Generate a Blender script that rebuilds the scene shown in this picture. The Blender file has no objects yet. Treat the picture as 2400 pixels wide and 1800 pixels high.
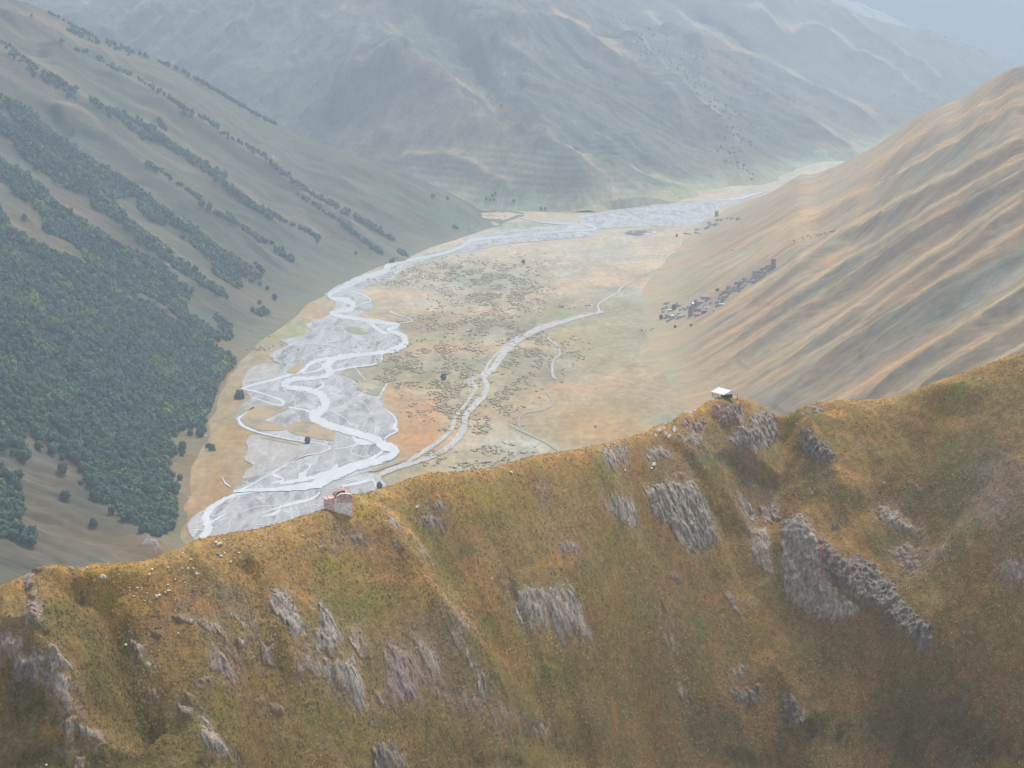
import bpy, math, random
import numpy as np
from mathutils import Vector, geometry

# ---------------------------------------------------------------- camera, sky, sun, exposure
scene = bpy.context.scene
COL = scene.collection
CAM_H = 430.0
F = 70.0 / 36.0 * 2400.0                 # focal length in photo pixels (photo is 2400 wide)
TH = math.atan(900.0 / F)                # downward pitch
CT, ST = math.cos(TH), math.sin(TH)
cam_data = bpy.data.cameras.new("camera")
cam_data.lens = 70.0
cam_data.sensor_width = 36.0
cam_data.clip_start = 1.0
cam_data.clip_end = 60000.0
cam = bpy.data.objects.new("camera", cam_data)
cam.location = (0, 0, CAM_H)
cam.rotation_euler = (math.pi / 2 - TH, 0, 0)
COL.objects.link(cam)
scene.camera = cam

SUN_EL, SUN_AZ = math.radians(55), math.radians(24)     # ahead and a little right, high behind thin cloud
world = bpy.data.worlds.new("World")
scene.world = world
world.use_nodes = True
wt = world.node_tree
bg = wt.nodes["Background"]
sky = wt.nodes.new("ShaderNodeTexSky")
sky.sky_type = 'NISHITA'
sky.sun_disc = False
sky.sun_elevation = SUN_EL
sky.sun_rotation = SUN_AZ
sky.altitude = 2000
sky.air_density = 1.0
sky.dust_density = 3.0
hsv = wt.nodes.new("ShaderNodeHueSaturation")          # thin cloud takes most of the blue out of the sky
hsv.inputs["Saturation"].default_value = 0.28
wt.links.new(sky.outputs[0], hsv.inputs["Color"])
wt.links.new(hsv.outputs[0], bg.inputs[0])
bg.inputs[1].default_value = 0.135

sd_ = bpy.data.lights.new("sun", 'SUN')
sd_.energy = 2.2
sd_.angle = math.radians(16)
sd_.color = (1.0, 0.93, 0.84)
sun = bpy.data.objects.new("sun", sd_)
dirv = Vector((math.sin(SUN_AZ) * math.cos(SUN_EL), math.cos(SUN_AZ) * math.cos(SUN_EL), math.sin(SUN_EL)))
sun.rotation_euler = dirv.to_track_quat('Z', 'Y').to_euler()
sun.location = dirv * 3000
COL.objects.link(sun)

vs = scene.view_settings
vs.view_transform = 'Standard'
vs.look = 'None'
vs.exposure = 0.84
vs.gamma = 1
vs.use_curve_mapping = False
scene.render.engine = 'CYCLES'
scene.cycles.use_denoising = True
scene.cycles.max_bounces = 5
scene.cycles.diffuse_bounces = 3
scene.cycles.volume_bounces = 1
scene.cycles.glossy_bounces = 2

HAZE_DENSITY = 1.08e-4
HAZE_COLOR = (0.655, 0.815, 1.0)
HAZE_ANISO = 0.15

# ---------------------------------------------------------------- helpers: photo points to the world
REG = dict(r1=(0, 0, 2.44), r2=(800, 0, 2.44), r3=(1500, 0, 2.44), r4=(0, 560, 2.44), r5=(800, 560, 2.44),
           r6=(1500, 560, 2.44), r7=(0, 1120, 2.44), r8=(800, 1120, 2.44), r9=(1500, 1120, 2.44),
           rv=(560, 700, 3.6867), c3=(700, 1100, 11.06), c4=(1500, 860, 5.53), v5=(1440, 560, 4.809),
           v6=(1400, 440, 4.809), v7=(1000, 420, 5.53), w=(0, 0, 0.92167), q=(0, 0, 1.0), l7=(0, 1280, 3.6867))


def P(reg, txt):
    ox, oy, sc = REG[reg]
    out = []
    for t in txt.split():
        v = [float(q) for q in t.split(',')]
        out.append((ox + v[0] / sc, oy + v[1] / sc) + tuple(q / sc for q in v[2:]))
    return out


def ray(px, py):
    a, b = (px - 1200.0) / F, (900.0 - py) / F
    return a, CT + b * ST, -ST + b * CT


def proj(X, Y, Z):
    v = Z - CAM_H
    zc = Y * CT - v * ST
    return 1200 + F * X / zc, 900 - F * (Y * ST + v * CT) / zc


def floor_at(px, py, z=0.0):
    dx, dy, dz = ray(px, py)
    t = (z - CAM_H) / dz
    return dx * t, dy * t


def smooth(a, b, x):
    t = np.clip((x - a) / (b - a), 0, 1)
    return t * t * (3 - 2 * t)


def hash2(ix, iy, seed):
    h = (ix.astype(np.int64) * 374761393 + iy.astype(np.int64) * 668265263 + seed * 1442695041) & 0x7fffffff
    h = ((h ^ (h >> 13)) * 1274126177) & 0x7fffffff
    h = ((h ^ (h >> 16)) * 2246822519) & 0x7fffffff
    return (h & 0xffff) / 65535.0


def vnoise(x, y, seed=0):
    ix, iy = np.floor(x), np.floor(y)
    fx, fy = x - ix, y - iy
    ux, uy = fx * fx * fx * (fx * (fx * 6 - 15) + 10), fy * fy * fy * (fy * (fy * 6 - 15) + 10)

    def g(ox, oy):
        a = hash2(ix + ox, iy + oy, seed) * 2 * math.pi
        return np.cos(a) * (fx - ox) + np.sin(a) * (fy - oy)
    a, b, c, d = g(0, 0), g(1, 0), g(0, 1), g(1, 1)
    return 1.5 * ((a * (1 - ux) + b * ux) * (1 - uy) + (c * (1 - ux) + d * ux) * uy)


def fbm(x, y, octv=4, seed=0, gain=0.5):
    r, a = 0, 1.0
    for k in range(octv):
        r = r + a * vnoise(x, y, seed + k * 17)
        x, y, a = x * 2.03 + 11.3, y * 2.03 + 5.7, a * gain
    return r


def ridged(x, y, octv=3, seed=0):
    r, a = 0, 1.0
    for k in range(octv):
        r = r + a * (1 - 2 * np.abs(vnoise(x, y, seed + k * 31)))
        x, y, a = x * 2.1 + 3.1, y * 2.1 + 7.7, a * 0.5
    return r


def seg_dist(X, Y, pts):
    """distance to a polyline, side (cross sign) and position along it 0..1"""
    best = np.full(X.shape, 1e12)
    side = np.zeros(X.shape)
    par = np.zeros(X.shape)
    L = [0]
    for (x0, y0), (x1, y1) in zip(pts[:-1], pts[1:]):
        L.append(L[-1] + math.hypot(x1 - x0, y1 - y0))
    tot = max(L[-1], 1e-6)
    for i, ((x0, y0), (x1, y1)) in enumerate(zip(pts[:-1], pts[1:])):
        ex, ey = x1 - x0, y1 - y0
        l2 = ex * ex + ey * ey + 1e-9
        t = np.clip(((X - x0) * ex + (Y - y0) * ey) / l2, 0, 1)
        dx, dy = X - x0 - t * ex, Y - y0 - t * ey
        d = dx * dx + dy * dy
        m = d < best
        best = np.where(m, d, best)
        side = np.where(m, ex * dy - ey * dx, side)
        par = np.where(m, (L[i] + t * math.sqrt(l2)) / tot, par)
    return np.sqrt(best), side, par


def inside(X, Y, poly):
    r = np.zeros(X.shape, bool)
    n = len(poly)
    for i in range(n):
        x0, y0 = poly[i][:2]
        x1, y1 = poly[(i + 1) % n][:2]
        if y0 == y1:
            continue
        c = ((y0 > Y) != (y1 > Y)) & (X < (x1 - x0) * (Y - y0) / (y1 - y0) + x0)
        r ^= c
    return r


def sdist(X, Y, poly):
    pts = [p[:2] for p in poly] + [poly[0][:2]]
    d, _, _ = seg_dist(X, Y, pts)
    return np.where(inside(X, Y, poly), d, -d)


class Sheet:
    """height field on a fan of columns X = s * Y; real geometry in world metres"""

    def __init__(s_, smin, smax, n, t, Yo=None):
        s_.s = np.linspace(smin, smax, n)
        s_.t = np.asarray(t, float)
        s_.Yo = np.zeros(n) if Yo is None else Yo(s_.s)
        s_.Y = s_.Yo[:, None] + s_.t[None, :]
        s_.X = s_.s[:, None] * s_.Y
        s_.Z = np.zeros_like(s_.Y)
        s_.C = np.zeros(s_.Y.shape + (3,))
        s_.rock = np.zeros_like(s_.Y)

    def column(s_, s):
        n = len(s_.s)
        c = (s - s_.s[0]) / (s_.s[1] - s_.s[0])
        c = min(max(c, 0), n - 1.001)
        i = int(c)
        f = c - i
        return (s_.Z[i] * (1 - f) + s_.Z[i + 1] * f, s_.Y[i] * (1 - f) + s_.Y[i + 1] * f)

    def hit(s_, px, py, dz=0.0, zmin=None):
        dx, dy, dzr = ray(px, py)
        z, Y = s_.column(dx / dy)
        z = z + dz
        if zmin is not None:
            z = np.maximum(z, zmin)
        diff = z - (CAM_H + Y * dzr / dy)
        w = np.nonzero((diff[1:] >= 0) & (diff[:-1] < 0))[0]
        if diff[0] >= 0:
            k, f = 0, 0.0
        elif len(w):
            k = w[0]
            f = -diff[k] / (diff[k + 1] - diff[k])
        else:
            k = int(np.argmax(np.where(Y > 60, diff / np.maximum(Y, 60), -9)))
            k = min(k, len(Y) - 2)
            f = 0.0
        y = Y[k] * (1 - f) + Y[k + 1] * f
        return dx / dy * y, y, z[k] * (1 - f) + z[k + 1] * f - dz

    def soften(s_, a, b):
        """round off the creases of the underlying slope"""
        for ax, h in ((0, a), (1, b)):
            k = np.exp(-(np.arange(-3 * h, 3 * h + 1) / float(h)) ** 2)
            k /= k.sum()
            pad = [(0, 0), (0, 0)]
            pad[ax] = (3 * h, 3 * h)
            zz = np.pad(s_.Z, pad, mode='reflect', reflect_type='odd')
            out = np.zeros_like(s_.Z)
            n = s_.Z.shape[ax]
            for i, w in enumerate(k):
                out += w * (zz[i:i + n] if ax == 0 else zz[:, i:i + n])
            s_.Z = out

    def z(s_, X, Y):
        z, yy = s_.column(X / Y)
        return float(np.interp(Y, yy, z))

    def zmany(s_, X, Y):
        X, Y = np.asarray(X, float), np.asarray(Y, float)
        n = len(s_.s)
        c = np.clip((X / Y - s_.s[0]) / (s_.s[1] - s_.s[0]), 0, n - 1.001)
        i = c.astype(int)
        f = c - i
        yo = s_.Yo[i] * (1 - f) + s_.Yo[i + 1] * f
        r = np.clip(np.interp(Y - yo, s_.t, np.arange(len(s_.t))), 0, len(s_.t) - 1.001)
        j = r.astype(int)
        g = r - j
        Z = s_.Z
        return ((Z[i, j] * (1 - g) + Z[i, j + 1] * g) * (1 - f) + (Z[i + 1, j] * (1 - g) + Z[i + 1, j + 1] * g) * f)

    def stroke(s_, pts, A, wn, wf=None, p=1.4, taper=(0.15, 0.15), wob=0.0, seed=3):
        """raise (or cut) a spur along a traced line; wn / wf are the widths right / left of its direction"""
        wf = wn if wf is None else wf
        Q = [s_.hit(q[0], q[1], dz=max(A, 0))[:2] for q in pts]
        xs, ys = [q[0] for q in Q], [q[1] for q in Q]
        m = 3.2 * max(wn, wf)
        sel = (s_.X > min(xs) - m) & (s_.X < max(xs) + m) & (s_.Y > min(ys) - m) & (s_.Y < max(ys) + m)
        X, Y = s_.X[sel], s_.Y[sel]
        if wob:
            k = 1.0 / (wob * 6)
            X, Y = X + wob * vnoise(X * k, Y * k, seed), Y + wob * vnoise(X * k + 9, Y * k, seed + 1)
        d, side, par = seg_dist(X, Y, Q)
        w = np.where(side < 0, wn, wf)
        a = np.ones(X.shape)
        if taper[0]:
            a = a * smooth(-0.001, taper[0], par)
        if taper[1]:
            a = a * smooth(-0.001, taper[1], 1 - par)
        s_.Z[sel] += A * a * np.exp(-np.power(np.sqrt(d * d + (0.08 * w) ** 2) / w, p))

    def fit(s_, target, iters=4, w=None, smooth_n=5):
        """lift or lower each column so that its skyline stands where the photographed one does"""
        tx = np.array([q[0] for q in target])
        ty = np.array([q[1] for q in target])
        o = np.argsort(tx)
        tx, ty = tx[o], ty[o]
        for _ in range(iters):
            px, py = proj(s_.X, s_.Y, s_.Z)
            k = np.argmin(py, axis=1)
            ii = np.arange(len(s_.s))
            cx, cy = px[ii, k], py[ii, k]
            dz = (cy - np.interp(cx, tx, ty)) / F * s_.Y[ii, k]
            ok = smooth(tx[0] - 60, tx[0], cx) * smooth(-tx[-1] - 60, -tx[-1], -cx)
            dz = dz * ok
            h = 3 * smooth_n
            ker = np.exp(-(np.arange(-h, h + 1) / smooth_n) ** 2)
            dz = np.convolve(np.pad(dz, h, mode='edge'), ker / ker.sum(), 'valid')
            ww = w(s_, k) if w else 1.0
            s_.Z += dz[:, None] * ww

    # ---- albedo painting, all in world metres
    def paint(s_, pts, col, soft=20.0, k=1.0, rock=None, wob=0.0, wsc=None, seed=5, zmin=None):
        Q = [s_.hit(q[0], q[1], zmin=zmin)[:2] for q in pts]
        xs, ys = [q[0] for q in Q], [q[1] for q in Q]
        m = soft * 2 + wob * 2
        sel = (s_.X > min(xs) - m) & (s_.X < max(xs) + m) & (s_.Y > min(ys) - m) & (s_.Y < max(ys) + m)
        if not sel.any():
            return
        X, Y = s_.X[sel], s_.Y[sel]
        d = sdist(X, Y, Q)
        if wob:
            q = 1.0 / (wsc or wob * 2)
            d = d + wob * fbm(X * q, Y * q, 3, seed)
        a = smooth(-soft, soft, d) * k
        if col is not None:
            s_.C[sel] = s_.C[sel] * (1 - a[:, None]) + np.array(col) * a[:, None]
        if rock is not None:
            s_.rock[sel] = np.maximum(s_.rock[sel], a * rock) if rock > 0 else s_.rock[sel] * (1 - a)

    def line(s_, pts, col, w, k=1.0, wob=0.0, rock=None):
        Q = [s_.hit(q[0], q[1])[:2] for q in pts]
        xs, ys = [q[0] for q in Q], [q[1] for q in Q]
        m = w * 3
        sel = (s_.X > min(xs) - m) & (s_.X < max(xs) + m) & (s_.Y > min(ys) - m) & (s_.Y < max(ys) + m)
        if not sel.any():
            return
        X, Y = s_.X[sel], s_.Y[sel]
        d, _, par = seg_dist(X, Y, Q)
        if wob:
            d = d + wob * fbm(X / wob / 3, Y / wob / 3, 3, 9)
        a = np.exp(-(d / w) ** 2) * k * smooth(-.001, .1, par) * smooth(-.001, .1, 1 - par)
        if col is not None:
            s_.C[sel] = s_.C[sel] * (1 - a[:, None]) + np.array(col) * a[:, None]
        if rock:
            s_.rock[sel] = np.maximum(s_.rock[sel], a * rock)

    def blob(s_, reg, x, y, rx, ry, col, k=1.0, rock=None, ang=0.0):
        """soft elliptical patch, centre and half axes traced from the photo, laid on the ground"""
        ox, oy, sc = REG[reg]
        px, py, rx, ry = ox + x / sc, oy + y / sc, rx / sc, ry / sc
        ca, sa = math.cos(math.radians(ang)), math.sin(math.radians(ang))
        c = np.array(s_.hit(px, py)[:2])
        e = 0.25
        u = (np.array(s_.hit(px + e * rx * ca, py + e * rx * sa)[:2]) - c) / e
        v = (np.array(s_.hit(px + e * ry * sa, py - e * ry * ca)[:2]) - c) / e
        det = u[0] * v[1] - u[1] * v[0]
        if abs(det) < 1e-6:
            return
        dx, dy = s_.X - c[0], s_.Y - c[1]
        a_ = (dx * v[1] - dy * v[0]) / det
        b_ = (u[0] * dy - u[1] * dx) / det
        r2 = a_ * a_ + b_ * b_
        q = 6.0 / (abs(u[0]) + abs(u[1]) + 1)
        a = np.where(r2 < 9, np.exp(-r2 * (1 + 0.0)), 0) * k
        sel = a > 0.01
        n = fbm(s_.X[sel] * q, s_.Y[sel] * q, 3, 77)
        aa = np.clip(a[sel] * (1 + 0.6 * n), 0, 1)[:, None]
        if col is not None:
            s_.C[sel] = s_.C[sel] * (1 - aa) + np.array(col) * aa
        if rock:
            s_.rock[sel] = np.maximum(s_.rock[sel], aa[:, 0] * rock)

    def build(s_, name, mat):
        n, m = s_.Y.shape
        co = np.stack([s_.X, s_.Y, s_.Z], -1).reshape(-1, 3).astype(np.float32)
        i = np.arange(n - 1)[:, None] * m + np.arange(m - 1)[None, :]
        quads = np.stack([i, i + m, i + m + 1, i + 1], -1).reshape(-1, 4).astype(np.int32)
        me = raw_mesh(name, co, quads, True)
        at = me.attributes.new("tint", 'FLOAT_COLOR', 'POINT')
        c4 = np.concatenate([s_.C.reshape(-1, 3), np.clip(s_.rock, 0, 1).reshape(-1, 1)], 1).astype(np.float32)
        at.data.foreach_set("color", c4.ravel())
        me.materials.append(mat)
        o = bpy.data.objects.new(name, me)
        o["kind"] = "structure"
        COL.objects.link(o)
        return o


def raw_mesh(name, co, faces, smooth_shade=False):
    k = faces.shape[1]
    me = bpy.data.meshes.new(name)
    me.vertices.add(len(co))
    me.vertices.foreach_set("co", np.asarray(co, np.float32).ravel())
    me.loops.add(len(faces) * k)
    me.loops.foreach_set("vertex_index", np.asarray(faces, np.int32).ravel())
    me.polygons.add(len(faces))
    me.polygons.foreach_set("loop_start", np.arange(0, len(faces) * k, k, dtype=np.int32))
    if smooth_shade:
        me.polygons.foreach_set("use_smooth", np.ones(len(faces), bool))
    me.update(calc_edges=True)
    me.validate()
    return me


# ---------------------------------------------------------------- materials
def new_mat(name):
    m = bpy.data.materials.new(name)
    m.use_nodes = True
    return m, m.node_tree, m.node_tree.nodes["Principled BSDF"]


def N(nt, typ, **kw):
    n = nt.nodes.new(typ)
    for k, v in kw.items():
        setattr(n, k, v)
    return n


def mixc(nt, fac, a, b, mode='MIX'):
    m = N(nt, "ShaderNodeMix", data_type='RGBA', blend_type=mode)
    for sock, v in ((m.inputs[0], fac), (m.inputs[6], a), (m.inputs[7], b)):
        if hasattr(v, "links"):
            nt.links.new(v, sock)
        elif isinstance(v, (int, float)):
            sock.default_value = v
        else:
            sock.default_value = tuple(v) + (1,) if len(v) == 3 else v
    return m.outputs[2]


def noise(nt, vec, scale, detail=3, rough=0.55, dist=0.0):
    n = N(nt, "ShaderNodeTexNoise")
    n.inputs["Scale"].default_value = scale
    n.inputs["Detail"].default_value = detail
    n.inputs["Roughness"].default_value = rough
    n.inputs["Distortion"].default_value = dist
    if vec is not None:
        nt.links.new(vec, n.inputs["Vector"])
    return n.outputs[0]


def rng(nt, v, a, b, lo, hi):
    m = N(nt, "ShaderNodeMapRange")
    m.inputs[1].default_value, m.inputs[2].default_value = a, b
    m.inputs[3].default_value, m.inputs[4].default_value = lo, hi
    nt.links.new(v, m.inputs[0])
    return m.outputs[0]


def coords(nt, scale=(1, 1, 1), rot=(0, 0, 0)):
    tc = N(nt, "ShaderNodeTexCoord")
    mp = N(nt, "ShaderNodeMapping")
    mp.inputs[3].default_value = scale
    mp.inputs[2].default_value = rot
    nt.links.new(tc.outputs["Object"], mp.inputs[0])
    return mp.outputs[0]


def math_(nt, op, a, b):
    m = N(nt, "ShaderNodeMath", operation=op)
    for k, v in enumerate((a, b)):
        if hasattr(v, "links"):
            nt.links.new(v, m.inputs[k])
        else:
            m.inputs[k].default_value = v
    return m.outputs[0]


def terrain_mat(name, scales, contrast=0.5, bump=0.5, bdist=1.0, streak=(1, 1, 1), rot=(0, 0, 0), rockcol=(0.2, 0.2, 0.21),
                rock_streak=(1, 1, 1), rock_scale=0.5, warm=(1.15, 1.0, 0.8), cool=(0.85, 1.0, 0.95)):
    """grass / bare ground: the painted albedo broken up by several sizes of noise"""
    m, nt, bs = new_mat(name)
    at = N(nt, "ShaderNodeAttribute", attribute_name="tint")
    v = coords(nt, streak, rot)
    v0 = coords(nt)
    col = at.outputs["Color"]
    fine, mid, big = scales
    nf = noise(nt, v, fine, 4, 0.7)
    nm = noise(nt, v, mid, 5, 0.6, 0.3)
    nb = noise(nt, v0, big, 4, 0.6, 0.5)
    f = math_(nt, 'MULTIPLY', rng(nt, nf, 0.3, 0.7, 1 - contrast, 1 + contrast), rng(nt, nm, 0.3, 0.7, 1 - contrast * .6, 1 + contrast * .6))
    cc = N(nt, "ShaderNodeVectorMath", operation='SCALE')
    nt.links.new(col, cc.inputs[0])
    nt.links.new(f, cc.inputs[3])
    tintc = mixc(nt, rng(nt, nb, 0.35, 0.65, 0, 1), warm, cool)
    grass = mixc(nt, 1.0, cc.outputs[0], tintc, 'MULTIPLY')
    # bare rock and scree where the ground is painted as rock
    vr = coords(nt, rock_streak, rot)
    r1 = noise(nt, vr, rock_scale, 5, 0.75)
    r2 = noise(nt, vr, rock_scale * 4.3, 3, 0.8)
    rm = math_(nt, 'MULTIPLY', rng(nt, r1, 0.3, 0.7, 0.35, 1.5), rng(nt, r2, 0.3, 0.7, 0.55, 1.45))
    rc = N(nt, "ShaderNodeVectorMath", operation='SCALE')
    rc.inputs[0].default_value = rockcol
    nt.links.new(rm, rc.inputs[3])
    rr = noise(nt, vr, rock_scale * 0.8, 5, 0.7)
    msk = math_(nt, 'ADD', at.outputs["Alpha"], rng(nt, rr, 0.25, 0.75, -0.35, 0.35))
    msk = rng(nt, msk, 0.38, 0.62, 0, 1)
    out = mixc(nt, msk, grass, rc.outputs[0])
    nt.links.new(out, bs.inputs["Base Color"])
    bs.inputs["Roughness"].default_value = 0.95
    bs.inputs["Specular IOR Level"].default_value = 0.1
    bp = N(nt, "ShaderNodeBump")
    bp.inputs["Strength"].default_value = bump
    bp.inputs["Distance"].default_value = bdist
    hh = math_(nt, 'ADD', math_(nt, 'MULTIPLY', nf, 0.5), math_(nt, 'ADD', nm, math_(nt, 'MULTIPLY', math_(nt, 'MULTIPLY', msk, r1), 1.2)))
    nt.links.new(hh, bp.inputs["Height"])
    nt.links.new(bp.outputs[0], bs.inputs["Normal"])
    return m


def noisy_mat(name, a, b, scale, streak=(1, 1, 1), rough=0.9, bump=0.3, bdist=0.05, detail=4, lo=0.3, hi=0.7, spec=0.2, c=None, cscale=1, rand=0.0):
    m, nt, bs = new_mat(name)
    v = coords(nt, streak)
    n = noise(nt, v, scale, detail, 0.65)
    col = mixc(nt, rng(nt, n, lo, hi, 0, 1), a, b)
    if c is not None:
        n2 = noise(nt, v, cscale, 4, 0.6)
        col = mixc(nt, rng(nt, n2, 0.5, 0.62, 0, 1), col, c)
    if rand:
        oi = N(nt, "ShaderNodeObjectInfo")
        r = rng(nt, oi.outputs["Random"], 0, 1, 1 - rand, 1 + rand)
        s = N(nt, "ShaderNodeVectorMath", operation='SCALE')
        nt.links.new(col, s.inputs[0])
        nt.links.new(r, s.inputs[3])
        col = s.outputs[0]
    nt.links.new(col, bs.inputs["Base Color"])
    bs.inputs["Roughness"].default_value = rough
    bs.inputs["Specular IOR Level"].default_value = spec
    if bump:
        bp = N(nt, "ShaderNodeBump")
        bp.inputs["Strength"].default_value = bump
        bp.inputs["Distance"].default_value = bdist
        nt.links.new(n, bp.inputs["Height"])
        nt.links.new(bp.outputs[0], bs.inputs["Normal"])
    return m


def struct(o):
    o["kind"] = "structure"
    return o


def tag(o, label, cat, group=None, kind=None):
    o["label"] = label
    o["category"] = cat
    if group:
        o["group"] = group
    if kind:
        o["kind"] = kind
    return o


class MB:
    def __init__(s):
        s.v, s.f = [], []

    def add(s, vs, fs):
        b = len(s.v)
        s.v += [tuple(q) for q in vs]
        s.f += [tuple(b + i for i in f) for f in fs]

    def box(s, x0, x1, y0, y1, z0, z1, top=None):
        t = top or (x0, x1, y0, y1)
        s.add([(x0, y0, z0), (x1, y0, z0), (x1, y1, z0), (x0, y1, z0), (t[0], t[2], z1), (t[1], t[2], z1), (t[1], t[3], z1), (t[0], t[3], z1)],
              [(0, 3, 2, 1), (4, 5, 6, 7), (0, 1, 5, 4), (1, 2, 6, 5), (2, 3, 7, 6), (3, 0, 4, 7)])

    def bar(s, a, b, r, r2=None, n=6):
        a, b = Vector(a), Vector(b)
        r2 = r if r2 is None else r2
        d = (b - a).normalized()
        u = d.orthogonal().normalized()
        w = d.cross(u)
        ring = lambda c, q: [c + (u * math.cos(2 * math.pi * k / n) + w * math.sin(2 * math.pi * k / n)) * q for k in range(n)]
        s.add(ring(a, r) + ring(b, r2), [(k, (k + 1) % n, n + (k + 1) % n, n + k) for k in range(n)] + [tuple(range(n))[::-1], tuple(range(n, 2 * n))])

    def slab(s, pts, th):
        """a closed thin plate under the given top outline"""
        n = len(pts)
        s.add(list(pts) + [(p[0], p[1], p[2] - th) for p in pts],
              [tuple(range(n)), tuple(range(n, 2 * n))[::-1]] + [(k, n + k, n + (k + 1) % n, (k + 1) % n) for k in range(n)])

    def mesh(s, name, mat, jit=0.0, seed=0):
        rn = random.Random(seed)
        v = s.v if not jit else [(x + rn.uniform(-jit, jit), y + rn.uniform(-jit, jit), z + rn.uniform(-jit, jit)) for x, y, z in s.v]
        me = bpy.data.meshes.new(name)
        me.from_pydata(v, [], s.f)
        me.validate()
        me.materials.append(mat)
        return me

    def build(s, name, mat, parent=None, jit=0.0, seed=0):
        return link(name, s.mesh(name, mat, jit, seed), parent)


def link(name, me, parent=None, loc=None, rz=0.0):
    o = bpy.data.objects.new(name, me)
    if parent:
        o.parent = parent
    if loc:
        o.location = loc
    if rz:
        o.rotation_euler[2] = rz
    COL.objects.link(o)
    return o


def empty(name, loc, rz=0.0):
    return link(name, None, None, loc, rz)


def copy_tree(o, parent=None):
    c = o.copy()
    COL.objects.link(c)
    if parent:
        c.parent = parent
    for ch in KIDS.get(o.name, []):
        copy_tree(ch, c)
    return c


KIDS = {}


def note_kids(o):
    KIDS[o.name] = [q for q in COL.objects if q.parent == o]
    for q in KIDS[o.name]:
        note_kids(q)

# ---------------------------------------------------------------- terrain
def rev(p):
    return p[::-1]


def slope_profile(d, g, toe=45.0, dive=0.2):
    up = g * (d - toe * (1 - np.exp(-np.maximum(d, 0) / toe)))
    z = np.where(d > 0, up, dive * d - 0.4)
    return np.where(z > 520, 520 + 200 * (1 - np.exp(-(z - 520) / 200)), z)


def round_poly(poly, n=5):
    out = []
    m = len(poly)
    for i in range(m):
        a, b, c, d = poly[i - 1], poly[i], poly[(i + 1) % m], poly[(i + 2) % m]
        if max(abs(b[0]), abs(c[0])) > 1600 or max(b[1], c[1]) > 6800 or min(b[1], c[1]) < 1000:
            out.append(b)
            continue
        for k in range(n):
            t = k / n
            out.append(tuple(0.5 * ((2 * q1) + (-q0 + q2) * t + (2 * q0 - 5 * q1 + 4 * q2 - q3) * t * t + (-q0 + 3 * q1 - 3 * q2 + q3) * t ** 3) for q0, q1, q2, q3 in zip(a, b, c, d)))
    return out


# --- the near ridge with the chapel and the shelter
RIDGE_SKY = (P('l7', "-400,520 -200,440 0,355 100,300 200,262 290,205 380,172 550,168 640,185 740,182 790,150 900,153 1150,143 1300,112 1450,55 1600,2")
             + P('r7', "1110,350 1300,320 1480,292 1700,225 1850,182") + P('r5', "70,1462 150,1452 300,1405 400,1368 500,1338 700,1328 850,1312 1000,1272 1100,1237 1260,1217 1500,1172 1650,1132 1740,1108")
             + P('c4', "200,765 400,725 500,625 580,592 720,562 850,472 930,422 1050,402 1300,402 1420,410 1520,462 1620,532 1700,592 1780,637 1900,622 1980,592 2050,532 2130,502 2212,472")
             + P('r6', "1150,922 1350,917 1500,892 1700,812 1850,762 2000,712 2100,672 2196,647 2400,560 2700,430"))
_yc = [(-500, 392), (0, 395), (400, 412), (760, 455), (900, 472), (1100, 505), (1400, 565), (1560, 618), (1700, 652), (1850, 664), (2100, 655), (2400, 628), (2900, 590)]


def ridge_Yo(s):
    px = 1200 + F * s
    y = np.interp(px, [a for a, b in _yc], [b for a, b in _yc])
    return np.convolve(np.pad(y, 20, mode='edge'), np.ones(41) / 41, 'valid')


t_ = np.concatenate([np.linspace(-335, -150, 40)[:-1], np.linspace(-150, 12, 500)[:-1], 12 + 640 * np.linspace(0, 1, 60) ** 2])
ridge = Sheet(-0.45, 0.45, 1320, t_, ridge_Yo)
_px0 = 1200 + F * ridge.s * 0.985
_py0 = np.interp(_px0, [q[0] for q in RIDGE_SKY], [q[1] for q in RIDGE_SKY])
_zc = CAM_H - (_py0 + 0.0) * 0 + np.array([ridge.Yo[i] * ray(_px0[i], _py0[i])[2] / ray(_px0[i], _py0[i])[1] for i in range(len(ridge.s))])
_k = np.exp(-(np.arange(-60, 61) / 22.0) ** 2)
_zc = np.convolve(np.pad(_zc, 60, mode='edge'), _k / _k.sum(), 'valid')
_T = ridge.t[None, :] * np.ones((len(ridge.s), 1))
_g = np.interp(_px0, [0, 1000, 2400], [0.84, 0.78, 0.70])[:, None]
ridge.Z = _zc[:, None] - np.where(_T < 0, _g * (np.sqrt(_T ** 2 + 49) - 7), 0.62 * (np.sqrt(_T ** 2 + 49) - 7))
_t0 = np.interp(_px0, [0, 800, 1500, 2400], [-17, -24, -48, -62])[:, None]
_u = np.minimum(_T - _t0, 0)
ridge.Z -= 0.4 * (np.sqrt(_u ** 2 + 100) - 10)
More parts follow.
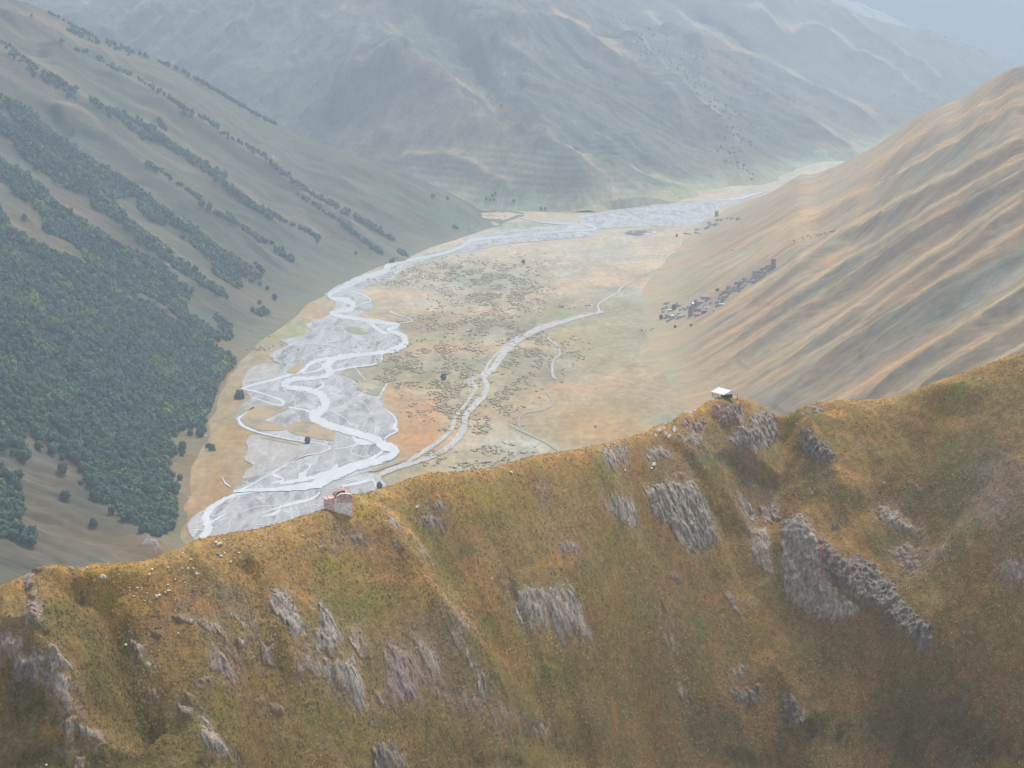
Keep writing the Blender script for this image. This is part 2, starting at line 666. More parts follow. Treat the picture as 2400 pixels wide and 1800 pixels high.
for pts, A, w, tp in (
        ("800,1085 850,1140 900,1200 940,1260 985,1330 1045,1400 1100,1470 1150,1540", 3.6, 9, (.12, .2)),
        ("930,1130 985,1220 1045,1310 1125,1410 1200,1500 1290,1600", -3.6, 9, (.2, .1)),
        ("205,1232 240,1320 262,1400 300,1500 350,1620", -4.5, 9, (.1, .1)),
        ("55,1230 95,1300 60,1390", 1.8, 6, (.1, .1)),
        ("0,1330 110,1395 165,1520 240,1640", 3.5, 8, (.0, .0)),
        ("545,1170 565,1260 610,1370 640,1470", 1.8, 6, (.1, .2)),
        ("535,1210 548,1260 575,1345", -1.6, 2.6, (.1, .2)),
        ("420,1180 470,1260 500,1330 540,1420", 1.2, 5, (.1, .2)),
        ("1575,862 1600,900 1630,960", 5.5, 11, (.0, .2)),
        ("1500,905 1490,930 1500,1000", 2.5, 9, (.1, .2)),
        ("1695,880 1695,950 1685,1010 1640,1070 1590,1110", -4.5, 8, (.1, .2)),
        ("1735,885 1770,950 1805,1010 1850,1080", 4.0, 9, (.1, .2)),
        ("2075,830 2010,920 1965,1030 1985,1130 2030,1220", -3.6, 17, (.1, .2)),
        ("1310,1050 1420,1040 1530,1055", 2.2, 9, (.1, .1)),
        ("1560,1080 1580,1180 1640,1290", -2.6, 9, (.2, .2)),
        ("1680,1090 1740,1140 1830,1230 1900,1300 2000,1410", 4.5, 9, (.1, .1)),
        ("1640,1380 1700,1470 1740,1590", 2.5, 9, (.2, .1)),
        ("1120,1270 1190,1250 1260,1290", 1.8, 9, (.1, .1)),
        ("690,1290 720,1400 780,1510", 1.8, 6, (.1, .2)),
        ("1060,1600 1250,1560 1500,1640", -2.2, 12, (.2, .2)),
        ("790,1560 830,1610 860,1680", 0.8, 7, (.3, .1))):
    ridge.stroke(P('w', pts), A * 1.6, w * .85, p=1.2, taper=tp, wob=1.0)
_bx, _by = ridge.X, ridge.Y
_nw = smooth(30, -6, _T) * 0.75 + 0.25
ridge.Z += _nw * (2.3 * fbm(_bx / 27, _by / 34, 2, 11) + .75 * fbm((_bx + .3 * _by) / 9, _by / 22, 3, 14) + 0.22 * fbm(_bx / 6.0, _by / 8.5, 3, 21) + 0.09 * fbm(_bx / 1.35, _by / 1.8, 2, 31))
ridge.Z += smooth(-3, -20, _T) * 0.16 * ridged((_bx + 0.12 * _by) / 5.5, _by / 22, 2, 41)
ridge.fit(RIDGE_SKY, 6, lambda s, k: np.where(_T < 0, np.exp(-(_T / 14) ** 2), 1.0), smooth_n=4)
ridge.Z = np.maximum(ridge.Z, -6)

# --- the wooded slope on the left
LPOLY = [(-190, 500), (-235, 1200), (-267, 1520), (-300, 1900), (-323, 2373), (-277, 2937), (-178, 3385), (-79, 3694), (17, 4000),
         (45, 4075), (-60, 4200), (-400, 4420), (-1500, 5100), (-5000, 5700), (-5000, 500)]
LEFT_SKY = P('r1', "-200,-160 0,-60 100,0 200,30 290,75 400,140 480,180 600,225 700,270 850,330 1000,390 1100,440 1200,500 1300,560 1400,620 1500,680 1580,715 1700,770 1900,840 2000,880 2052,901") + P('r2', "200,925 300,962 450,1022 600,1092 730,1162 850,1203 930,1240")
left = Sheet(-0.345, 0.03, 600, np.geomspace(900, 5300, 900))
d_ = sdist(left.X, left.Y, round_poly(LPOLY)) + 13 * fbm(left.X / 70, left.Y / 70, 3, 301)
left.Z = slope_profile(d_, 0.60, 40)
left.Z = np.where(left.Y > 3900, left.Z - 0.25 * np.maximum(left.Y - 3900 - 0.25 * np.maximum(-left.X - 300, 0), 0) * smooth(0, 60, left.Z), left.Z)


def wfit(s, k):
    zk = s.Z[np.arange(len(s.s)), k][:, None]
    yk = s.Y[np.arange(len(s.s)), k][:, None]
    return smooth(0.0, 1.0, np.clip(s.Z / np.maximum(zk, 5), 0, 1)) * smooth(yk * 0.72, yk * 0.98, s.Y)


left.soften(8, 8)
left.fit(LEFT_SKY, 6, wfit, 22)
LR = dict(
    L1=("r1", "200,160 430,290 560,340 700,420 850,490 1000,580 1150,680 1350,800 1450,860 1550,930 1650,1010 1800,1130 1950,1190 2196,1330", 20, 70, 30),
    L1b=("r1", "0,40 200,90 420,210 700,330", 10, 45, 25),
    L2=("r1", "-60,190 0,240 200,340 350,440 440,510 560,590 700,640 850,700 1000,800 1150,900 1300,1020 1400,1100 1500,1180 1700,1300 1830,1370 2000,1430", 22, 75, 30),
    L3=("r1", "250,560 450,620 650,800 850,940 950,1010 1100,1110 1200,1190 1300,1250 1450,1340 1550,1410 1700,1500", 15, 55, 25),
    L4=("r1", "-80,480 0,530 150,640 250,740 400,830 550,930 700,1010 800,1080 950,1200 1080,1290 1200,1390 1350,1480 1480,1590", 16, 50, 25),
    L5=("r1", "-80,600 0,660 170,800 330,900 500,1000 650,1160 800,1310 1000,1440 1150,1560 1300,1659", 14, 45, 22),
    L6=("r1", "-80,840 0,900 150,980 300,1130 500,1280 650,1380 800,1470 1000,1590 1100,1659", 14, 45, 22),
    L7=("r1", "-80,1120 0,1200 150,1350 300,1430 450,1500 600,1590 720,1659", 14, 60, 25),
    L8=("r2", "0,1220 150,1330 300,1440 380,1480", 8, 40, 18),
    L9=("r7", "480,-20 620,140 780,260 900,340 960,420", 12, 40, 25))
for k_, (rg, pts, A, wn, wf) in LR.items():
    left.stroke(P(rg, pts), A * 1.5, wn, wf * .8, p=1.05, taper=(.05, .25), wob=6)
for k_ in range(9):
    # thin grass-covered flutes on the far spur
    x0 = 900 + k_ * 120
    left.stroke(P('r1', f"{x0 + 650},{720 + k_ * 22} {x0 + 900},{840 + k_ * 50} {x0 + 1100},{1000 + k_ * 45}"), 3.0, 14, 9, p=1.2, taper=(.3, .3), wob=4)
dm = smooth(5, 120, d_)
left.Z += dm * (9 * fbm(left.X / 260, left.Y / 120, 3, 51) + 3.0 * fbm(left.X / 90, left.Y / 30, 3, 61) + 0.7 * fbm(left.X / 16, left.Y / 10, 2, 71))
lpar = left.Y + 9 * fbm(left.X / 90, left.Y / 90, 2, 67) + 0.12 * left.X
left.Z += dm * (3.0 * (ridged(lpar / 55, d_ / 420, 2, 68) - .8) + 1.2 * (ridged(lpar / 20, d_ / 210, 2, 69) - .8))
left.fit(LEFT_SKY, 4, wfit, 8)

# --- the fluted slope on the right
RPOLY = [(230, 500), (205, 1500), (190, 1950), (185, 2180), (160, 2385), (180, 2650), (200, 3000), (285, 3477), (345, 3770), (525, 4393), (900, 5000), (1500, 5900), (5000, 8000), (5000, 500)]
RIGHT_SKY = P('r3', "450,1187 560,1150 650,1122 760,1097 880,1047 1000,997 1150,937 1250,882 1370,822 1430,777 1520,712 1600,652 1720,607 1830,567 1880,542 2000,457 2130,387 2196,377 2350,300 2600,180")
right = Sheet(-0.01, 0.345, 620, np.geomspace(1300, 5600, 900))
e_ = sdist(right.X, right.Y, round_poly(RPOLY)) + 14 * fbm(right.X / 80, right.Y / 80, 3, 303)
right.Z = slope_profile(e_, 0.61, 40)
_ycr = np.interp(right.s * F + 1200, [1684, 1900, 2060, 2200, 2320, 2400, 2700], [4450, 4150, 3800, 3350, 3000, 2850, 2700])[:, None]
right.Z -= 0.30 * np.maximum(right.Y - _ycr, 0) * smooth(0, 80, right.Z)
right.soften(10, 12)


def wfit_r(s, k):
    zk = s.Z[np.arange(len(s.s)), k][:, None]
    return smooth(0.0, 1.0, np.clip(s.Z / np.maximum(zk, 25), 0, 1)) * smooth(1900, 3000, s.Y)


RIGHT_SKY = [q for q in RIGHT_SKY if q[0] > 1890]
right.fit(RIGHT_SKY, 6, wfit_r, 26)
RR = (
    ("r3", "2300,500 2196,560 2100,610 1940,720 1750,830 1600,915 1480,985 1380,1040 1200,1130 1050,1200 850,1290 700,1340 600,1355", 15, 60, 26),
    ("r3", "2300,420 2196,480 2100,540 1990,600 1800,660 1600,760 1450,850 1250,980", 9, 50, 24),
    ("r3", "2300,720 2196,770 2050,830 1900,910 1750,1000 1600,1080 1400,1180 1300,1230 1200,1280 1110,1330 1040,1380 940,1450 800,1560 640,1659 480,1766 330,1856 200,1960", 17, 45, 20),
    ("r3", "2300,830 2196,870 2100,940 2000,1000 1850,1090 1700,1170 1560,1260 1430,1330 1300,1410 1150,1500 1040,1580 880,1659 700,1786 560,1876 400,1966 210,2090", 15, 38, 18),
    ("r3", "2300,900 2196,960 2100,1020 2000,1060 1800,1170 1600,1290 1450,1370 1330,1480 1200,1560 1040,1659 900,1766 760,1866 500,2006 340,2106 210,2166", 13, 36, 16),
    ("r3", "2300,1030 2196,1090 2100,1150 1950,1250 1850,1310 1700,1420 1550,1520 1350,1659 1200,1766 1080,1856 900,1966 700,2106 500,2196", 13, 34, 16),
    ("r3", "2300,1060 2196,1120 2100,1200 1970,1310 1900,1360 1750,1470 1600,1560 1450,1670 1280,1800 1150,1900 1000,1990", 8, 24, 12),
    ("r3", "2300,1220 2196,1280 2050,1380 1950,1450 1800,1540 1610,1659 1430,1786 1220,1896 1050,1986 900,2066 700,2126 580,2246", 19, 48, 20),
    ("r6", "2300,190 2196,262 2000,372 1800,502 1660,602 1470,712 1300,802 1200,872 1100,930 1000,1000", 22, 40, 18),
    ("r6", "2300,380 2196,440 2100,490 1900,610 1740,700 1620,790 1520,850 1420,905 1300,970", 14, 34, 16),
    ("r6", "2300,540 2196,600 2100,660 2040,695 1900,790", 10, 24, 14))
def ease(p):
    q = list(p)
    for _ in range(3):
        q = [q[0]] + [tuple((a + 2 * b + c) / 4 for a, b, c in zip(q[i - 1], q[i], q[i + 1])) for i in range(1, len(q) - 1)] + [q[-1]]
    return q


for rg, pts, A, wn, wf in RR:
    right.stroke(ease(rev(P(rg, pts))), 3.2, 7, 5, p=1.3, taper=(.42, .05), wob=1.0)
    right.stroke(ease(rev(P(rg, pts))), A * 1.6, wn, wf * .85, p=1.05, taper=(.42, .05), wob=2.0)
em = smooth(5, 120, e_)
right.Z += em * (2 * fbm(right.X / 400, right.Y / 200, 2, 81) + 0.6 * fbm(right.X / 190, right.Y / 26, 3, 91) + 0.6 * fbm(right.X / 18, right.Y / 8, 2, 95))
rpar = right.Y + 9 * fbm(right.X / 90, right.Y / 90, 2, 97) - 0.10 * right.X
right.Z += em * smooth(1500, 2000, right.Y) * (1.7 * (ridged(rpar / 42, e_ / 700, 2, 98) - .8) + 0.9 * (ridged(rpar / 17, e_ / 210, 2, 99) - .8))
right.fit(RIGHT_SKY, 4, wfit_r, 8)

# --- the mountains across the valley
FPOLY = [(-5000, 6400), (-1500, 5150), (-500, 4620), (-140, 4390), (40, 4270), (255, 4215), (340, 4330), (430, 4560), (488, 4640), (650, 4950), (780, 5260), (1040, 5860), (1500, 6700), (2300, 7500), (6000, 9000), (6000, 16000), (-5000, 16000)]
FAR_SKY = P('r3', "700,-180 900,-90 1080,0 1200,60 1280,90 1400,125 1500,150 1640,170 1800,230 1900,270 2000,315 2110,385 2196,440 2500,640")
far = Sheet(-0.345, 0.345, 780, np.concatenate([np.linspace(4100, 6200, 380)[:-1], np.linspace(6200, 9800, 220)]))
f_ = sdist(far.X, far.Y, round_poly(FPOLY)) + 22 * fbm(far.X / 120, far.Y / 120, 3, 305)
far.Z = slope_profile(f_, 0.52, 70)
_yf = np.interp(far.s * F + 1200, [1500, 1943, 2400], [9300, 8500, 8200])[:, None]
far.Z -= 0.8 * np.maximum(far.Y - _yf, 0) * smooth(0, 80, far.Z)
far.soften(10, 8)
far.fit(FAR_SKY, 5, lambda s, k: smooth(0.0, 1.0, np.clip(s.Z / 200, 0, 1)) * smooth(6200, 7800, s.Y) * smooth(0.12, 0.17, s.s)[:, None], 26)
FR = (
    ("r2", "60,-40 150,50 300,180 340,240 450,330 560,400 680,470 800,560 950,640 1080,700 1200,770 1350,870 1450,950 1530,1030 1620,1130 1660,1180", 85, 190, 110),
    ("r2", "340,245 200,280 60,360 -10,420 -100,480", 38, 80, 60),
    ("r2", "430,-60 560,60 700,180 770,280 830,420 920,560 1100,680 1300,760 1500,850 1700,950 1850,1020", -55, 90, 90),
    ("r2", "770,270 900,150 1050,60 1250,80 1400,160 1600,300 1750,370 1850,470 2000,640", 55, 140, 90),
    ("r3", "-100,100 0,200 100,300 250,450 400,600 550,790 640,900 700,980", 38, 90, 45),
    ("r3", "0,50 200,170 400,300 600,420 780,550 900,620 1050,720 1200,810 1280,850", 42, 110, 55),
    ("r3", "150,0 350,160 550,280 750,350 900,430 1100,520 1300,620 1450,700", 42, 110, 55),
    ("r3", "300,40 450,130 560,200 700,320", -35, 60, 60),
    ("r3", "540,40 750,95 1000,130 1150,200 1200,260 1400,350 1600,500 1720,600", 34, 110, 60),
    ("r3", "1100,20 1300,150 1500,280 1700,420 1800,540", 24, 90, 50),
    ("r1", "1500,-40 1350,180 1200,330", 26, 45, 30),
    ("r1", "1250,-20 1060,130 870,290 800,340", 30, 50, 30),
    ("r1", "1080,-20 900,120 800,200 700,265", 30, 50, 30),
    ("r1", "900,-20 760,60 640,150 540,200", 24, 45, 28),
    ("r1", "700,0 560,130 470,180", 24, 45, 28),
    ("r1", "500,0 420,80 360,110", 20, 40, 25),
    ("r1", "1420,60 1200,210 1050,330 980,380", 20, 40, 25),
    ("r1", "1850,60 1700,260 1600,420 1500,560", 24, 60, 40),
    ("r1", "2100,200 1950,420 1850,600", 26, 60, 40),
    ("r2", "180,900 480,870 600,865 700,900 850,990 1000,1090", 20, 60, 40),
    ("r2", "1500,880 1700,980 1900,1040 2100,1090", 14, 60, 40))
for rg, pts, A, wn, wf in FR:
    far.stroke(P(rg, pts), A * 1.35, wn * .9, wf * .8, p=1.1, taper=(.1, .15), wob=12)
fm = smooth(5, 200, f_)
_, _, fpar = seg_dist(far.X, far.Y, [q[:2] for q in FPOLY[1:12]])
fpar = fpar * 6500 + 60 * fbm(far.X / 400, far.Y / 400, 2, 115)
far.Z += fm * (13 * (ridged(fpar / 210, f_ / 1500, 3, 117) - .9) * smooth(4000, 5200, far.Y + 400))
far.Z += fm * (24 * fbm(far.X / 520, far.Y / 520, 3, 101) + 11 * (ridged(far.X / 230, far.Y / 260, 3, 111) - .8) + 4 * fbm(far.X / 45, far.Y / 60, 3, 121))
# farming terraces low on the slope
tr_ = smooth(0, 60, 150 - far.Z) * smooth(8, 30, far.Z) * smooth(-560, -300, far.X) * smooth(420, 200, far.X)
far.Z += tr_ * 1.1 * np.sin(far.Z / 13 * 2 * math.pi + 2 * vnoise(far.X / 150, far.Y / 150, 7))
far.fit(FAR_SKY, 4, lambda s, k: smooth(0.0, 1.0, np.clip(s.Z / 200, 0, 1)) * smooth(6200, 7800, s.Y) * smooth(0.12, 0.17, s.s)[:, None], 8)


def range_sheet(Yc, crest, smin, smax, seed):
    sh = Sheet(smin, smax, 260, np.linspace(Yc - 1600, Yc + 900, 150))
    px = 1200 + F * sh.s * 0.99
    py = np.interp(px, [a for a, b in crest], [b for a, b in crest])
    zc = CAM_H + np.array([Yc * ray(a, b)[2] / ray(a, b)[1] for a, b in zip(px, py)])
    sh.Z = zc[:, None] - 0.5 * np.abs(sh.Y - Yc) + 40 * (ridged(sh.X / 420, sh.Y / 700, 3, seed) - .8) * smooth(0, 300, np.abs(sh.Y - Yc)) + 14 * fbm(sh.X / 120, sh.Y / 160, 3, seed + 5)
    return sh


far2 = range_sheet(9500, [(-200, -200), (1700, -120), (1943, -5), (2040, 28), (2123, 61), (2200, 112), (2300, 200), (2700, 420)], 0.05, 0.345, 7)
far3 = range_sheet(9900, [(1000, 500), (2000, 330), (2200, 175), (2287, 113), (2400, 54), (2600, -60), (2900, -200)], 0.10, 0.345, 17)
far4 = range_sheet(11500, [(-900, -120), (900, -140), (1800, -90), (2900, -120)], -0.345, 0.345, 27)

# --- the valley floor
fl_t = 1.0 / np.linspace(1 / 600.0, 1 / 9500.0, 560)
floor = Sheet(-0.345, 0.345, 760, np.concatenate([[20, 200], fl_t, [12000, 17000]]))
floor.Z = 0.22 * fbm(floor.X / 60, floor.Y / 90, 3, 131) - 0.25

# ---------------------------------------------------------------- ground colours (albedo of each patch, with some light and shade painted in)
# valley floor
floor.C[:] = (0.40, 0.32, 0.225)
n1 = fbm(floor.X / 70, floor.Y / 160, 4, 201)
n2 = fbm(floor.X / 22, floor.Y / 60, 3, 211)
floor.C *= (1 + 0.3 * n1 + .12 * n2)[..., None]
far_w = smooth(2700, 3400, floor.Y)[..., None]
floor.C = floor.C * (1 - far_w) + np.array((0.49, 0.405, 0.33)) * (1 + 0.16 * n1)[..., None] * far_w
OR, OR2, GR, DG, PALE, YE = (0.55, 0.27, 0.085), (0.45, 0.245, 0.09), (0.22, 0.24, 0.11), (0.12, 0.15, 0.085), (0.50, 0.45, 0.39), (0.42, 0.30, 0.09)
for rg, x, y, rx, ry, c, k, an in (
        ("r5", 1500, 1020, 420, 150, OR2, .95, 0), ("r5", 1450, 1080, 260, 110, OR, .8, 0), ("r5", 1550, 880, 300, 100, (0.44, 0.32, 0.19), .7, 0),
        ("r5", 1700, 960, 200, 40, (0.33, 0.2, 0.1), .5, 10), ("r5", 1850, 1030, 90, 30, (0.28, 0.31, 0.2), .8, 0),
        ("r5", 420, 1080, 170, 130, OR2, .95, 0), ("r5", 480, 1190, 130, 90, OR, .75, 0), ("r5", 300, 900, 90, 90, (0.40, 0.29, 0.15), .7, 0),
        ("r5", 470, 800, 160, 60, GR, .7, 0), ("r5", 800, 960, 140, 120, (0.33, 0.28, 0.15), .6, 0), ("r5", 1000, 760, 160, 150, (0.40, 0.29, 0.17), .6, 0),
        ("r5", 1250, 425, 90, 30, (0.23, 0.33, 0.12), .9, 0), ("r5", 1600, 420, 250, 60, (0.26, 0.30, 0.17), .7, -8),
        ("r5", 1450, 540, 220, 80, (0.30, 0.31, 0.2), .6, 0), ("r5", 1300, 560, 120, 60, (0.44, 0.32, 0.15), .6, 0), ("r5", 1500, 650, 160, 70, (0.40, 0.31, 0.15), .6, 0),
        ("r5", 1700, 560, 150, 90, (0.25, 0.26, 0.19), .6, 0), ("r5", 1750, 850, 150, 60, (0.27, 0.27, 0.17), .6, 0),
        ("r5", 500, 230, 260, 60, PALE, .5, 0), ("r5", 430, 350, 190, 55, PALE, .9, 0), ("r5", 900, 250, 250, 90, (0.31, 0.31, 0.25), .7, 0),
        ("r5", 650, 200, 260, 60, (0.30, 0.30, 0.24), .5, 0), ("r5", 850, 430, 260, 50, (0.42, 0.29, 0.2), .6, 0), ("r5", 700, 560, 300, 70, (0.34, 0.29, 0.2), .6, 0),
        ("r5", 600, 650, 220, 40, (0.47, 0.30, 0.18), .5, 0), ("r5", 600, 900, 150, 14, OR, .7, -25), ("r5", 520, 980, 30, 80, OR, .7, 0),
        ("r5", 470, 590, 70, 35, (0.36, 0.35, 0.16), .6, 0), ("r5", 830, 1060, 100, 40, PALE, .7, 0), ("r5", 900, 1180, 200, 60, PALE, .8, 0), ("r5", 1080, 1170, 130, 30, (.55, .52, .48), .7, 10),
        ("r5", 780, 1250, 160, 30, (0.42, 0.3, 0.17), .6, 0), ("r5", 400, 1330, 130, 40, (0.34, 0.26, 0.13), .8, 0), ("r5", 780, 700, 110, 60, (0.3, 0.29, 0.18), .6, 0),
        ("r5", 1200, 850, 60, 14, (0.45, 0.26, 0.15), .6, -10), ("r5", 1080, 880, 60, 14, (0.45, 0.26, 0.15), .6, -15),
        ("r5", 1000, 60, 400, 70, (0.52, 0.45, 0.37), .5, 0), ("r5", 1350, 190, 250, 40, (0.52, 0.38, 0.27), .5, 0),
        ("r4", 1620, 370, 140, 30, OR, .9, 0), ("r4", 1720, 410, 140, 60, (0.42, 0.27, 0.15), .8, 0), ("r4", 1500, 560, 170, 26, YE, 1, 0), ("r4", 1300, 610, 70, 40, OR, .9, 0),
        ("r4", 1440, 500, 120, 26, (0.33, 0.25, 0.12), .8, 0), ("r4", 1700, 520, 70, 36, (0.25, 0.35, 0.13), .95, 0), ("r4", 1380, 510, 30, 40, (0.3, 0.33, 0.12), .8, 0),
        ("r4", 1420, 660, 150, 60, (0.38, 0.25, 0.12), .8, 0), ("r4", 1600, 440, 260, 60, (0.40, 0.27, 0.15), .5, 0), ("r4", 1880, 290, 40, 10, (0.42, 0.42, 0.12), .8, 0),
        ("r4", 1400, 900, 30, 40, (0.34, 0.3, 0.12), .9, 0), ("r4", 1340, 1130, 90, 100, (0.46, 0.31, 0.1), 1, 0), ("r4", 1250, 1400, 90, 160, (0.38, 0.22, 0.09), 1, 0), ("r4", 1080, 1620, 80, 80, (0.34, 0.2, 0.08), 1, 0),
        ("r4", 1500, 1240, 160, 60, (0.42, 0.36, 0.32), .9, 0), ("r4", 1380, 1350, 80, 60, (0.40, 0.31, 0.26), .8, 0), ("r4", 1470, 740, 110, 30, (0.42, 0.37, 0.33), .9, 0),
        ("r2", 1050, 1290, 230, 26, (0.26, 0.31, 0.2), .9, 0), ("r2", 1250, 1200, 260, 30, (0.32, 0.33, 0.2), .8, 0), ("r2", 1700, 1150, 220, 20, (0.3, 0.33, 0.2), .8, 0),
        ("r2", 1690, 1328, 60, 10, (0.10, 0.11, 0.15), 1, 0), ("r2", 1760, 1318, 90, 8, (0.25, 0.22, 0.22), .8, 0), ("r2", 1020, 1160, 160, 26, (0.22, 0.22, 0.2), .6, 0),
        ("r3", 520, 1370, 230, 18, (0.19, 0.26, 0.17), .8, 0), ("r3", 450, 1320, 220, 30, (0.27, 0.30, 0.19), .7, 0), ("r3", 850, 1040, 200, 14, (0.46, 0.38, 0.26), .8, 0), ("r3", 640, 1090, 90, 8, (0.42, 0.36, 0.25), .8, 0)):
    floor.blob(rg, x, y, rx, ry, c, k, ang=an)
lf = smooth(-110, -10, sdist(floor.X, floor.Y, round_poly(LPOLY)) + 25 * fbm(floor.X / 40, floor.Y / 70, 3, 237))[..., None] * smooth(2500, 2200, floor.Y)[..., None] * 0.55
floor.C = floor.C * (1 - lf) + np.array((0.30, 0.195, 0.085)) * lf
# sandy bars and grassy swirls across the delta: the old river courses
sw = ridged(floor.X / 60 + 1.2 * vnoise(floor.X / 140, floor.Y / 300, 5), floor.Y / 240, 3, 221)
dl = smooth(2100, 2500, floor.Y) * smooth(3700, 3200, floor.Y) * smooth(0.07, 0.03, floor.s)[:, None]
a_ = np.clip((sw - 0.9) * 1.3, 0, 1)[..., None] * (0.55 * dl)[..., None]
floor.C = floor.C * (1 - a_) + np.array((0.25, 0.24, 0.16)) * a_
a_ = np.clip((0.35 - sw) * 1.6, 0, 1)[..., None] * (0.5 * dl)[..., None]
floor.C = floor.C * (1 - a_) + np.array((0.52, 0.46, 0.39)) * a_

# left slope
left.C[:] = (0.155, 0.155, 0.105)
q_ = fbm(left.X / 200, left.Y / 70, 4, 231)
left.C *= (1 + 0.25 * q_)[..., None]
left.C += smooth(0, .8, fbm(left.X / 340, left.Y / 90, 3, 233))[..., None] * np.array((.03, .012, .0))
BR, PINK, GG, SCR = (0.18, 0.135, 0.095), (0.17, 0.135, 0.115), (0.15, 0.17, 0.115), (0.25, 0.24, 0.24)
for rg, x, y, rx, ry, c, k, an in (
        ("r4", 350, 1400, 330, 260, BR, 1, 40), ("r7", 300, 300, 420, 200, (0.17, 0.135, 0.085), 1, 0), ("r7", 700, 330, 160, 60, (.13, .15, .09), .7, 0), ("r7", 60, 480, 300, 120, (0.10, 0.10, 0.075), .8, 0),
        ("r4", 1150, 1230, 120, 90, (0.19, 0.17, 0.10), .9, 40), ("r1", 350, 1130, 260, 60, PINK, .9, 38), ("r1", 620, 1300, 420, 50, PINK, .9, 38), ("r1", 100, 1250, 200, 60, (.19, .14, .11), .9, 42),
        ("r4", 500, 130, 240, 35, PINK, .9, 35), ("r4", 800, 290, 200, 30, PINK, .8, 35), ("r1", 100, 800, 130, 50, PINK, .8, 35), ("r1", 800, 1000, 500, 60, (0.17, 0.16, 0.11), .7, 38),
        ("r1", 250, 500, 260, 60, (0.19, 0.15, 0.12), .8, 33), ("r1", 440, 610, 100, 26, (0.34, 0.29, 0.17), .9, 20), ("r1", 400, 200, 330, 26, (0.23, 0.18, 0.12), .8, 25), ("r1", 900, 380, 420, 22, (0.23, 0.19, 0.13), .7, 27),
        ("r1", 1700, 900, 600, 60, (0.22, 0.20, 0.13), .8, 28), ("r1", 1500, 800, 350, 40, GG, .6, 27), ("r1", 1750, 1250, 400, 40, (0.20, 0.175, 0.12), .7, 35), ("r1", 1500, 1050, 300, 30, (0.15, 0.145, 0.13), .7, 40),
        ("r1", 1050, 1300, 400, 40, (0.20, 0.165, 0.11), .7, 38), ("r2", 600, 1200, 300, 60, (0.20, 0.21, 0.14), .8, 28), ("r2", 650, 1400, 120, 40, (0.19, 0.175, 0.15), .8, 0), ("r2", 250, 1150, 300, 40, (0.19, 0.19, 0.15), .7, 35),
        ("r4", 1700, 200, 240, 70, (0.21, 0.18, 0.12), .8, 20), ("r4", 1480, 330, 130, 60, (0.18, 0.17, 0.12), .8, 20), ("r1", 700, 560, 300, 40, GG, .7, 30), ("r1", 300, 280, 260, 40, (0.12, 0.14, 0.10), .7, 30), ("r1", 1900, 1480, 220, 60, (.22, .2, .13), .7, 25)):
    left.blob(rg, x, y, rx, ry, c, k, ang=an)
for rg, x, y, rx, ry, an in (("r1", 1570, 900, 40, 14, 30), ("r4", 1010, 1400, 40, 90, -25), ("r7", 860, 350, 90, 50, 40), ("r4", 1160, 1110, 60, 20, 30), ("r1", 1000, 1540, 90, 20, 35), ("r1", 1800, 1330, 50, 24, 40), ("r4", 1100, 1480, 40, 60, -30)):
    left.blob(rg, x, y, rx, ry, SCR, .9, rock=.62, ang=an)
for k_ in LR:  # lit crests and shaded hollows of the ribs put into the grass colour
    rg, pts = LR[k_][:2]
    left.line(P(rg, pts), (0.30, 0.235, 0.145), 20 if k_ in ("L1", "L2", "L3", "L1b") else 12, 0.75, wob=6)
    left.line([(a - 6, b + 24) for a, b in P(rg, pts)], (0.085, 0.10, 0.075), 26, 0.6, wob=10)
edge = smooth(75, 0, d_ + 14 * fbm(left.X / 40, left.Y / 60, 3, 235))[..., None] * 0.85
ec = np.array((0.34, 0.22, 0.10)) + smooth(2300, 2700, left.Y)[..., None] * (np.array((0.25, 0.24, 0.15)) - np.array((0.34, 0.22, 0.10)))
left.C = left.C * (1 - edge) + ec * edge

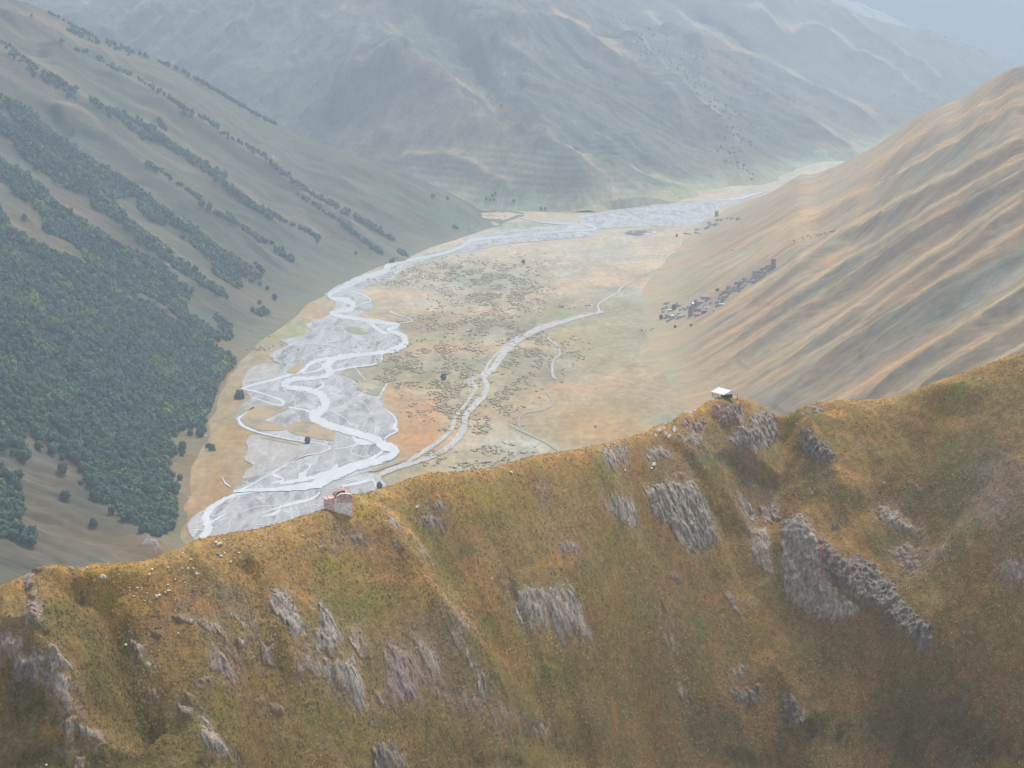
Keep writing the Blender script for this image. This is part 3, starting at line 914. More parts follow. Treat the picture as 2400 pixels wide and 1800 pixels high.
# right slope: dry grass with duller, darker gully sides, some of it shade painted in
right.C[:] = (0.31, 0.225, 0.145)
q_ = fbm(right.X / 220, right.Y / 60, 4, 241)
right.C *= (1 + 0.2 * q_)[..., None]
dr = np.gradient(right.Z, axis=1) / np.gradient(right.Y, axis=1)
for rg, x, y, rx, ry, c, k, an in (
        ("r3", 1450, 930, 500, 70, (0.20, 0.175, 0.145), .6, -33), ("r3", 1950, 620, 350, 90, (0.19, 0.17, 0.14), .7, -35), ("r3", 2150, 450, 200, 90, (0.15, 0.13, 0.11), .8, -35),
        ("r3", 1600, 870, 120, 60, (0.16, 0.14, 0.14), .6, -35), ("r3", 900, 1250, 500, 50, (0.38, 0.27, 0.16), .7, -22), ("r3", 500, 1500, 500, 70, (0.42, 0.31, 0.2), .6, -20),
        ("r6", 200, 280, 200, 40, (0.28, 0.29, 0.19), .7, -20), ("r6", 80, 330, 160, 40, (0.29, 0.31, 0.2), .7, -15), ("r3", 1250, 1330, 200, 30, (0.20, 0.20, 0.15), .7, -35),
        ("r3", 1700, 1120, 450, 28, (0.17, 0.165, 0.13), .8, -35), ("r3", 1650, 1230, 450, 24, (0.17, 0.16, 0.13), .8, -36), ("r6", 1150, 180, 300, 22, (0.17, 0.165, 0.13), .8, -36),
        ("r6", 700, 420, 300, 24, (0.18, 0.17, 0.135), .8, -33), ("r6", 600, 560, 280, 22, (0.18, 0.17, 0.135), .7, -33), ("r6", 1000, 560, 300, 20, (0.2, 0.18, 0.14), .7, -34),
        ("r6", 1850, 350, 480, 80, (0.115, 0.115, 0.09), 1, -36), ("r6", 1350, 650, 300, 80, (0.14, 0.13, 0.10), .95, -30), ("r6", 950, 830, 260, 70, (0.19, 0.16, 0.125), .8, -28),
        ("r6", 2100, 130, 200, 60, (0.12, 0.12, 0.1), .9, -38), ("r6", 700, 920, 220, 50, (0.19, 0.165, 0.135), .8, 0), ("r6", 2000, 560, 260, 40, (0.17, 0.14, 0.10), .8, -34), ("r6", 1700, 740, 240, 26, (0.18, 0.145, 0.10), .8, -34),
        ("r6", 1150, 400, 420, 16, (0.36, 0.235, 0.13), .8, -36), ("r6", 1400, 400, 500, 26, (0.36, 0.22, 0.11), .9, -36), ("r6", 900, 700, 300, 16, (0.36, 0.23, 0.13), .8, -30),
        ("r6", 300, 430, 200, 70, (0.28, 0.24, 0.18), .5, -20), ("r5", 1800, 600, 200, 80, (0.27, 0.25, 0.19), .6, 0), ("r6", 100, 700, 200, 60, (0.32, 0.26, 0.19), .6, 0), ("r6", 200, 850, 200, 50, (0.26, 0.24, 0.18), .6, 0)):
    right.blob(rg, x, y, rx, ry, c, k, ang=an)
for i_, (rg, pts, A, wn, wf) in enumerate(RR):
    # paler grass on each rib, duller ground below: their light and shade in the colour
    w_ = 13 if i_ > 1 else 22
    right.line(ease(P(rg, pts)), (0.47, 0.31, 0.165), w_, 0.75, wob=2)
for i_, (rg, pts, A, wn, wf) in enumerate(RR[2:]):  # shade below and just behind each rib, painted as darker ground
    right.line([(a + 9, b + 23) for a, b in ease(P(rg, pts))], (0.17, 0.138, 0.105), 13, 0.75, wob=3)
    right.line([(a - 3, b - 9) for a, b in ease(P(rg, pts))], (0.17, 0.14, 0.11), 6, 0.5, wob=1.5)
for rg, x, y, rx, ry, k, an in (("r6", 2000, 250, 150, 90, .62, -36), ("r6", 1880, 370, 100, 50, .66, -36), ("r6", 1770, 480, 36, 26, .8, -50), ("r6", 1400, 640, 130, 30, .5, -25), ("r6", 1250, 760, 130, 40, .5, -20),
                               ("r3", 2050, 1350, 120, 24, .55, -38), ("r6", 1560, 590, 100, 26, .5, -35), ("r3", 1450, 1350, 60, 16, .4, -36)):
    right.blob(rg, x, y, rx, ry, (0.25, 0.215, 0.185), .5, rock=k * .9, ang=an)
for x, y, rx, ry, k in ((760, 820, 300, 90, .75), (1000, 720, 200, 90, .8), (1230, 610, 150, 80, .8), (1420, 520, 140, 60, .8), (1600, 420, 130, 50, .75), (1760, 350, 100, 40, .75), (1950, 260, 120, 26, .6), (650, 770, 160, 40, .8)):
    right.blob('v5', x, y, rx, ry, (0.19, 0.175, 0.165), k, rock=.40, ang=-24 if x > 1100 else 0)
    floor.blob('v5', x, y, rx, ry, (0.19, 0.175, 0.165), k * .8, ang=0) if x < 900 else None
right.paint(P('v6', "1100,430 1150,390 1250,350 1380,330 1440,385 1380,430 1220,490 1130,470"), (0.2, 0.18, 0.17), soft=8, k=.8, rock=.45, wob=8)

# mountains across the valley
far.C[:] = (0.11, 0.12, 0.10)
q_ = fbm(far.X / 420, far.Y / 420, 4, 251)
far.C *= (1 + 0.25 * q_)[..., None]
for rg, x, y, rx, ry, c, k, an in (
        ("r1", 1300, 250, 700, 200, (0.10, 0.11, 0.10), .8, -40), ("r2", 350, 480, 330, 160, (0.10, 0.105, 0.10), .8, 0), ("r2", 1250, 420, 350, 140, (0.11, 0.125, 0.115), .7, 0), ("r3", 900, 330, 300, 100, (0.11, 0.12, 0.11), .6, 30),
        ("r2", 550, 900, 330, 60, (0.14, 0.12, 0.115), .8, 10), ("r2", 1000, 900, 350, 120, (0.20, 0.2, 0.15), .7, 0), ("r2", 500, 700, 400, 80, (0.17, 0.165, 0.13), .6, 0),
        ("r2", 1750, 1040, 280, 50, (0.19, 0.24, 0.16), .9, 20), ("r2", 1500, 1100, 130, 50, (0.12, 0.14, 0.13), .8, 0), ("r2", 1300, 160, 350, 60, (0.20, 0.19, 0.14), .7, 10), ("r2", 1600, 330, 280, 40, (0.24, 0.20, 0.15), .7, 25),
        ("r2", 900, 720, 260, 60, (0.19, 0.19, 0.15), .6, 30), ("r3", 350, 350, 400, 50, (0.2, 0.19, 0.15), .6, 40), ("r3", 1100, 700, 350, 60, (0.2, 0.18, 0.15), .7, 30), ("r3", 300, 800, 250, 90, (0.15, 0.145, 0.13), .7, 30), ("r3", 200, 1040, 280, 26, (0.19, 0.25, 0.17), .9, 6)):
    far.blob(rg, x, y, rx, ry, c, k, ang=an)
for i_, (rg, pts, A, wn, wf) in enumerate(FR):  # relief painted in: light crest lines, shaded flanks and gullies
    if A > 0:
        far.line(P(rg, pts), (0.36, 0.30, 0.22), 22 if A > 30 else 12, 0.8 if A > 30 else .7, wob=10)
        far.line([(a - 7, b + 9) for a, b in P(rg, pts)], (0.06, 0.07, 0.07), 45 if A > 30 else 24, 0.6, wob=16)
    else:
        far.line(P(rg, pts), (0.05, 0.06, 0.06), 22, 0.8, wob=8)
for rg, x, y, rx, ry, k, an in (("r2", 920, 430, 60, 60, .75, 40), ("r2", 1040, 260, 110, 60, .5, 20), ("r2", 860, 340, 50, 50, .5, 30), ("r2", 130, 170, 90, 70, .55, 0), ("r1", 1690, 80, 30, 60, .6, 0), ("r1", 1950, 40, 80, 30, .5, 0), ("r2", 860, 835, 34, 14, .8, 0),
                               ("r2", 1330, 695, 34, 14, .7, 20), ("r2", 1560, 1090, 90, 60, .45, 30), ("r2", 1720, 800, 24, 20, .6, 40), ("r2", 1200, 700, 60, 12, .5, 25)):
    far.blob(rg, x, y, rx, ry, (0.32, 0.29, 0.28), .5, rock=k, ang=an)
terr = tr_[..., None] * (0.5 + 0.5 * np.sin(far.Z / 13 * 2 * math.pi))[..., None] * 0.35
far.C = far.C * (1 - terr) + np.array((0.24, 0.22, 0.16)) * terr
far2.C[:] = (0.28, 0.26, 0.24)
far3.C[:] = (0.10, 0.11, 0.12)
far4.C[:] = (0.035, 0.05, 0.06)

# the near ridge
ridge.C[:] = (0.235, 0.145, 0.052)
q_ = fbm(ridge.X / 28, ridge.Y / 34, 4, 261)
g_ = smooth(0.05, 0.8, fbm(ridge.X / 22, ridge.Y / 30, 3, 271))[..., None]
ridge.C *= (1 + 0.22 * q_)[..., None]
ridge.C = ridge.C * (1 - .6 * g_) + np.array((0.17, 0.145, 0.035)) * .6 * g_
tp_ = np.exp(-(np.maximum(-_T - 1, 0) / 7.0) ** 1.3)[..., None] * .7  # sunlit crest painted in as a brighter orange band
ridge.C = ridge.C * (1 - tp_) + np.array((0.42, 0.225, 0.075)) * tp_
ORG, GOLD, OLV, DGR, MAU = (0.44, 0.20, 0.05), (0.34, 0.22, 0.035), (0.19, 0.16, 0.03), (0.07, 0.075, 0.022), (0.19, 0.14, 0.115)
for rg, x, y, rx, ry, c, k, an in (
        ("r7", 640, 700, 60, 80, (0.17, 0.20, 0.03), .9, 0), ("r7", 560, 640, 60, 40, (0.09, 0.11, 0.025), .8, 0), ("r7", 720, 720, 130, 40, GOLD, .7, 0), ("r7", 650, 530, 200, 60, GOLD, .7, 0), ("r7", 330, 540, 140, 40, OLV, .5, 0),
        ("r7", 350, 740, 150, 80, (0.10, 0.10, 0.03), .8, 0), ("r7", 480, 900, 200, 120, (0.12, 0.10, 0.035), .8, 30), ("r7", 600, 1150, 250, 160, (0.11, 0.085, 0.025), .8, 40), ("r7", 200, 1300, 230, 160, (0.085, 0.07, 0.02), .9, 30),
        ("r7", 800, 1450, 350, 160, (0.10, 0.085, 0.022), .9, 10), ("r7", 600, 1600, 400, 120, (0.07, 0.06, 0.02), .8, 0), ("r7", 200, 1600, 300, 100, (0.09, 0.075, 0.02), .8, 0), ("r7", 1900, 500, 110, 60, (0.19, 0.19, 0.035), .8, 10),
        ("r7", 2050, 700, 200, 130, OLV, .7, 0), ("r7", 1350, 580, 200, 40, ORG, .5, -10), ("r7", 1050, 720, 200, 60, (0.30, 0.17, 0.07), .6, 0), ("r7", 1450, 350, 260, 60, (0.34, 0.2, 0.09), .6, -10), ("r7", 1150, 640, 200, 50, MAU, .5, -20),
        ("r7", 1330, 680, 120, 80, MAU, .7, 20), ("r7", 2000, 320, 120, 50, MAU, .8, 10), ("r7", 2080, 130, 60, 40, (0.25, 0.25, 0.04), .95, 0), ("r7", 1500, 1180, 180, 200, OLV, .5, 30), ("r7", 1150, 1300, 200, 60, (.2, .12, .035), .5, 0),
        ("r8", 150, 80, 130, 40, (0.34, 0.23, 0.07), .7, 0), ("r8", 80, 190, 90, 40, GOLD, .7, 0), ("r8", 570, 100, 70, 14, ORG, .9, 10), ("r8", 800, 100, 260, 70, GOLD, .7, 0), ("r8", 720, 420, 90, 40, (0.12, 0.13, 0.04), .7, 0), ("r8", 960, 310, 90, 40, OLV, .7, 0),
        ("r8", 800, 230, 200, 60, OLV, .6, 0), ("r8", 1150, 250, 260, 100, (0.29, 0.19, 0.085), .6, 0), ("r8", 300, 700, 200, 70, OLV, .7, 0), ("r8", 300, 580, 260, 30, (0.38, 0.2, 0.055), .6, 10), ("r8", 850, 850, 110, 30, (0.13, 0.17, 0.03), .8, 45),
        ("r8", 1200, 1130, 220, 90, (0.12, 0.12, 0.028), .85, 30), ("r8", 1180, 1060, 120, 20, GOLD, .7, 30), ("r8", 1000, 1050, 250, 60, (0.30, 0.18, 0.055), .6, 40), ("r8", 1550, 700, 200, 100, OLV, .5, 50), ("r8", 1230, 480, 200, 30, (0.38, 0.2, 0.06), .6, 5),
        ("r8", 600, 640, 260, 30, (0.36, 0.22, 0.08), .6, 32), ("r8", 500, 950, 300, 160, MAU, .55, 30), ("r8", 700, 1250, 350, 50, (0.12, 0.085, 0.07), .75, 20), ("r8", 300, 1400, 260, 60, (0.12, 0.10, 0.03), .7, 0), ("r8", 1250, 1540, 400, 110, (0.08, 0.075, 0.022), .8, 10),
        ("r8", 600, 1540, 300, 80, (0.12, 0.085, 0.03), .7, 0), ("r8", 1150, 1440, 110, 40, (0.10, 0.075, 0.065), .8, 0), ("r8", 1900, 700, 260, 240, (0.27, 0.175, 0.085), .5, 0),
        ("r6", 830, 1110, 60, 120, (0.38, 0.24, 0.04), .95, 10), ("r6", 950, 1060, 110, 30, ORG, .8, 0), ("r6", 1120, 1000, 100, 26, (0.46, 0.24, 0.05), .8, 0), ("r6", 760, 1220, 130, 40, (0.20, 0.19, 0.035), .9, -10), ("r6", 850, 1230, 26, 40, (0.46, 0.21, 0.07), .8, 0),
        ("r6", 1550, 920, 160, 40, (0.26, 0.2, 0.045), .7, -20), ("r6", 1850, 830, 160, 40, (0.24, 0.2, 0.045), .7, -20), ("r6", 1750, 1200, 60, 260, OLV, .8, -15), ("r6", 2000, 1300, 200, 160, (0.20, 0.145, 0.10), .8, 0), ("r6", 2050, 1450, 150, 120, (0.19, 0.145, 0.125), .8, 0),
        ("r6", 1350, 1200, 260, 60, (0.28, 0.17, 0.065), .6, 25), ("r6", 680, 920, 60, 20, (0.27, 0.21, 0.05), .8, 20), ("r6", 360, 960, 90, 30, (0.36, 0.24, 0.055), .8, -30), ("r6", 300, 1380, 80, 10, ORG, .9, 0),
        ("r6", 700, 1450, 200, 80, (0.22, 0.155, 0.12), .7, 0), ("r6", 560, 1250, 200, 40, (0.25, 0.17, 0.09), .6, 0), ("r6", 450, 1150, 110, 60, (0.24, 0.17, 0.11), .7, 0), ("r6", 330, 1240, 120, 50, (0.18, 0.155, 0.11), .7, 0),
        ("r9", 1300, 480, 180, 60, (0.34, 0.19, 0.055), .7, 45), ("r9", 1900, 300, 120, 120, (0.19, 0.16, 0.045), .7, 40), ("r9", 2000, 120, 200, 140, (0.2, 0.15, 0.13), .8, 0), ("r9", 2150, 560, 120, 90, (0.16, 0.12, 0.11), .8, 0),
        ("r9", 1200, 1000, 400, 160, (0.2, 0.13, 0.06), .6, 20), ("r9", 1000, 1450, 300, 120, (0.10, 0.08, 0.03), .8, 0), ("r9", 1700, 1450, 400, 200, (0.12, 0.09, 0.045), .8, 0), ("r9", 400, 950, 260, 100, (0.24, 0.16, 0.06), .5, 30), ("r9", 500, 1400, 300, 120, (0.13, 0.095, 0.04), .7, 20),
        ("r9", 600, 1600, 300, 60, (0.085, 0.062, 0.028), .7, 0), ("r9", 2000, 1560, 260, 110, (0.085, 0.063, 0.033), .7, 0), ("r8", 900, 1600, 300, 40, (0.075, 0.06, 0.024), .7, 0),  # bottom shade painted in as dark turf, as in the low blobs above
        ("r7", 250, 1560, 250, 80, (0.07, 0.058, 0.02), .8, 0), ("r7", 1250, 1600, 250, 50, (0.07, 0.058, 0.022), .8, 0), ("r7", 100, 1200, 160, 90, (0.08, 0.065, 0.02), .6, 0),
        ("r9", 250, 1150, 100, 20, (0.34, 0.2, 0.045), .8, 50), ("r9", 1450, 170, 160, 60, (0.19, 0.15, 0.10), .6, 20), ("r9", 1550, 480, 140, 60, (0.15, 0.12, 0.10), .7, 30), ("r9", 1700, 900, 200, 60, (0.22, 0.13, 0.05), .6, 30)):
    ridge.blob(rg, x, y, rx, ry, c, k, ang=an)
for rg, pts in (("r8", "65,150 150,140 230,155 290,200 340,270 400,310 450,390 520,460"), ("r8", "400,520 500,580 560,660 620,720 700,780 760,860")):
    ridge.line(P(rg, pts), (0.46, 0.27, 0.11), 0.9, 0.8, wob=.3)

def mute(sh, k, gain, tone=(1.08, 1.0, 0.9)):
    lum = (sh.C @ np.array((0.3, 0.55, 0.15)))[..., None] * np.array(tone)
    sh.C[:] = (sh.C * (1 - k) + lum * k) * gain


mute(ridge, 0.3, 1.08, (1.06, 1.0, 0.54))
mute(left, 0.3, 0.64, (0.95, 1.02, 0.9))
mute(right, 0.1, 1.08, (1.15, 1.0, 0.82))
mute(floor, 0.15, 0.86, (1.06, 1.0, 0.84))
far.C *= (0.95, 0.88, 0.82)
fe = (smooth(120, 0, f_ + 30 * fbm(far.X / 90, far.Y / 90, 3, 255)) * smooth(60, 10, far.Z) * 0.8)[..., None]
far.C = far.C * (1 - fe) + np.array((0.30, 0.31, 0.21)) * fe
ft = (smooth(130, 0, e_ + 25 * fbm(right.X / 60, right.Y / 90, 3, 245)) * smooth(1900, 2300, right.Y) * 0.75)[..., None]
right.C = right.C * (1 - ft) + np.array((0.36, 0.31, 0.21)) * ft
mat_floor = terrain_mat("valley ground", (0.12, 0.03, 0.004), 0.22, 0.3, 2.0, streak=(1, 0.45, 1), rockcol=(0.35, 0.35, 0.36))
mat_left = terrain_mat("hill grass", (0.25, 0.045, 0.006), 0.25, 0.5, 2.5, streak=(0.35, 1, 0.35), rockcol=(0.30, 0.28, 0.29), rock_streak=(0.6, 1, 0.6), rock_scale=0.12)
mat_right = terrain_mat("dry hill grass", (0.3, 0.05, 0.007), 0.2, 0.5, 2.0, streak=(0.3, 1, 0.3), rockcol=(0.30, 0.28, 0.28), rock_streak=(0.5, 1, 0.5), rock_scale=0.16)
mat_far = terrain_mat("mountain grass", (0.09, 0.02, 0.003), 0.3, 0.8, 8.0, streak=(1, .5, .5), rockcol=(0.42, 0.38, 0.37), rock_scale=0.05)
mat_ridge = terrain_mat("ridge grass", (2.8, 0.6, 0.07), 0.45, 0.9, 0.35, streak=(1, .8, .8), rot=(0, 0, 0.15), rockcol=(0.26, 0.23, 0.22), rock_streak=(1, .3, .3), rock_scale=1.2, warm=(1.2, 1.0, 0.85), cool=(0.86, 0.98, 0.9))
# (region, tone, bulk in metres, grassiness, outline)
OUT = [
    ("r7", "m", 1.2, .1, "150,720 230,710 242,770 220,805 180,795 155,820"), ("r7", "m", 1.4, .1, "-40,885 60,890 105,905 135,955 95,1000 60,1035 -40,1010"), ("r7", "d", 1.9, .05, "60,1025 110,1005 190,1010 270,1010 290,1080 285,1140 205,1165 120,1140 75,1110"),
    ("r7", "g", 1.9, .05, "305,950 340,985 352,1020 400,1065 422,1100 375,1085 330,1085 305,1130 280,1100 272,1020"), ("r7", "s", .8, .2, "295,1115 360,1110 400,1150 395,1220 430,1310 425,1335 395,1330 345,1280 290,1215"),
    ("r7", "g", 1.1, .3, "375,1395 440,1370 415,1450 412,1500 380,1522 368,1460"), ("r7", "g", 1.1, .3, "450,1425 520,1430 605,1475 575,1505 500,1490"), ("r7", "g", 1.1, .2, "758,952 830,952 822,1035 852,1085 820,1095 788,1040"),
    ("r7", "g", .8, .35, "1130,822 1230,815 1275,860 1282,895 1220,902 1160,865"), ("r7", "m", .9, .25, "1190,960 1250,965 1305,1050 1362,1160 1330,1180 1265,1115 1208,1090"), ("r7", "m", .7, .35, "1285,900 1330,960 1382,1050 1345,1045 1290,975"),
    ("r7", "g", .7, .35, "1320,780 1400,795 1460,805 1452,872 1400,860"), ("r7", "g", 1.0, .25, "1548,640 1640,650 1695,740 1735,830 1755,905 1690,922 1612,830 1552,760"), ("r7", "g", 1.0, .15, "1818,680 1850,730 1920,830 1955,940 1905,1000 1812,985 1802,880 1828,800"),
    ("r7", "s", .5, .5, "1700,1000 1800,1010 1880,1060 1900,1150 1800,1150 1700,1110"), ("r7", "s", .8, .35, "1850,1010 1960,1050 2000,1150 1990,1240 1920,1220 1860,1120"), ("r8", "g", 1.1, .1, "28,1040 70,1030 112,1150 152,1270 140,1322 60,1300 15,1200"),
    ("r7", "m", .7, .4, "1490,940 1560,975 1565,1060 1500,1080"), ("r7", "g", 1.3, .1, "1140,1375 1195,1395 1250,1480 1330,1600 1255,1572 1190,1555 1158,1470"), ("r7", "g", .8, .3, "1020,1310 1095,1320 1095,1360 1035,1352"), ("r7", "d", .8, .4, "1045,1215 1110,1250 1138,1302 1080,1292 1040,1260"),
    ("r7", "d", .7, .4, "1115,1165 1200,1150 1175,1212 1122,1205"), ("r7", "g", .8, .3, "438,1600 480,1605 472,1670 438,1670"), ("r8", "d", 1.6, .15, "185,1565 230,1515 300,1520 352,1590 385,1680 185,1680"), ("r7", "d", .8, .3, "1545,1295 1620,1320 1612,1352 1560,1335"), ("r7", "d", .6, .4, "1455,1275 1525,1250 1535,1290 1480,1300"),
    ("r7", "g", .6, .3, "850,1210 882,1228 885,1262 858,1255"), ("r7", "g", 1.3, .1, "135,575 160,552 192,550 182,595 200,610 175,632 140,622"), ("r7", "g", .7, .3, "158,655 210,650 205,692 175,688"), ("r7", "g", .6, .4, "180,530 215,505 250,515 225,540"), ("r7", "g", .6, .5, "380,500 410,495 430,520 400,535"),
    ("r7", "g", .5, .6, "1795,375 1925,395 1915,432 1820,410"), ("r7", "d", .6, .4, "2000,330 2080,320 2110,380 2030,385"), ("r7", "d", .6, .4, "870,880 915,875 925,905 885,910"), ("r7", "g", .5, .4, "985,790 1070,785 1110,815 1060,830 1000,815"), ("r7", "g", .6, .3, "1365,930 1410,925 1400,960 1370,975"),
    ("r8", "g", 1.0, .25, "1030,640 1060,615 1150,635 1240,620 1330,645 1375,750 1400,850 1438,912 1385,890 1300,915 1250,930 1228,880 1085,862 1000,805 992,720"), ("r8", "g", .9, .25, "1480,105 1560,85 1660,92 1702,250 1682,315 1620,250 1520,185"), ("r8", "g", 1.7, .05, "1718,50 1850,22 2020,18 2085,130 2142,290 2145,400 2080,380 1995,412 1905,335 1872,250 1780,205 1762,125"),
    ("r8", "d", .8, .3, "520,130 580,128 606,175 592,200 530,175"), ("r8", "d", .9, .35, "448,225 520,190 600,225 583,302 500,292 450,262"), ("r8", "g", .6, .4, "240,205 330,250 345,305 290,275"), ("r8", "g", .6, .4, "290,370 340,360 360,410 330,420"), ("r8", "g", .6, .3, "438,380 490,425 500,465 450,435"),
    ("r8", "m", .6, .4, "600,750 660,778 735,830 790,895 720,862 640,802"), ("r8", "g", .9, .3, "610,845 680,900 710,1000 770,1060 830,1130 838,1250 790,1255 765,1125 700,1015 640,925"), ("r8", "m", .8, .45, "235,960 330,945 400,1010 440,1060 492,1170 430,1275 300,1300 165,1300 160,1240 240,1190 255,1060"),
    ("r8", "s", .5, .6, "50,850 110,845 150,950 160,1030 90,1010 50,930"), ("r8", "s", .5, .6, "400,880 460,890 540,1010 590,1160 530,1180 470,1050 410,950"), ("r8", "m", .7, .5, "550,1225 700,1240 860,1290 960,1330 1045,1372 960,1395 880,1412 800,1345 640,1300"),
    ("r8", "m", .7, .5, "1205,370 1290,355 1365,375 1362,440 1285,432"), ("r8", "m", .5, .5, "1108,45 1190,48 1182,82 1120,88"), ("r8", "d", .6, .4, "1880,540 1932,548 1930,585 1888,572"), ("r8", "d", .7, .5, "1830,825 1935,820 1925,870 1850,880"), ("r8", "g", .5, .55, "1825,860 1900,880 1905,1000 1850,960"),
    ("r8", "g", .5, .4, "1825,680 1868,770 1842,745"), ("r8", "g", .6, .5, "1920,1150 1975,1225 1962,1295 1925,1235"), ("r8", "d", .6, .5, "1095,1425 1200,1408 1188,1480 1110,1475"), ("r8", "d", .6, .5, "900,590 960,585 970,625 925,625"),
    ("r9", "g", 1.1, .2, "800,262 870,200 945,225 1000,310 1030,420 1060,560 1120,640 1200,690 1252,750 1190,815 1100,825 985,795 885,742 830,640 802,480"), ("r9", "d", 1.6, .2, "1025,335 1105,395 1180,470 1250,430 1330,490 1440,590 1482,690 1400,745 1270,730 1150,640 1062,560 1000,430"), ("r9", "r", 1.2, .1, "980,420 1060,370 1115,420 1125,520 1115,610 1060,590 1000,500"),
    ("r9", "d", 1.4, .2, "1478,680 1552,760 1672,880 1662,985 1590,995 1482,885 1400,790 1420,730"), ("r9", "g", .9, .3, "550,60 600,115 655,160 662,232 600,235 562,165"), ("r9", "s", .5, .3, "620,285 720,285 745,400 768,545 705,540 640,445"), ("r9", "g", .6, .4, "488,645 540,685 582,805 520,745"),
    ("r9", "m", .8, .5, "690,150 780,130 800,230 720,260 680,210"), ("r9", "g", .9, .45, "1330,155 1420,150 1500,215 1635,280 1605,312 1450,292 1375,240"), ("r9", "m", .8, .55, "1410,400 1540,370 1620,480 1605,555 1500,512"), ("r9", "m", .6, .6, "1620,370 1740,380 1760,460 1660,470"),
    ("r9", "g", .8, .4, "500,1085 590,1065 605,1130 540,1135"), ("r9", "d", .9, .4, "508,1180 690,1188 712,1252 605,1305 530,1262"), ("r9", "d", 1.3, .2, "820,1245 870,1240 935,1340 935,1462 862,1440 818,1340"), ("r9", "m", .8, .4, "2050,500 2196,440 2260,540 2196,620 2070,572"), ("r9", "d", .5, .5, "1100,260 1140,260 1140,290 1105,285"), ("r9", "d", .6, .6, "1540,20 1590,40 1640,80 1600,90"),
    ("r6", "m", 1.3, .3, "470,985 500,950 570,935 598,1000 585,1060 500,1062 445,1040"), ("r6", "r", 1.0, .15, "412,952 460,958 480,1000 440,1030 415,1020"), ("r6", "g", 1.8, .15, "640,1030 690,965 770,1010 795,1110 745,1190 645,1225 560,1192 510,1150 545,1100 600,1080"), ("r6", "m", 1.3, .25, "238,1062 270,1035 320,1028 370,1050 352,1095 262,1085"), ("r6", "r", .9, .1, "262,1088 340,1080 348,1108 275,1118"),
    ("r6", "g", .9, .5, "200,1130 262,1120 350,1125 385,1180 330,1205 240,1162"), ("r6", "d", 1.5, .2, "888,1135 1000,1118 1062,1180 1125,1232 1110,1272 1020,1292 930,1222"), ("r6", "g", .8, .4, "950,972 1000,952 1045,962 1062,992 960,1000"), ("r6", "g", .7, .45, "10,1195 120,1180 182,1232 90,1262"), ("r5", "g", .9, .35, "1498,1205 1560,1190 1645,1190 1640,1280 1562,1322 1502,1290"), ("r5", "g", .8, .45, "1720,1232 1800,1205 1882,1212 1885,1260 1745,1262"),
    ("r6", "m", .6, .5, "178,1332 250,1328 245,1372 180,1362"), ("r6", "g", .7, .6, "690,960 760,1000 780,1030 720,1010")]
for rg, tn, bulk, gr, txt in OUT:
    # loose stones and thin turf round each outcrop
    ridge.paint(P(rg, txt), {"g": (0.27, 0.22, 0.16), "m": (0.26, 0.19, 0.16), "d": (0.17, 0.13, 0.10), "s": (0.3, 0.24, 0.2), "r": (0.3, 0.18, 0.15)}[tn], soft=2.6, k=.75, rock=.40, wob=1.6, wsc=2.4)
nt = mat_ridge.node_tree                      # trodden ledges and bare soil between the grass
bs = nt.nodes["Principled BSDF"]
src = bs.inputs["Base Color"].links[0].from_socket
tv = coords(nt, (0.12, 0.12, 1.0))
wv = noise(nt, tv, 1.25, 3, 0.55, 0.8)
pm = noise(nt, coords(nt), 0.11, 4, 0.65)
led = math_(nt, 'MULTIPLY', rng(nt, wv, 0.52, 0.60, 0, 0.42), rng(nt, pm, 0.45, 0.6, 0, 1))
c1 = mixc(nt, led, src, (0.17, 0.115, 0.075))
sp = noise(nt, coords(nt, (1, .5, .5)), 0.35, 5, 0.75)
c2 = mixc(nt, math_(nt, 'MULTIPLY', rng(nt, sp, 0.56, 0.66, 0, 0.5), rng(nt, pm, 0.6, 0.4, 0.2, 1)), c1, (0.23, 0.17, 0.13))
sk = noise(nt, coords(nt), 3.4, 3, 0.8)
c3 = mixc(nt, rng(nt, sk, 0.60, 0.70, 0, 0.6), c2, (0.07, 0.055, 0.03))
nt.links.new(c3, bs.inputs["Base Color"])
floor.build("ground", mat_floor)
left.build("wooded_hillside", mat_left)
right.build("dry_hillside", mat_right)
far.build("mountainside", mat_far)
far2.build("distant_mountain", mat_far)
far3.build("distant_mountain", mat_far)
far4.build("distant_mountain", mat_far)
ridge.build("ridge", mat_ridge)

# ---------------------------------------------------------------- gravel bed, islands, water, stony side stream
def catmull(pts, n=6):
    out = []
    p = [pts[0]] + list(pts) + [pts[-1]]
    for i in range(1, len(p) - 2):
        for k in range(n):
            t = k / n
            out.append(tuple(0.5 * ((2 * b) + (-a + c) * t + (2 * a - 5 * b + 4 * c - d) * t * t + (-a + 3 * b - 3 * c + d) * t ** 3)
                             for a, b, c, d in zip(p[i - 1], p[i], p[i + 1], p[i + 2])))
    out.append(tuple(pts[-1]))
    return out


def flat_sheet(name, pts, z, mat, jag=3.0, n=4, kind="structure"):
    """a level sheet with an irregular bank, laid on the valley floor"""
    rn = random.Random(len(pts) * 7 + int(pts[0][0]))
    q = catmull(list(pts) + [pts[0]], n)[:-1]
    w = []
    for i, p in enumerate(q):
        r = jag / F * 2400 / 2200
        x, y = floor_at(p[0] + rn.gauss(0, jag) * .5, p[1] + rn.gauss(0, jag) * 0.16, z)
        w.append(Vector((x, y, z)))
    tris = geometry.tessellate_polygon([w])
    me = bpy.data.meshes.new(name)
    me.from_pydata([tuple(v) for v in w], [], [tuple(t) for t in tris])
    me.materials.append(mat)
    for p_ in me.polygons:
        if p_.normal.z < 0:
            p_.flip()
    o = link(name, me)
    o["kind"] = kind
    return o


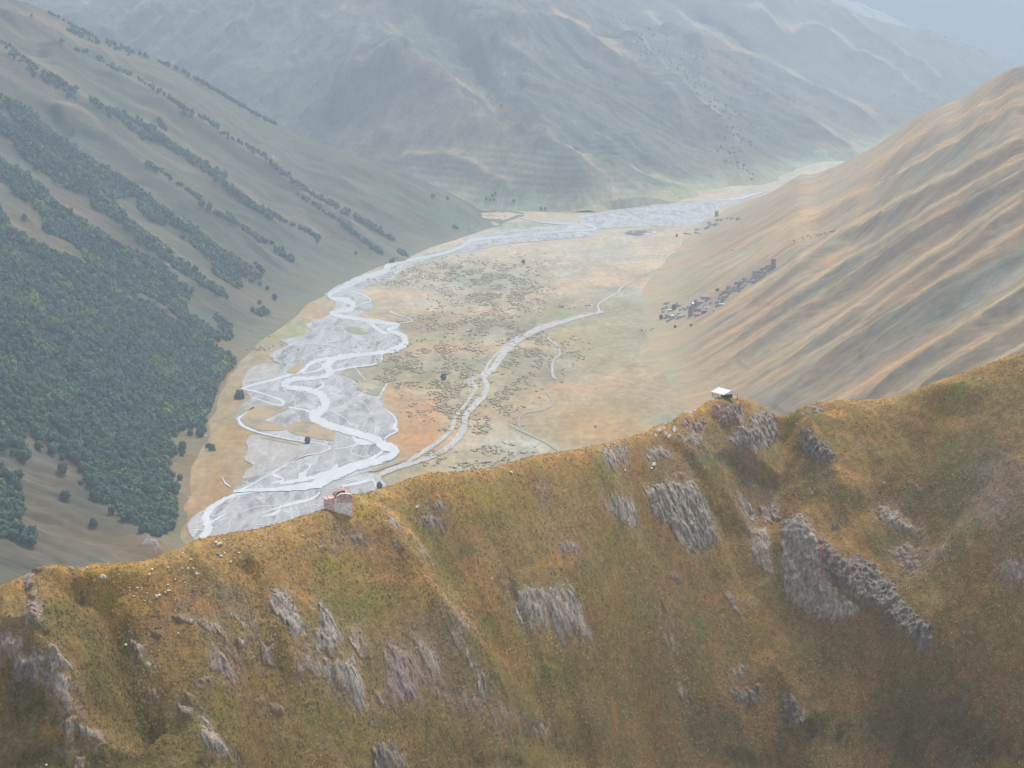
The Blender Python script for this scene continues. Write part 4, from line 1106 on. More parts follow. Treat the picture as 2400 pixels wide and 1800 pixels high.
def ribbon_verts(pts, z, wob, seed):
    rn = random.Random(seed)
    q = catmull(pts, 8)
    V, last = [], None
    for i, p in enumerate(q):
        a, b = q[max(i - 1, 0)], q[min(i + 1, len(q) - 1)]
        dx, dy = b[0] - a[0], b[1] - a[1]
        l = math.hypot(dx, dy) or 1
        nx, ny = -dy / l, dx / l
        j1, j2 = 1 + wob * rn.uniform(-1, 1), 1 + wob * rn.uniform(-1, 1)
        w1, w2 = p[2] / 2 * j1, p[2] / 2 * j2
        zz = z + 0.004 * i / 3
        V.append(floor_at(p[0] + nx * w1, p[1] + ny * w1, zz) + (zz,))
        V.append(floor_at(p[0] - nx * w2, p[1] - ny * w2, zz) + (zz,))
    return V


def ribbons(name, lst, z, mat, wob=0.18, kind="structure"):
    V, Fc = [], []
    for k, (rg, txt) in enumerate(lst):
        v = ribbon_verts(P(rg, txt), z + 0.006 * k, wob, k)
        b = len(V)
        V += v
        Fc += [(b + i, b + i + 1, b + i + 3, b + i + 2) for i in range(0, len(v) - 2, 2)]
    me = bpy.data.meshes.new(name)
    me.from_pydata(V, [], Fc)
    me.materials.append(mat)
    for p_ in me.polygons:
        if p_.normal.z < 0:
            p_.flip()
    o = link(name, me)
    o["kind"] = kind
    return o


def gravel_mat(name, a, b, c, rot=0.25):
    m, nt, bs = new_mat(name)
    v = coords(nt, (1, 0.24, 1), (0, 0, rot))
    n = noise(nt, v, 0.05, 6, 0.62, 1.2)
    n2 = noise(nt, v, 0.016, 5, 0.6, 1.4)
    n3 = noise(nt, v, 0.35, 3, 0.7)
    col = mixc(nt, rng(nt, n, 0.34, 0.60, 0, 1), a, b)
    # thin pale threads of shallow water and silt between darker stones
    th = rng(nt, math_(nt, 'ABSOLUTE', math_(nt, 'SUBTRACT', n2, 0.5), 0.0), 0.0, 0.018, 0.75, 0)
    th2 = rng(nt, math_(nt, 'ABSOLUTE', math_(nt, 'SUBTRACT', n, 0.47), 0.0), 0.0, 0.012, 0.5, 0)
    col = mixc(nt, th, col, c)
    col = mixc(nt, th2, col, c)
    s = N(nt, "ShaderNodeVectorMath", operation='SCALE')
    nt.links.new(col, s.inputs[0])
    nt.links.new(rng(nt, n3, 0.3, 0.7, 0.9, 1.1), s.inputs[3])
    nt.links.new(s.outputs[0], bs.inputs["Base Color"])
    bs.inputs["Roughness"].default_value = 0.8
    bs.inputs["Specular IOR Level"].default_value = 0.3
    return m


mat_gravel = gravel_mat("river gravel", (0.17, 0.172, 0.177), (0.37, 0.371, 0.372), (0.49, 0.493, 0.495))
mat_silt = gravel_mat("pale stones", (0.29, 0.28, 0.27), (0.40, 0.39, 0.38), (0.48, 0.47, 0.46), 0.6)
mat_terrace = gravel_mat("dry shingle", (0.27, 0.255, 0.24), (0.36, 0.335, 0.31), (0.44, 0.42, 0.40), 0.5)
mat_isle = noisy_mat("island grass", (0.42, 0.28, 0.15), (0.30, 0.25, 0.15), 0.06, streak=(1, .5, 1), bump=0, c=(0.22, 0.21, 0.13), cscale=0.05)
mat_isle2 = noisy_mat("scrubby island", (0.27, 0.27, 0.18), (0.19, 0.20, 0.14), 0.08, streak=(1, .5, 1), bump=0, c=(0.4, 0.33, 0.22), cscale=0.04)
mw, nt, bs = new_mat("milky meltwater")
v_ = coords(nt, (1, 0.3, 1), (0, 0, 0.3))
nn = noise(nt, v_, 0.06, 4, 0.6, 1.0)
nt.links.new(mixc(nt, rng(nt, nn, 0.3, 0.7, 0, 1), (0.42, 0.432, 0.44), (0.54, 0.55, 0.555)), bs.inputs["Base Color"])
bs.inputs["Roughness"].default_value = 0.28
bs.inputs["Specular IOR Level"].default_value = 0.5
bp = N(nt, "ShaderNodeBump")
bp.inputs["Strength"].default_value = 0.25
bp.inputs["Distance"].default_value = 0.3
nt.links.new(noise(nt, coords(nt), 0.5, 3), bp.inputs["Height"])
nt.links.new(bp.outputs[0], bs.inputs["Normal"])
mat_water = mw

BED = (P('r7', "1150,380 1110,350 1075,290 1090,235 1150,190 1220,150 1290,125 1320,110") + P('r4', "1340,1430 1400,1375 1500,1320 1620,1290 1700,1262 1800,1232 1890,1205 1800,1180 1600,1140 1450,1105 1375,1070 1348,1030 1370,965 1410,925 1425,900 1388,862 1385,825 1400,780 1480,740 1560,720 1600,715 1560,690 1535,660 1600,630 1650,605 1605,575 1700,560 1780,530 1745,490 1800,470 1885,432 1905,395 1925,370 1885,340 1850,312 1900,278 2000,237 2100,207")
       + P('r5', "0,265 60,248 150,208 240,178 275,145 400,108 550,68 640,38 700,10") + P('r2', "740,1350 900,1322 1100,1300 1240,1290 1340,1280 1370,1240 1400,1230 1550,1205 1700,1180 1900,1155 2196,1140")
       + P('r3', "150,1163 400,1143 550,1125 620,1100 740,1085 700,1103 560,1150 450,1192 370,1262 300,1292 200,1296 0,1298") + P('r2', "1500,1310 1450,1340 1400,1352 1200,1372 900,1402 720,1442 600,1452 400,1522 320,1572 300,1602")
       + P('r5', "310,200 250,240 130,280 150,340 180,390 110,430 120,452 220,470 320,490 330,530 370,560 382,600 340,640 240,662 230,700 120,730 20,760 60,790 100,830 110,870 200,890 235,860 245,960 300,1000 320,1050 312,1100 250,1142 320,1190 332,1222 290,1260 160,1330 200,1345 240,1385 180,1480 0,1600"))
bed = flat_sheet("gravel_bed", BED, 0.22, mat_gravel, jag=2.2)
TERR = P('rv', "30,1560 60,1490 120,1440 40,1380 80,1310 60,1240 100,1180 200,1185 350,1215 500,1245 700,1270 790,1290 720,1330 600,1350 500,1370 420,1420 300,1480 160,1530")
flat_sheet("shingle_bar", TERR, 0.27, mat_terrace, jag=2.0)
flat_sheet("shingle_bar", P('rv', "40,690 100,600 250,560 330,570 350,640 300,680 180,700 60,720"), 0.27, mat_terrace, jag=1.5)
for pts in ("30,1040 90,960 200,915 350,930 430,940 380,975 300,1010 210,1050 300,1070 400,1100 400,1135 280,1140 140,1125 50,1090",
            "420,1110 480,1070 620,1055 740,1090 810,1140 828,1205 800,1225 650,1205 520,1180 440,1150",
            "420,620 480,575 555,548 540,600 500,640 425,645"):
    flat_sheet("grassy_island", P('rv', pts), 0.55, mat_isle, jag=2.2)
for pts in ("870,650 920,610 1000,600 1040,650 1070,700 1150,700 1250,720 1240,770 1200,835 1080,810 1030,770 1030,720 960,680",
            "910,260 960,235 1050,250 1130,290 1060,308 960,290", "0,930 80,910 140,935 60,975 0,1010", "180,1200 350,1235 520,1265 470,1250 300,1205",
            "1120,1490 1180,1450 1300,1420 1450,1385 1500,1350 1440,1400 1300,1450 1180,1490"):
    flat_sheet("grassy_island", P('rv', pts), 0.55, mat_isle2, jag=2.2)

ribbons("river", [
    ("rv", "800,0,30 930,15,45 985,50,45 960,90,40 850,112,30 800,125,30 900,155,30 1050,178,30 1180,195,40 1300,215,30 1380,222,25 1360,242,25 1290,270,25 1400,310,35 1440,345,45 1420,400,50 1340,440,45 1200,468,35 1000,490,40 860,512,45 780,550,60 760,600,60 800,632,45 740,670,40 600,690,30 470,697,45 390,735,55 430,765,40 560,780,40 680,815,50 735,870,75 742,930,78 690,980,78 650,1012,80 700,1060,75 850,1115,60 1020,1165,60 1170,1212,65 1230,1258,80 1340,1305,75 1330,1350,60 1200,1400,60 1020,1450,65 880,1510,70 740,1570,80 640,1612,70 400,1642,40 100,1655,25 -50,1665,20"),
    ("r4", "2230,180,18 2120,215,22 2050,240,25 1950,285,24 1885,315,22 1905,345,14 1960,348,20"),
    ("rv", "1130,190,22 1165,235,32 1240,288,26 1300,300,12"),
    ("rv", "880,505,25 700,530,30 610,565,26 560,615,24 440,655,24 300,700,20 120,745,18 20,778,14"),
    ("rv", "20,775,14 150,802,12 300,850,12 385,890,24 350,922,12 200,880,8 110,850,6"),
    ("rv", "430,938,12 560,958,14 640,990,24"),
    ("rv", "130,945,8 20,1010,16 5,1060,20 60,1112,20 200,1162,14 350,1195,11 500,1225,9 700,1250,9 790,1290,12 700,1330,9 520,1372,7 300,1500,9 100,1610,14 0,1660,20"),
    ("rv", "970,1170,20 1010,1220,32 1060,1235,60 1180,1250,12"),
    ("rv", "1070,1235,20 950,1280,9 820,1300,6"),
    ("rv", "420,1440,6 340,1475,14 295,1515,36 370,1548,14 380,1570,18 330,1585,14 270,1598,8"),
    ("rv", "570,1420,6 615,1440,14 590,1480,14 545,1530,62 520,1560,20"),
    ("rv", "850,1430,14 835,1455,36 790,1490,18 740,1520,10"),
    ("rv", "725,1498,12 640,1550,15 580,1572,9"),
    ("rv", "620,805,14 710,765,20 730,742,14 700,705,10"),
    ("rv", "1240,940,6 1330,1005,12 1362,1060,14 1340,1110,34 1372,1140,14 1300,1180,16 1255,1212,14"),
    ("rv", "1000,592,8 1050,650,9 1090,712,6"),
    ("rv", "1305,112,14 1400,150,8 1470,168,8 1500,190,10 1390,212,5"),
    ("rv", "1280,735,10 1245,790,16 1215,822,22"),
    ("rv", "1232,478,14 1232,530,14 1150,572,12 1000,588,14 880,610,14 810,632,18"),
    ("rv", "720,560,24 720,600,24 640,630,10 540,640,10"),
    ("rv", "380,780,14 480,790,10 600,820,6 680,860,6"),
    ("r7", "1500,72,10 1350,98,16 1250,142,26 1180,212,38 1190,290,42 1150,345,40"),
    ("r7", "1290,208,8 1230,240,12 1200,255,16"),
    ("r7", "1830,82,8 1780,120,16 1660,150,20 1560,180,10 1500,205,6"),
    ("r7", "1600,172,16 1580,200,20 1500,222,10"),
    ("r7", "1270,-5,5 1290,30,9 1318,50,6"),
    ("r5", "0,1415,14 100,1395,16 180,1380,14 200,1420,10"),
    ("r4", "2000,300,8 2080,320,10 2120,355,8 2060,372,6"),
    ("r4", "2060,650,6 1900,610,4 1750,600,4"),
    ("r4", "2190,1210,14 2120,1260,20 2000,1300,30 1880,1340,30 1760,1370,22 1600,1400,18"),
    ("r2", "0,1650,22 80,1600,24 240,1555,32 270,1520,28 380,1490,18 600,1445,16 720,1395,22 760,1370,22 1000,1350,11 1250,1325,9 1440,1312,10 1440,1296,11 1370,1276,12 1400,1262,10 1440,1255,9 1400,1240,7 1550,1210,5 1700,1185,5 2000,1155,4 2196,1142,4"),
    ("r3", "400,1147,5 560,1135,7 620,1118,10 700,1098,6"),
    ("r2", "1010,1240,4 1100,1262,7 1200,1275,10 1350,1283,11"),
    ("r2", "760,1352,5 950,1328,5 1150,1312,4"),
    ("r2", "280,1600,5 330,1550,6 420,1520,4"),
], 0.30, mat_water, wob=0.24)
# the many finer threads: they follow the lie of the bed
AX = P('rv', "860,-40 800,120 1000,250 1150,400 850,540 480,690 620,860 850,1060 1150,1280 700,1500 100,1650")
AX0 = AX
BEDP = [q[:2] for q in BED]


def thread(seed):
    rn = random.Random(seed)
    while True:
        x, y = rn.uniform(430, 945), rn.uniform(700, 1270)
        if bool(inside(np.array(x), np.array(y), BEDP)):
            break
    pts, ph = [], rn.uniform(0, 6)
    n = rn.randrange(9, 26)
    w = rn.choice((0.7, .9, 1.1, 1.5, 2.2)) * (0.6 + 0.4 * (y - 600) / 600)
    for i in range(n):
        if not bool(inside(np.array(x), np.array(y), BEDP)):
            break
        pts.append((x, y, w * (0.3 + 0.7 * math.sin(math.pi * (i + .5) / n))))
        best, tg = 1e9, (0, 1)
        for a, b in zip(AX[:-1], AX[1:]):
            ex, ey = b[0] - a[0], b[1] - a[1]
            l = math.hypot(ex, ey)
            t = min(max(((x - a[0]) * ex + (y - a[1]) * ey) / l / l, 0), 1)
            d = math.hypot(x - a[0] - t * ex, (y - a[1] - t * ey))
            if d < best:
                best, tg = d, (ex / l, ey / l)
        a_ = math.atan2(tg[1], tg[0]) * .8 + math.atan2(.35, -.3) * .2 + 0.32 * math.sin(ph + i * .45)
        x, y = x + 8 * math.cos(a_), y + 4.6 * math.sin(a_)
    return pts


THREADS = [t for t in (thread(900 + i) for i in range(80)) if len(t) > 5]
V, Fc = [], []
for k, t in enumerate(THREADS):
    v = ribbon_verts(t, 0.24 + 0.0004 * k, 0.3, k)
    b = len(V)
    V += v
    Fc += [(b + i, b + i + 1, b + i + 3, b + i + 2) for i in range(0, len(v) - 2, 2)]
me = bpy.data.meshes.new("shallow_braids")
me.from_pydata(V, [], Fc)
me.materials.append(mat_silt if False else mat_water)
for p_ in me.polygons:
    if p_.normal.z < 0:
        p_.flip()
struct(link("shallow_braids", me))
ribbons("stony_stream", [
    ("r5", "1500,415,14 1380,440,18 1250,478,22 1130,515,30 1040,562,32 960,622,34 905,685,34 865,745,34 815,790,30 830,840,34 812,900,34 760,950,34 715,1005,34 700,1080,38 655,1150,36 590,1205,30 500,1250,24 400,1285,20 300,1318,20 230,1345,24 210,1380,34 250,1410,26"),
    ("r5", "1240,464,5 1150,495,8 1050,540,11 960,592,13 890,655,15 840,715,15 812,770,18 730,815,32 775,850,24 738,905,18 700,960,20 652,1015,22 632,1085,24 580,1140,22 510,1190,24 430,1240,22 360,1285,16 250,1320,8"),
    ("r5", "1480,425,14 1468,380,12 1500,350,9 1580,305,9 1600,278,8 1680,230,5"),
    ("r5", "1200,532,5 1185,570,9 1230,605,9 1250,655,9 1210,700,11 1210,780,13 1235,800,6"),
], 0.30, mat_silt, wob=0.2)
ribbons("footpath", [
    ("r5", "1680,232,3 1740,200,3 1830,160,7 1858,120,6 1850,90,4 1925,50,2"),
    ("r5", "1170,870,14 1210,930,16 1160,972,12 1040,998,10 1015,1060,10 1070,1110,8"),
    ("r5", "1285,880,3 1302,960,3 1240,1060,3 1203,1130,3 1195,1165,3"),
    ("r5", "1296,880,3 1314,960,3 1252,1060,3 1215,1130,3"),
    ("r5", "960,1060,16 1040,1100,12 1100,1130,9 1160,1160,7 1240,1212,5"),
    ("r5", "1140,470,3 1200,478,3 1260,462,3"),
], 0.28, noisy_mat("worn ground", (0.36, 0.33, 0.27), (0.28, 0.26, 0.2), 0.1, bump=0), wob=0.2)

# ---------------------------------------------------------------- haze
hz = MB()
hz.box(-6500, 6500, -60, 17500, -8, 960)
hm = bpy.data.materials.new("haze air")
hm.use_nodes = True
ht = hm.node_tree
ht.nodes.remove(ht.nodes["Principled BSDF"])
pv = ht.nodes.new("ShaderNodeVolumePrincipled")
pv.inputs["Density"].default_value = HAZE_DENSITY
pv.inputs["Color"].default_value = HAZE_COLOR + (1,)
pv.inputs["Anisotropy"].default_value = HAZE_ANISO
ht.links.new(pv.outputs[0], ht.nodes["Material Output"].inputs["Volume"])
haze = hz.build("haze", hm)
haze["kind"] = "stuff"

# ---------------------------------------------------------------- grass tussocks standing on the near ridge
rt = np.random.RandomState(31)
nT = 95000
cs = 0.55 * rt.uniform(0, 1, nT) ** 0.8 - 0.275
Tt = -rt.uniform(0, 1, nT) ** 0.9 * np.interp(cs * F + 1200, [0, 2400], [55, 125]) + 4
yo = np.interp(cs, ridge.s, ridge.Yo)
ty = yo + Tt
tx = cs * ty
dn = fbm(tx / 5, ty / 6, 3, 441) + 0.6 * fbm(tx / 18, ty / 20, 2, 443)
keep = dn > rt.uniform(-0.9, 0.9, nT)
tx, ty = tx[keep], ty[keep]
tz = ridge.zmany(tx, ty)
b5 = np.array([(1, 0, 0), (.31, .95, 0), (-.81, .59, 0), (-.81, -.59, 0), (.31, -.95, 0), (0.15, .1, 1.0)])
f5 = np.array([(0, 1, 5), (1, 2, 5), (2, 3, 5), (3, 4, 5), (4, 0, 5)])
m = len(tx)
sz = rt.uniform(0.14, 0.42, m)
an = rt.uniform(0, 6.28, m)
V = np.zeros((m, 6, 3))
V[:, :, 0] = (b5[None, :, 0] * np.cos(an)[:, None] - b5[None, :, 1] * np.sin(an)[:, None]) * sz[:, None]
V[:, :, 1] = (b5[None, :, 0] * np.sin(an)[:, None] + b5[None, :, 1] * np.cos(an)[:, None]) * sz[:, None]
V[:, :, 2] = b5[None, :, 2] * sz[:, None] * 0.8 + V[:, :, 1] * 0.7 - 0.03
V += rt.normal(0, .03, V.shape)
V += np.stack([tx, ty, tz], 1)[:, None, :]
me = raw_mesh("grass_tussocks", V.reshape(-1, 3), (f5[None] + 6 * np.arange(m)[:, None, None]).reshape(-1, 3))
rc_, cc_ = np.clip(((tx / ty) - ridge.s[0]) / (ridge.s[1] - ridge.s[0]), 0, len(ridge.s) - 1).astype(int), None
rr = np.clip(np.interp(ty - np.interp(tx / ty, ridge.s, ridge.Yo), ridge.t, np.arange(len(ridge.t))), 0, len(ridge.t) - 1).astype(int)
tc = ridge.C[rc_, rr] * rt.uniform(0.55, 1.25, m)[:, None]
at = me.attributes.new("tint", 'FLOAT_COLOR', 'POINT')
at.data.foreach_set("color", np.concatenate([np.repeat(tc, 6, 0), np.ones((6 * m, 1))], 1).astype(np.float32).ravel())
mt, nt, bs = new_mat("dry tussock")
nt.links.new(N(nt, "ShaderNodeAttribute", attribute_name="tint").outputs["Color"], bs.inputs["Base Color"])
bs.inputs["Roughness"].default_value = 0.9
bs.inputs["Specular IOR Level"].default_value = 0.1
me.materials.append(mt)
tag(link("grass_tussocks", me), "dry grass tussocks covering the near ridge", "grass", kind="stuff")

# ---------------------------------------------------------------- trees
ICO_V, ICO_F = None, None


def ico(sub):
    t = (1 + 5 ** 0.5) / 2
    v = [(-1, t, 0), (1, t, 0), (-1, -t, 0), (1, -t, 0), (0, -1, t), (0, 1, t), (0, -1, -t), (0, 1, -t), (t, 0, -1), (t, 0, 1), (-t, 0, -1), (-t, 0, 1)]
    v = [np.array(q) / np.linalg.norm(q) for q in v]
    f = [(0, 11, 5), (0, 5, 1), (0, 1, 7), (0, 7, 10), (0, 10, 11), (1, 5, 9), (5, 11, 4), (11, 10, 2), (10, 7, 6), (7, 1, 8), (3, 9, 4), (3, 4, 2), (3, 2, 6), (3, 6, 8), (3, 8, 9), (4, 9, 5), (2, 4, 11), (6, 2, 10), (8, 6, 7), (9, 8, 1)]
    for _ in range(sub):
        mid, nf = {}, []

        def m(a, b):
            k = (min(a, b), max(a, b))
            if k not in mid:
                q = v[a] + v[b]
                v.append(q / np.linalg.norm(q))
                mid[k] = len(v) - 1
            return mid[k]
        for a, b, c in f:
            x, y, z = m(a, b), m(b, c), m(c, a)
            nf += [(a, x, z), (b, y, x), (c, z, y), (x, y, z)]
        f = nf
    return np.array(v), np.array(f)


IV1, IF1 = ico(1)
IV2, IF2 = ico(2)
IV0, IF0 = ico(0)


def crown_arrays(seed, lumps, leaves, h=1.0, r=0.42):
    """leafy lumps round the limbs plus loose leaf sprays; unit height, base at 0"""
    rn = np.random.RandomState(seed)
    V, Fc = [], []
    b = 0
    for k in range(lumps):
        u = (k + 0.5) / lumps
        z = 0.22 + 0.66 * u
        rad = r * (0.95 - 0.75 * abs(u - 0.35) ** 1.2)
        a = k * 2.4 + rn.rand()
        c = np.array([math.cos(a) * rad * 0.55, math.sin(a) * rad * 0.55, z * h])
        s = rad * (0.62 + 0.25 * rn.rand())
        vv = IV1 * (1 + 0.22 * rn.randn(len(IV1), 1)) * s * np.array([1, 1, 1.05]) + c
        V.append(vv)
        Fc.append(IF1 + b)
        b += len(vv)
    for k in range(leaves):
        u = rn.rand()
        rad = r * (1.05 - 0.8 * abs(u - 0.35) ** 1.2)
        a = rn.rand() * 2 * math.pi
        c = np.array([math.cos(a) * rad * 0.95, math.sin(a) * rad * 0.95, (0.16 + 0.86 * u) * h])
        vv = c + rn.randn(3, 3) * 0.05
        V.append(vv)
        Fc.append(np.array([[b, b + 1, b + 2]]))
        b += 3
    return np.concatenate(V), np.concatenate(Fc)


def leaf_mat(name, a, b, use_attr=False):
    m, nt, bs = new_mat(name)
    v = coords(nt)
    n = noise(nt, v, 0.9, 3, 0.7)
    geo = N(nt, "ShaderNodeNewGeometry")
    col = mixc(nt, rng(nt, n, 0.3, 0.7, 0, 1), a, b)
    if use_attr:
        at = N(nt, "ShaderNodeAttribute", attribute_name="tint")
        col = mixc(nt, 1.0, col, at.outputs["Color"], 'MULTIPLY')
    else:
        oi = N(nt, "ShaderNodeObjectInfo")
        col = mixc(nt, rng(nt, oi.outputs["Random"], 0, 1, 0, 1), col, mixc(nt, 1.0, col, (1.5, 1.2, 0.9), 'MULTIPLY'))
    rnd = rng(nt, geo.outputs["Random Per Island"], 0, 1, 0.72, 1.3)
    s = N(nt, "ShaderNodeVectorMath", operation='SCALE')
    nt.links.new(col, s.inputs[0])
    nt.links.new(rnd, s.inputs[3])
    nt.links.new(s.outputs[0], bs.inputs["Base Color"])
    bs.inputs["Roughness"].default_value = 0.85
    bs.inputs["Specular IOR Level"].default_value = 0.15
    return m


mat_leaf = leaf_mat("birch leaves", (0.022, 0.060, 0.052), (0.060, 0.115, 0.078))
mat_leaf_mass = leaf_mat("wood leaves", (0.022, 0.060, 0.052), (0.060, 0.115, 0.078), True)
mat_bark = noisy_mat("bark", (0.16, 0.14, 0.12), (0.07, 0.06, 0.05), 2.0, bump=0.2)

WOODS = [P('r1', t) for t in (
    "-60,500 0,530 100,590 200,640 280,740 420,830 560,930 700,1010 800,1080 960,1200 1080,1280 1210,1380 1350,1480 1460,1560 1482,1600 1400,1590 1250,1500 1120,1420 1070,1330 960,1260 940,1285 870,1262 790,1190 785,1130 700,1120 640,1140 580,1080 480,1090 350,1030 230,780 160,755 40,620 0,600 -60,570",
    "-60,610 0,660 120,740 200,790 330,900 500,1000 560,1100 650,1160 780,1280 950,1420 1100,1520 1250,1640 1180,1640 1050,1560 900,1450 800,1380 700,1265 540,1190 500,1110 430,1090 300,1025 170,930 100,850 40,775 0,750 -60,700",
    "-60,850 0,900 120,960 220,1040 350,1180 500,1270 650,1370 780,1440 900,1500 1020,1590 1110,1670 760,1670 640,1580 480,1480 430,1390 240,1305 240,1240 200,1180 100,1120 40,1030 0,1010 -60,970",
    "-60,1120 0,1190 60,1300 200,1400 330,1440 450,1490 550,1570 680,1680 -60,1680",
    "1200,1480 1290,1530 1370,1590 1385,1650 1330,1620 1220,1550", "1460,1500 1500,1530 1530,1565 1500,1560", "1290,1210 1340,1240 1300,1250")] + [P('r4', t) for t in (
        "-60,-20 220,20 440,130 560,190 700,270 900,380 960,440 1060,490 1200,580 1250,620 1330,680 1385,740 1385,800 1370,845 1350,880 1300,930 1270,990 1250,1050 1150,1062 1060,1085 960,1140 950,1180 1060,1200 1040,1232 980,1215 970,1300 980,1360 1010,1440 1015,1560 980,1650 905,1695 860,1665 780,1635 690,1590 680,1540 650,1510 540,1480 500,1420 490,1330 430,1290 380,1240 340,1215 280,1180 220,1130 180,1080 160,1060 110,1030 60,975 -60,970",
        "370,0 470,50 600,60 800,60 900,130 1000,230 1085,340 1090,380 1040,390 1150,480 1230,535 1290,555 1330,565 1250,582 1180,545 1050,475 950,375 830,310 680,210 560,110 470,60",
        "820,-10 900,40 1000,100 1100,170 1200,235 1310,325 1322,345 1250,315 1100,215 1000,155 880,70", "1090,-10 1250,45 1400,130 1465,200 1480,230 1440,235 1380,200 1300,140 1200,90",
        "1200,120 1290,170 1370,230 1382,280 1330,262 1220,190", "1215,425 1260,440 1290,490 1330,500 1330,560 1290,540 1250,480", "1465,400 1510,395 1535,420 1500,440 1465,425", "1120,1100 1160,1075 1210,1120 1205,1150 1150,1165",
        "-60,990 40,1000 100,1050 140,1100 150,1180 172,1250 150,1280 100,1270 60,1210 -60,1200", "-60,1240 40,1330 110,1410 130,1500 120,1590 60,1585 0,1520 -60,1510")] + [
            P('r7', "-60,130 60,230 130,300 200,322 203,358 170,370 120,350 60,345 -60,300")]
# broken rows of trees along the ribs: traced line, half width in photo pixels, trees
ROWS = [("r1", "0,240 130,330 230,400 330,460 440,520", 12, 60), ("r1", "60,300 160,390 260,450 340,510 440,570", 18, 46), ("r1", "510,565 600,620 720,700 820,780 900,800", 13, 90),
        ("r1", "620,630 760,690 900,770 1000,850 1150,930 1300,1020", 14, 170), ("r1", "1150,950 1300,1060 1400,1150 1500,1210 1560,1240", 15, 130), ("r1", "880,780 960,830 1050,880 1120,940", 8, 40),
        ("r1", "1560,1230 1700,1300 1830,1370", 8, 50), ("r1", "560,330 640,385 720,420 850,490 950,550 1050,620", 6, 70), ("r1", "1050,620 1200,700 1300,780 1450,860 1550,930 1620,1000", 8, 90), ("r1", "1620,990 1720,1070 1830,1140 1940,1190", 9, 70),
        ("r1", "430,290 500,300", 4, 8), ("r1", "280,75 400,140 480,180 560,215 700,275 850,330 960,375 1050,410", 5, 60), ("r1", "1050,415 1180,485 1300,560 1400,610 1500,670 1580,715", 8, 130), ("r1", "380,170 500,220 650,270 760,310", 14, 34),
        ("r1", "840,940 950,1010 1100,1110 1150,1150", 7, 44), ("r1", "1230,1220 1350,1280 1450,1350 1550,1410 1690,1500", 10, 90), ("r1", "1700,1110 1850,1210 1980,1290 2020,1340", 8, 50), ("r1", "2020,1230 2100,1280 2190,1340", 9, 40),
        ("r1", "1960,1205 2000,1215", 6, 8), ("r1", "2080,1380 2190,1450", 7, 24), ("r2", "0,1215 40,1225", 7, 12), ("r2", "80,1245 160,1290 210,1320", 7, 30), ("r2", "240,1345 300,1375", 5, 10), ("r2", "0,1285 70,1335 150,1390", 6, 20),
        ("r2", "170,1420 220,1445", 9, 12), ("r2", "330,1440 390,1475", 9, 16), ("r2", "640,1300 665,1312", 4, 5), ("r2", "285,1500 300,1503", 3, 3), ("r1", "910,685 950,750", 8, 14), ("r1", "1040,650 1100,670", 5, 7)]
LONE = [("r4", 225, 1140, 1.3), ("r4", 225, 1195, 1.25), ("r4", 297, 1225, 1.3), ("r4", 355, 1258, .8), ("r4", 370, 1298, .8), ("r4", 357, 1330, 1.2), ("r4", 107, 1365, 1.2), ("r4", 375, 1480, 1.25), ("r4", 637, 1565, .9), ("r7", 535, 270, 1.0), ("r7", 810, 305, .9),
        ("r4", 1370, 925, 1.7), ("r4", 1087, 1115, 1.0), ("r4", 1045, 1195, 1.3), ("r4", 1190, 1190, .8), ("r4", 1213, 1210, 1.1), ("r4", 460, 1395, .6), ("r1", 140, 1245, 1.0), ("r1", 1047, 1355, .9), ("r1", 353, 233, 1.0), ("r1", 1815, 1378, .7), ("r1", 1157, 1168, 1.3), ("r1", 1200, 1190, 1.2),
        ("r1", 1555, 1243, .7), ("r1", 1485, 1585, 1.0), ("r1", 1490, 1620, .9), ("r1", 1530, 1645, .7), ("r2", 525, 1122, 1.0), ("r2", 607, 1132, .8), ("r1", 815, 790, 1.2), ("r1", 180, 85, .6), ("r1", 2035, 1445, .6), ("r4", 1570, 340, 1.0), ("r4", 1485, 365, .8), ("r4", 1445, 410, .8), ("r4", 1030, 1370, .8)]

rs = np.random.RandomState(5)
pts = []          # X, Y, Z, size, kind
# woods: jittered grid on the real slope, tested against the traced outlines
gx, gy = np.meshgrid(np.arange(-1250, -60, 5.2), np.arange(1300, 3300, 7.0))
gx = gx + rs.uniform(-2.3, 2.3, gx.shape)
gy = gy + rs.uniform(-3.2, 3.2, gy.shape)
gx, gy = gx.ravel(), gy.ravel()
ok = (gx / gy > -0.33) & (gx / gy < 0.0)
gx, gy = gx[ok], gy[ok]
gz = left.zmany(gx, gy)
px_, py_ = proj(gx, gy, gz + 3)
m_ = np.zeros(gx.shape, bool)
for w_ in WOODS:
    m_ |= inside(px_ + 3 * fbm(gx / 20, gy / 20, 2, 3), py_, w_)
m_ &= gz > 0.5
m_ &= ~((py_ > 1350) | (px_ < -140))
gap = fbm(gx / 40, gy / 40, 2, 401)
m_ &= gap > -1.05
for x, y, z in zip(gx[m_], gy[m_], gz[m_]):
    pts.append((x, y, z, rs.uniform(4.6, 9.6), 0))
n_wood = len(pts)
for rg, txt, hw, n in ROWS:
    L = catmull(P(rg, txt), 5)
    for _ in range(int(n * 1.0)):
        u = rs.rand() * (len(L) - 1)
        i = int(u)
        a, b = L[i], L[min(i + 1, len(L) - 1)]
        f = u - i
        off = rs.randn() * 0.6
        px, py = a[0] + (b[0] - a[0]) * f, a[1] + (b[1] - a[1]) * f
        dx, dy = b[0] - a[0], b[1] - a[1]
        l = math.hypot(dx, dy) or 1
        x, y, z = left.hit(px - dy / l * hw / 2.44 * off, py + dx / l * hw / 2.44 * off)
        if z > 0:
            pts.append((x, y, z, rs.uniform(4.5, 8.5), 1))
lone_pts = []
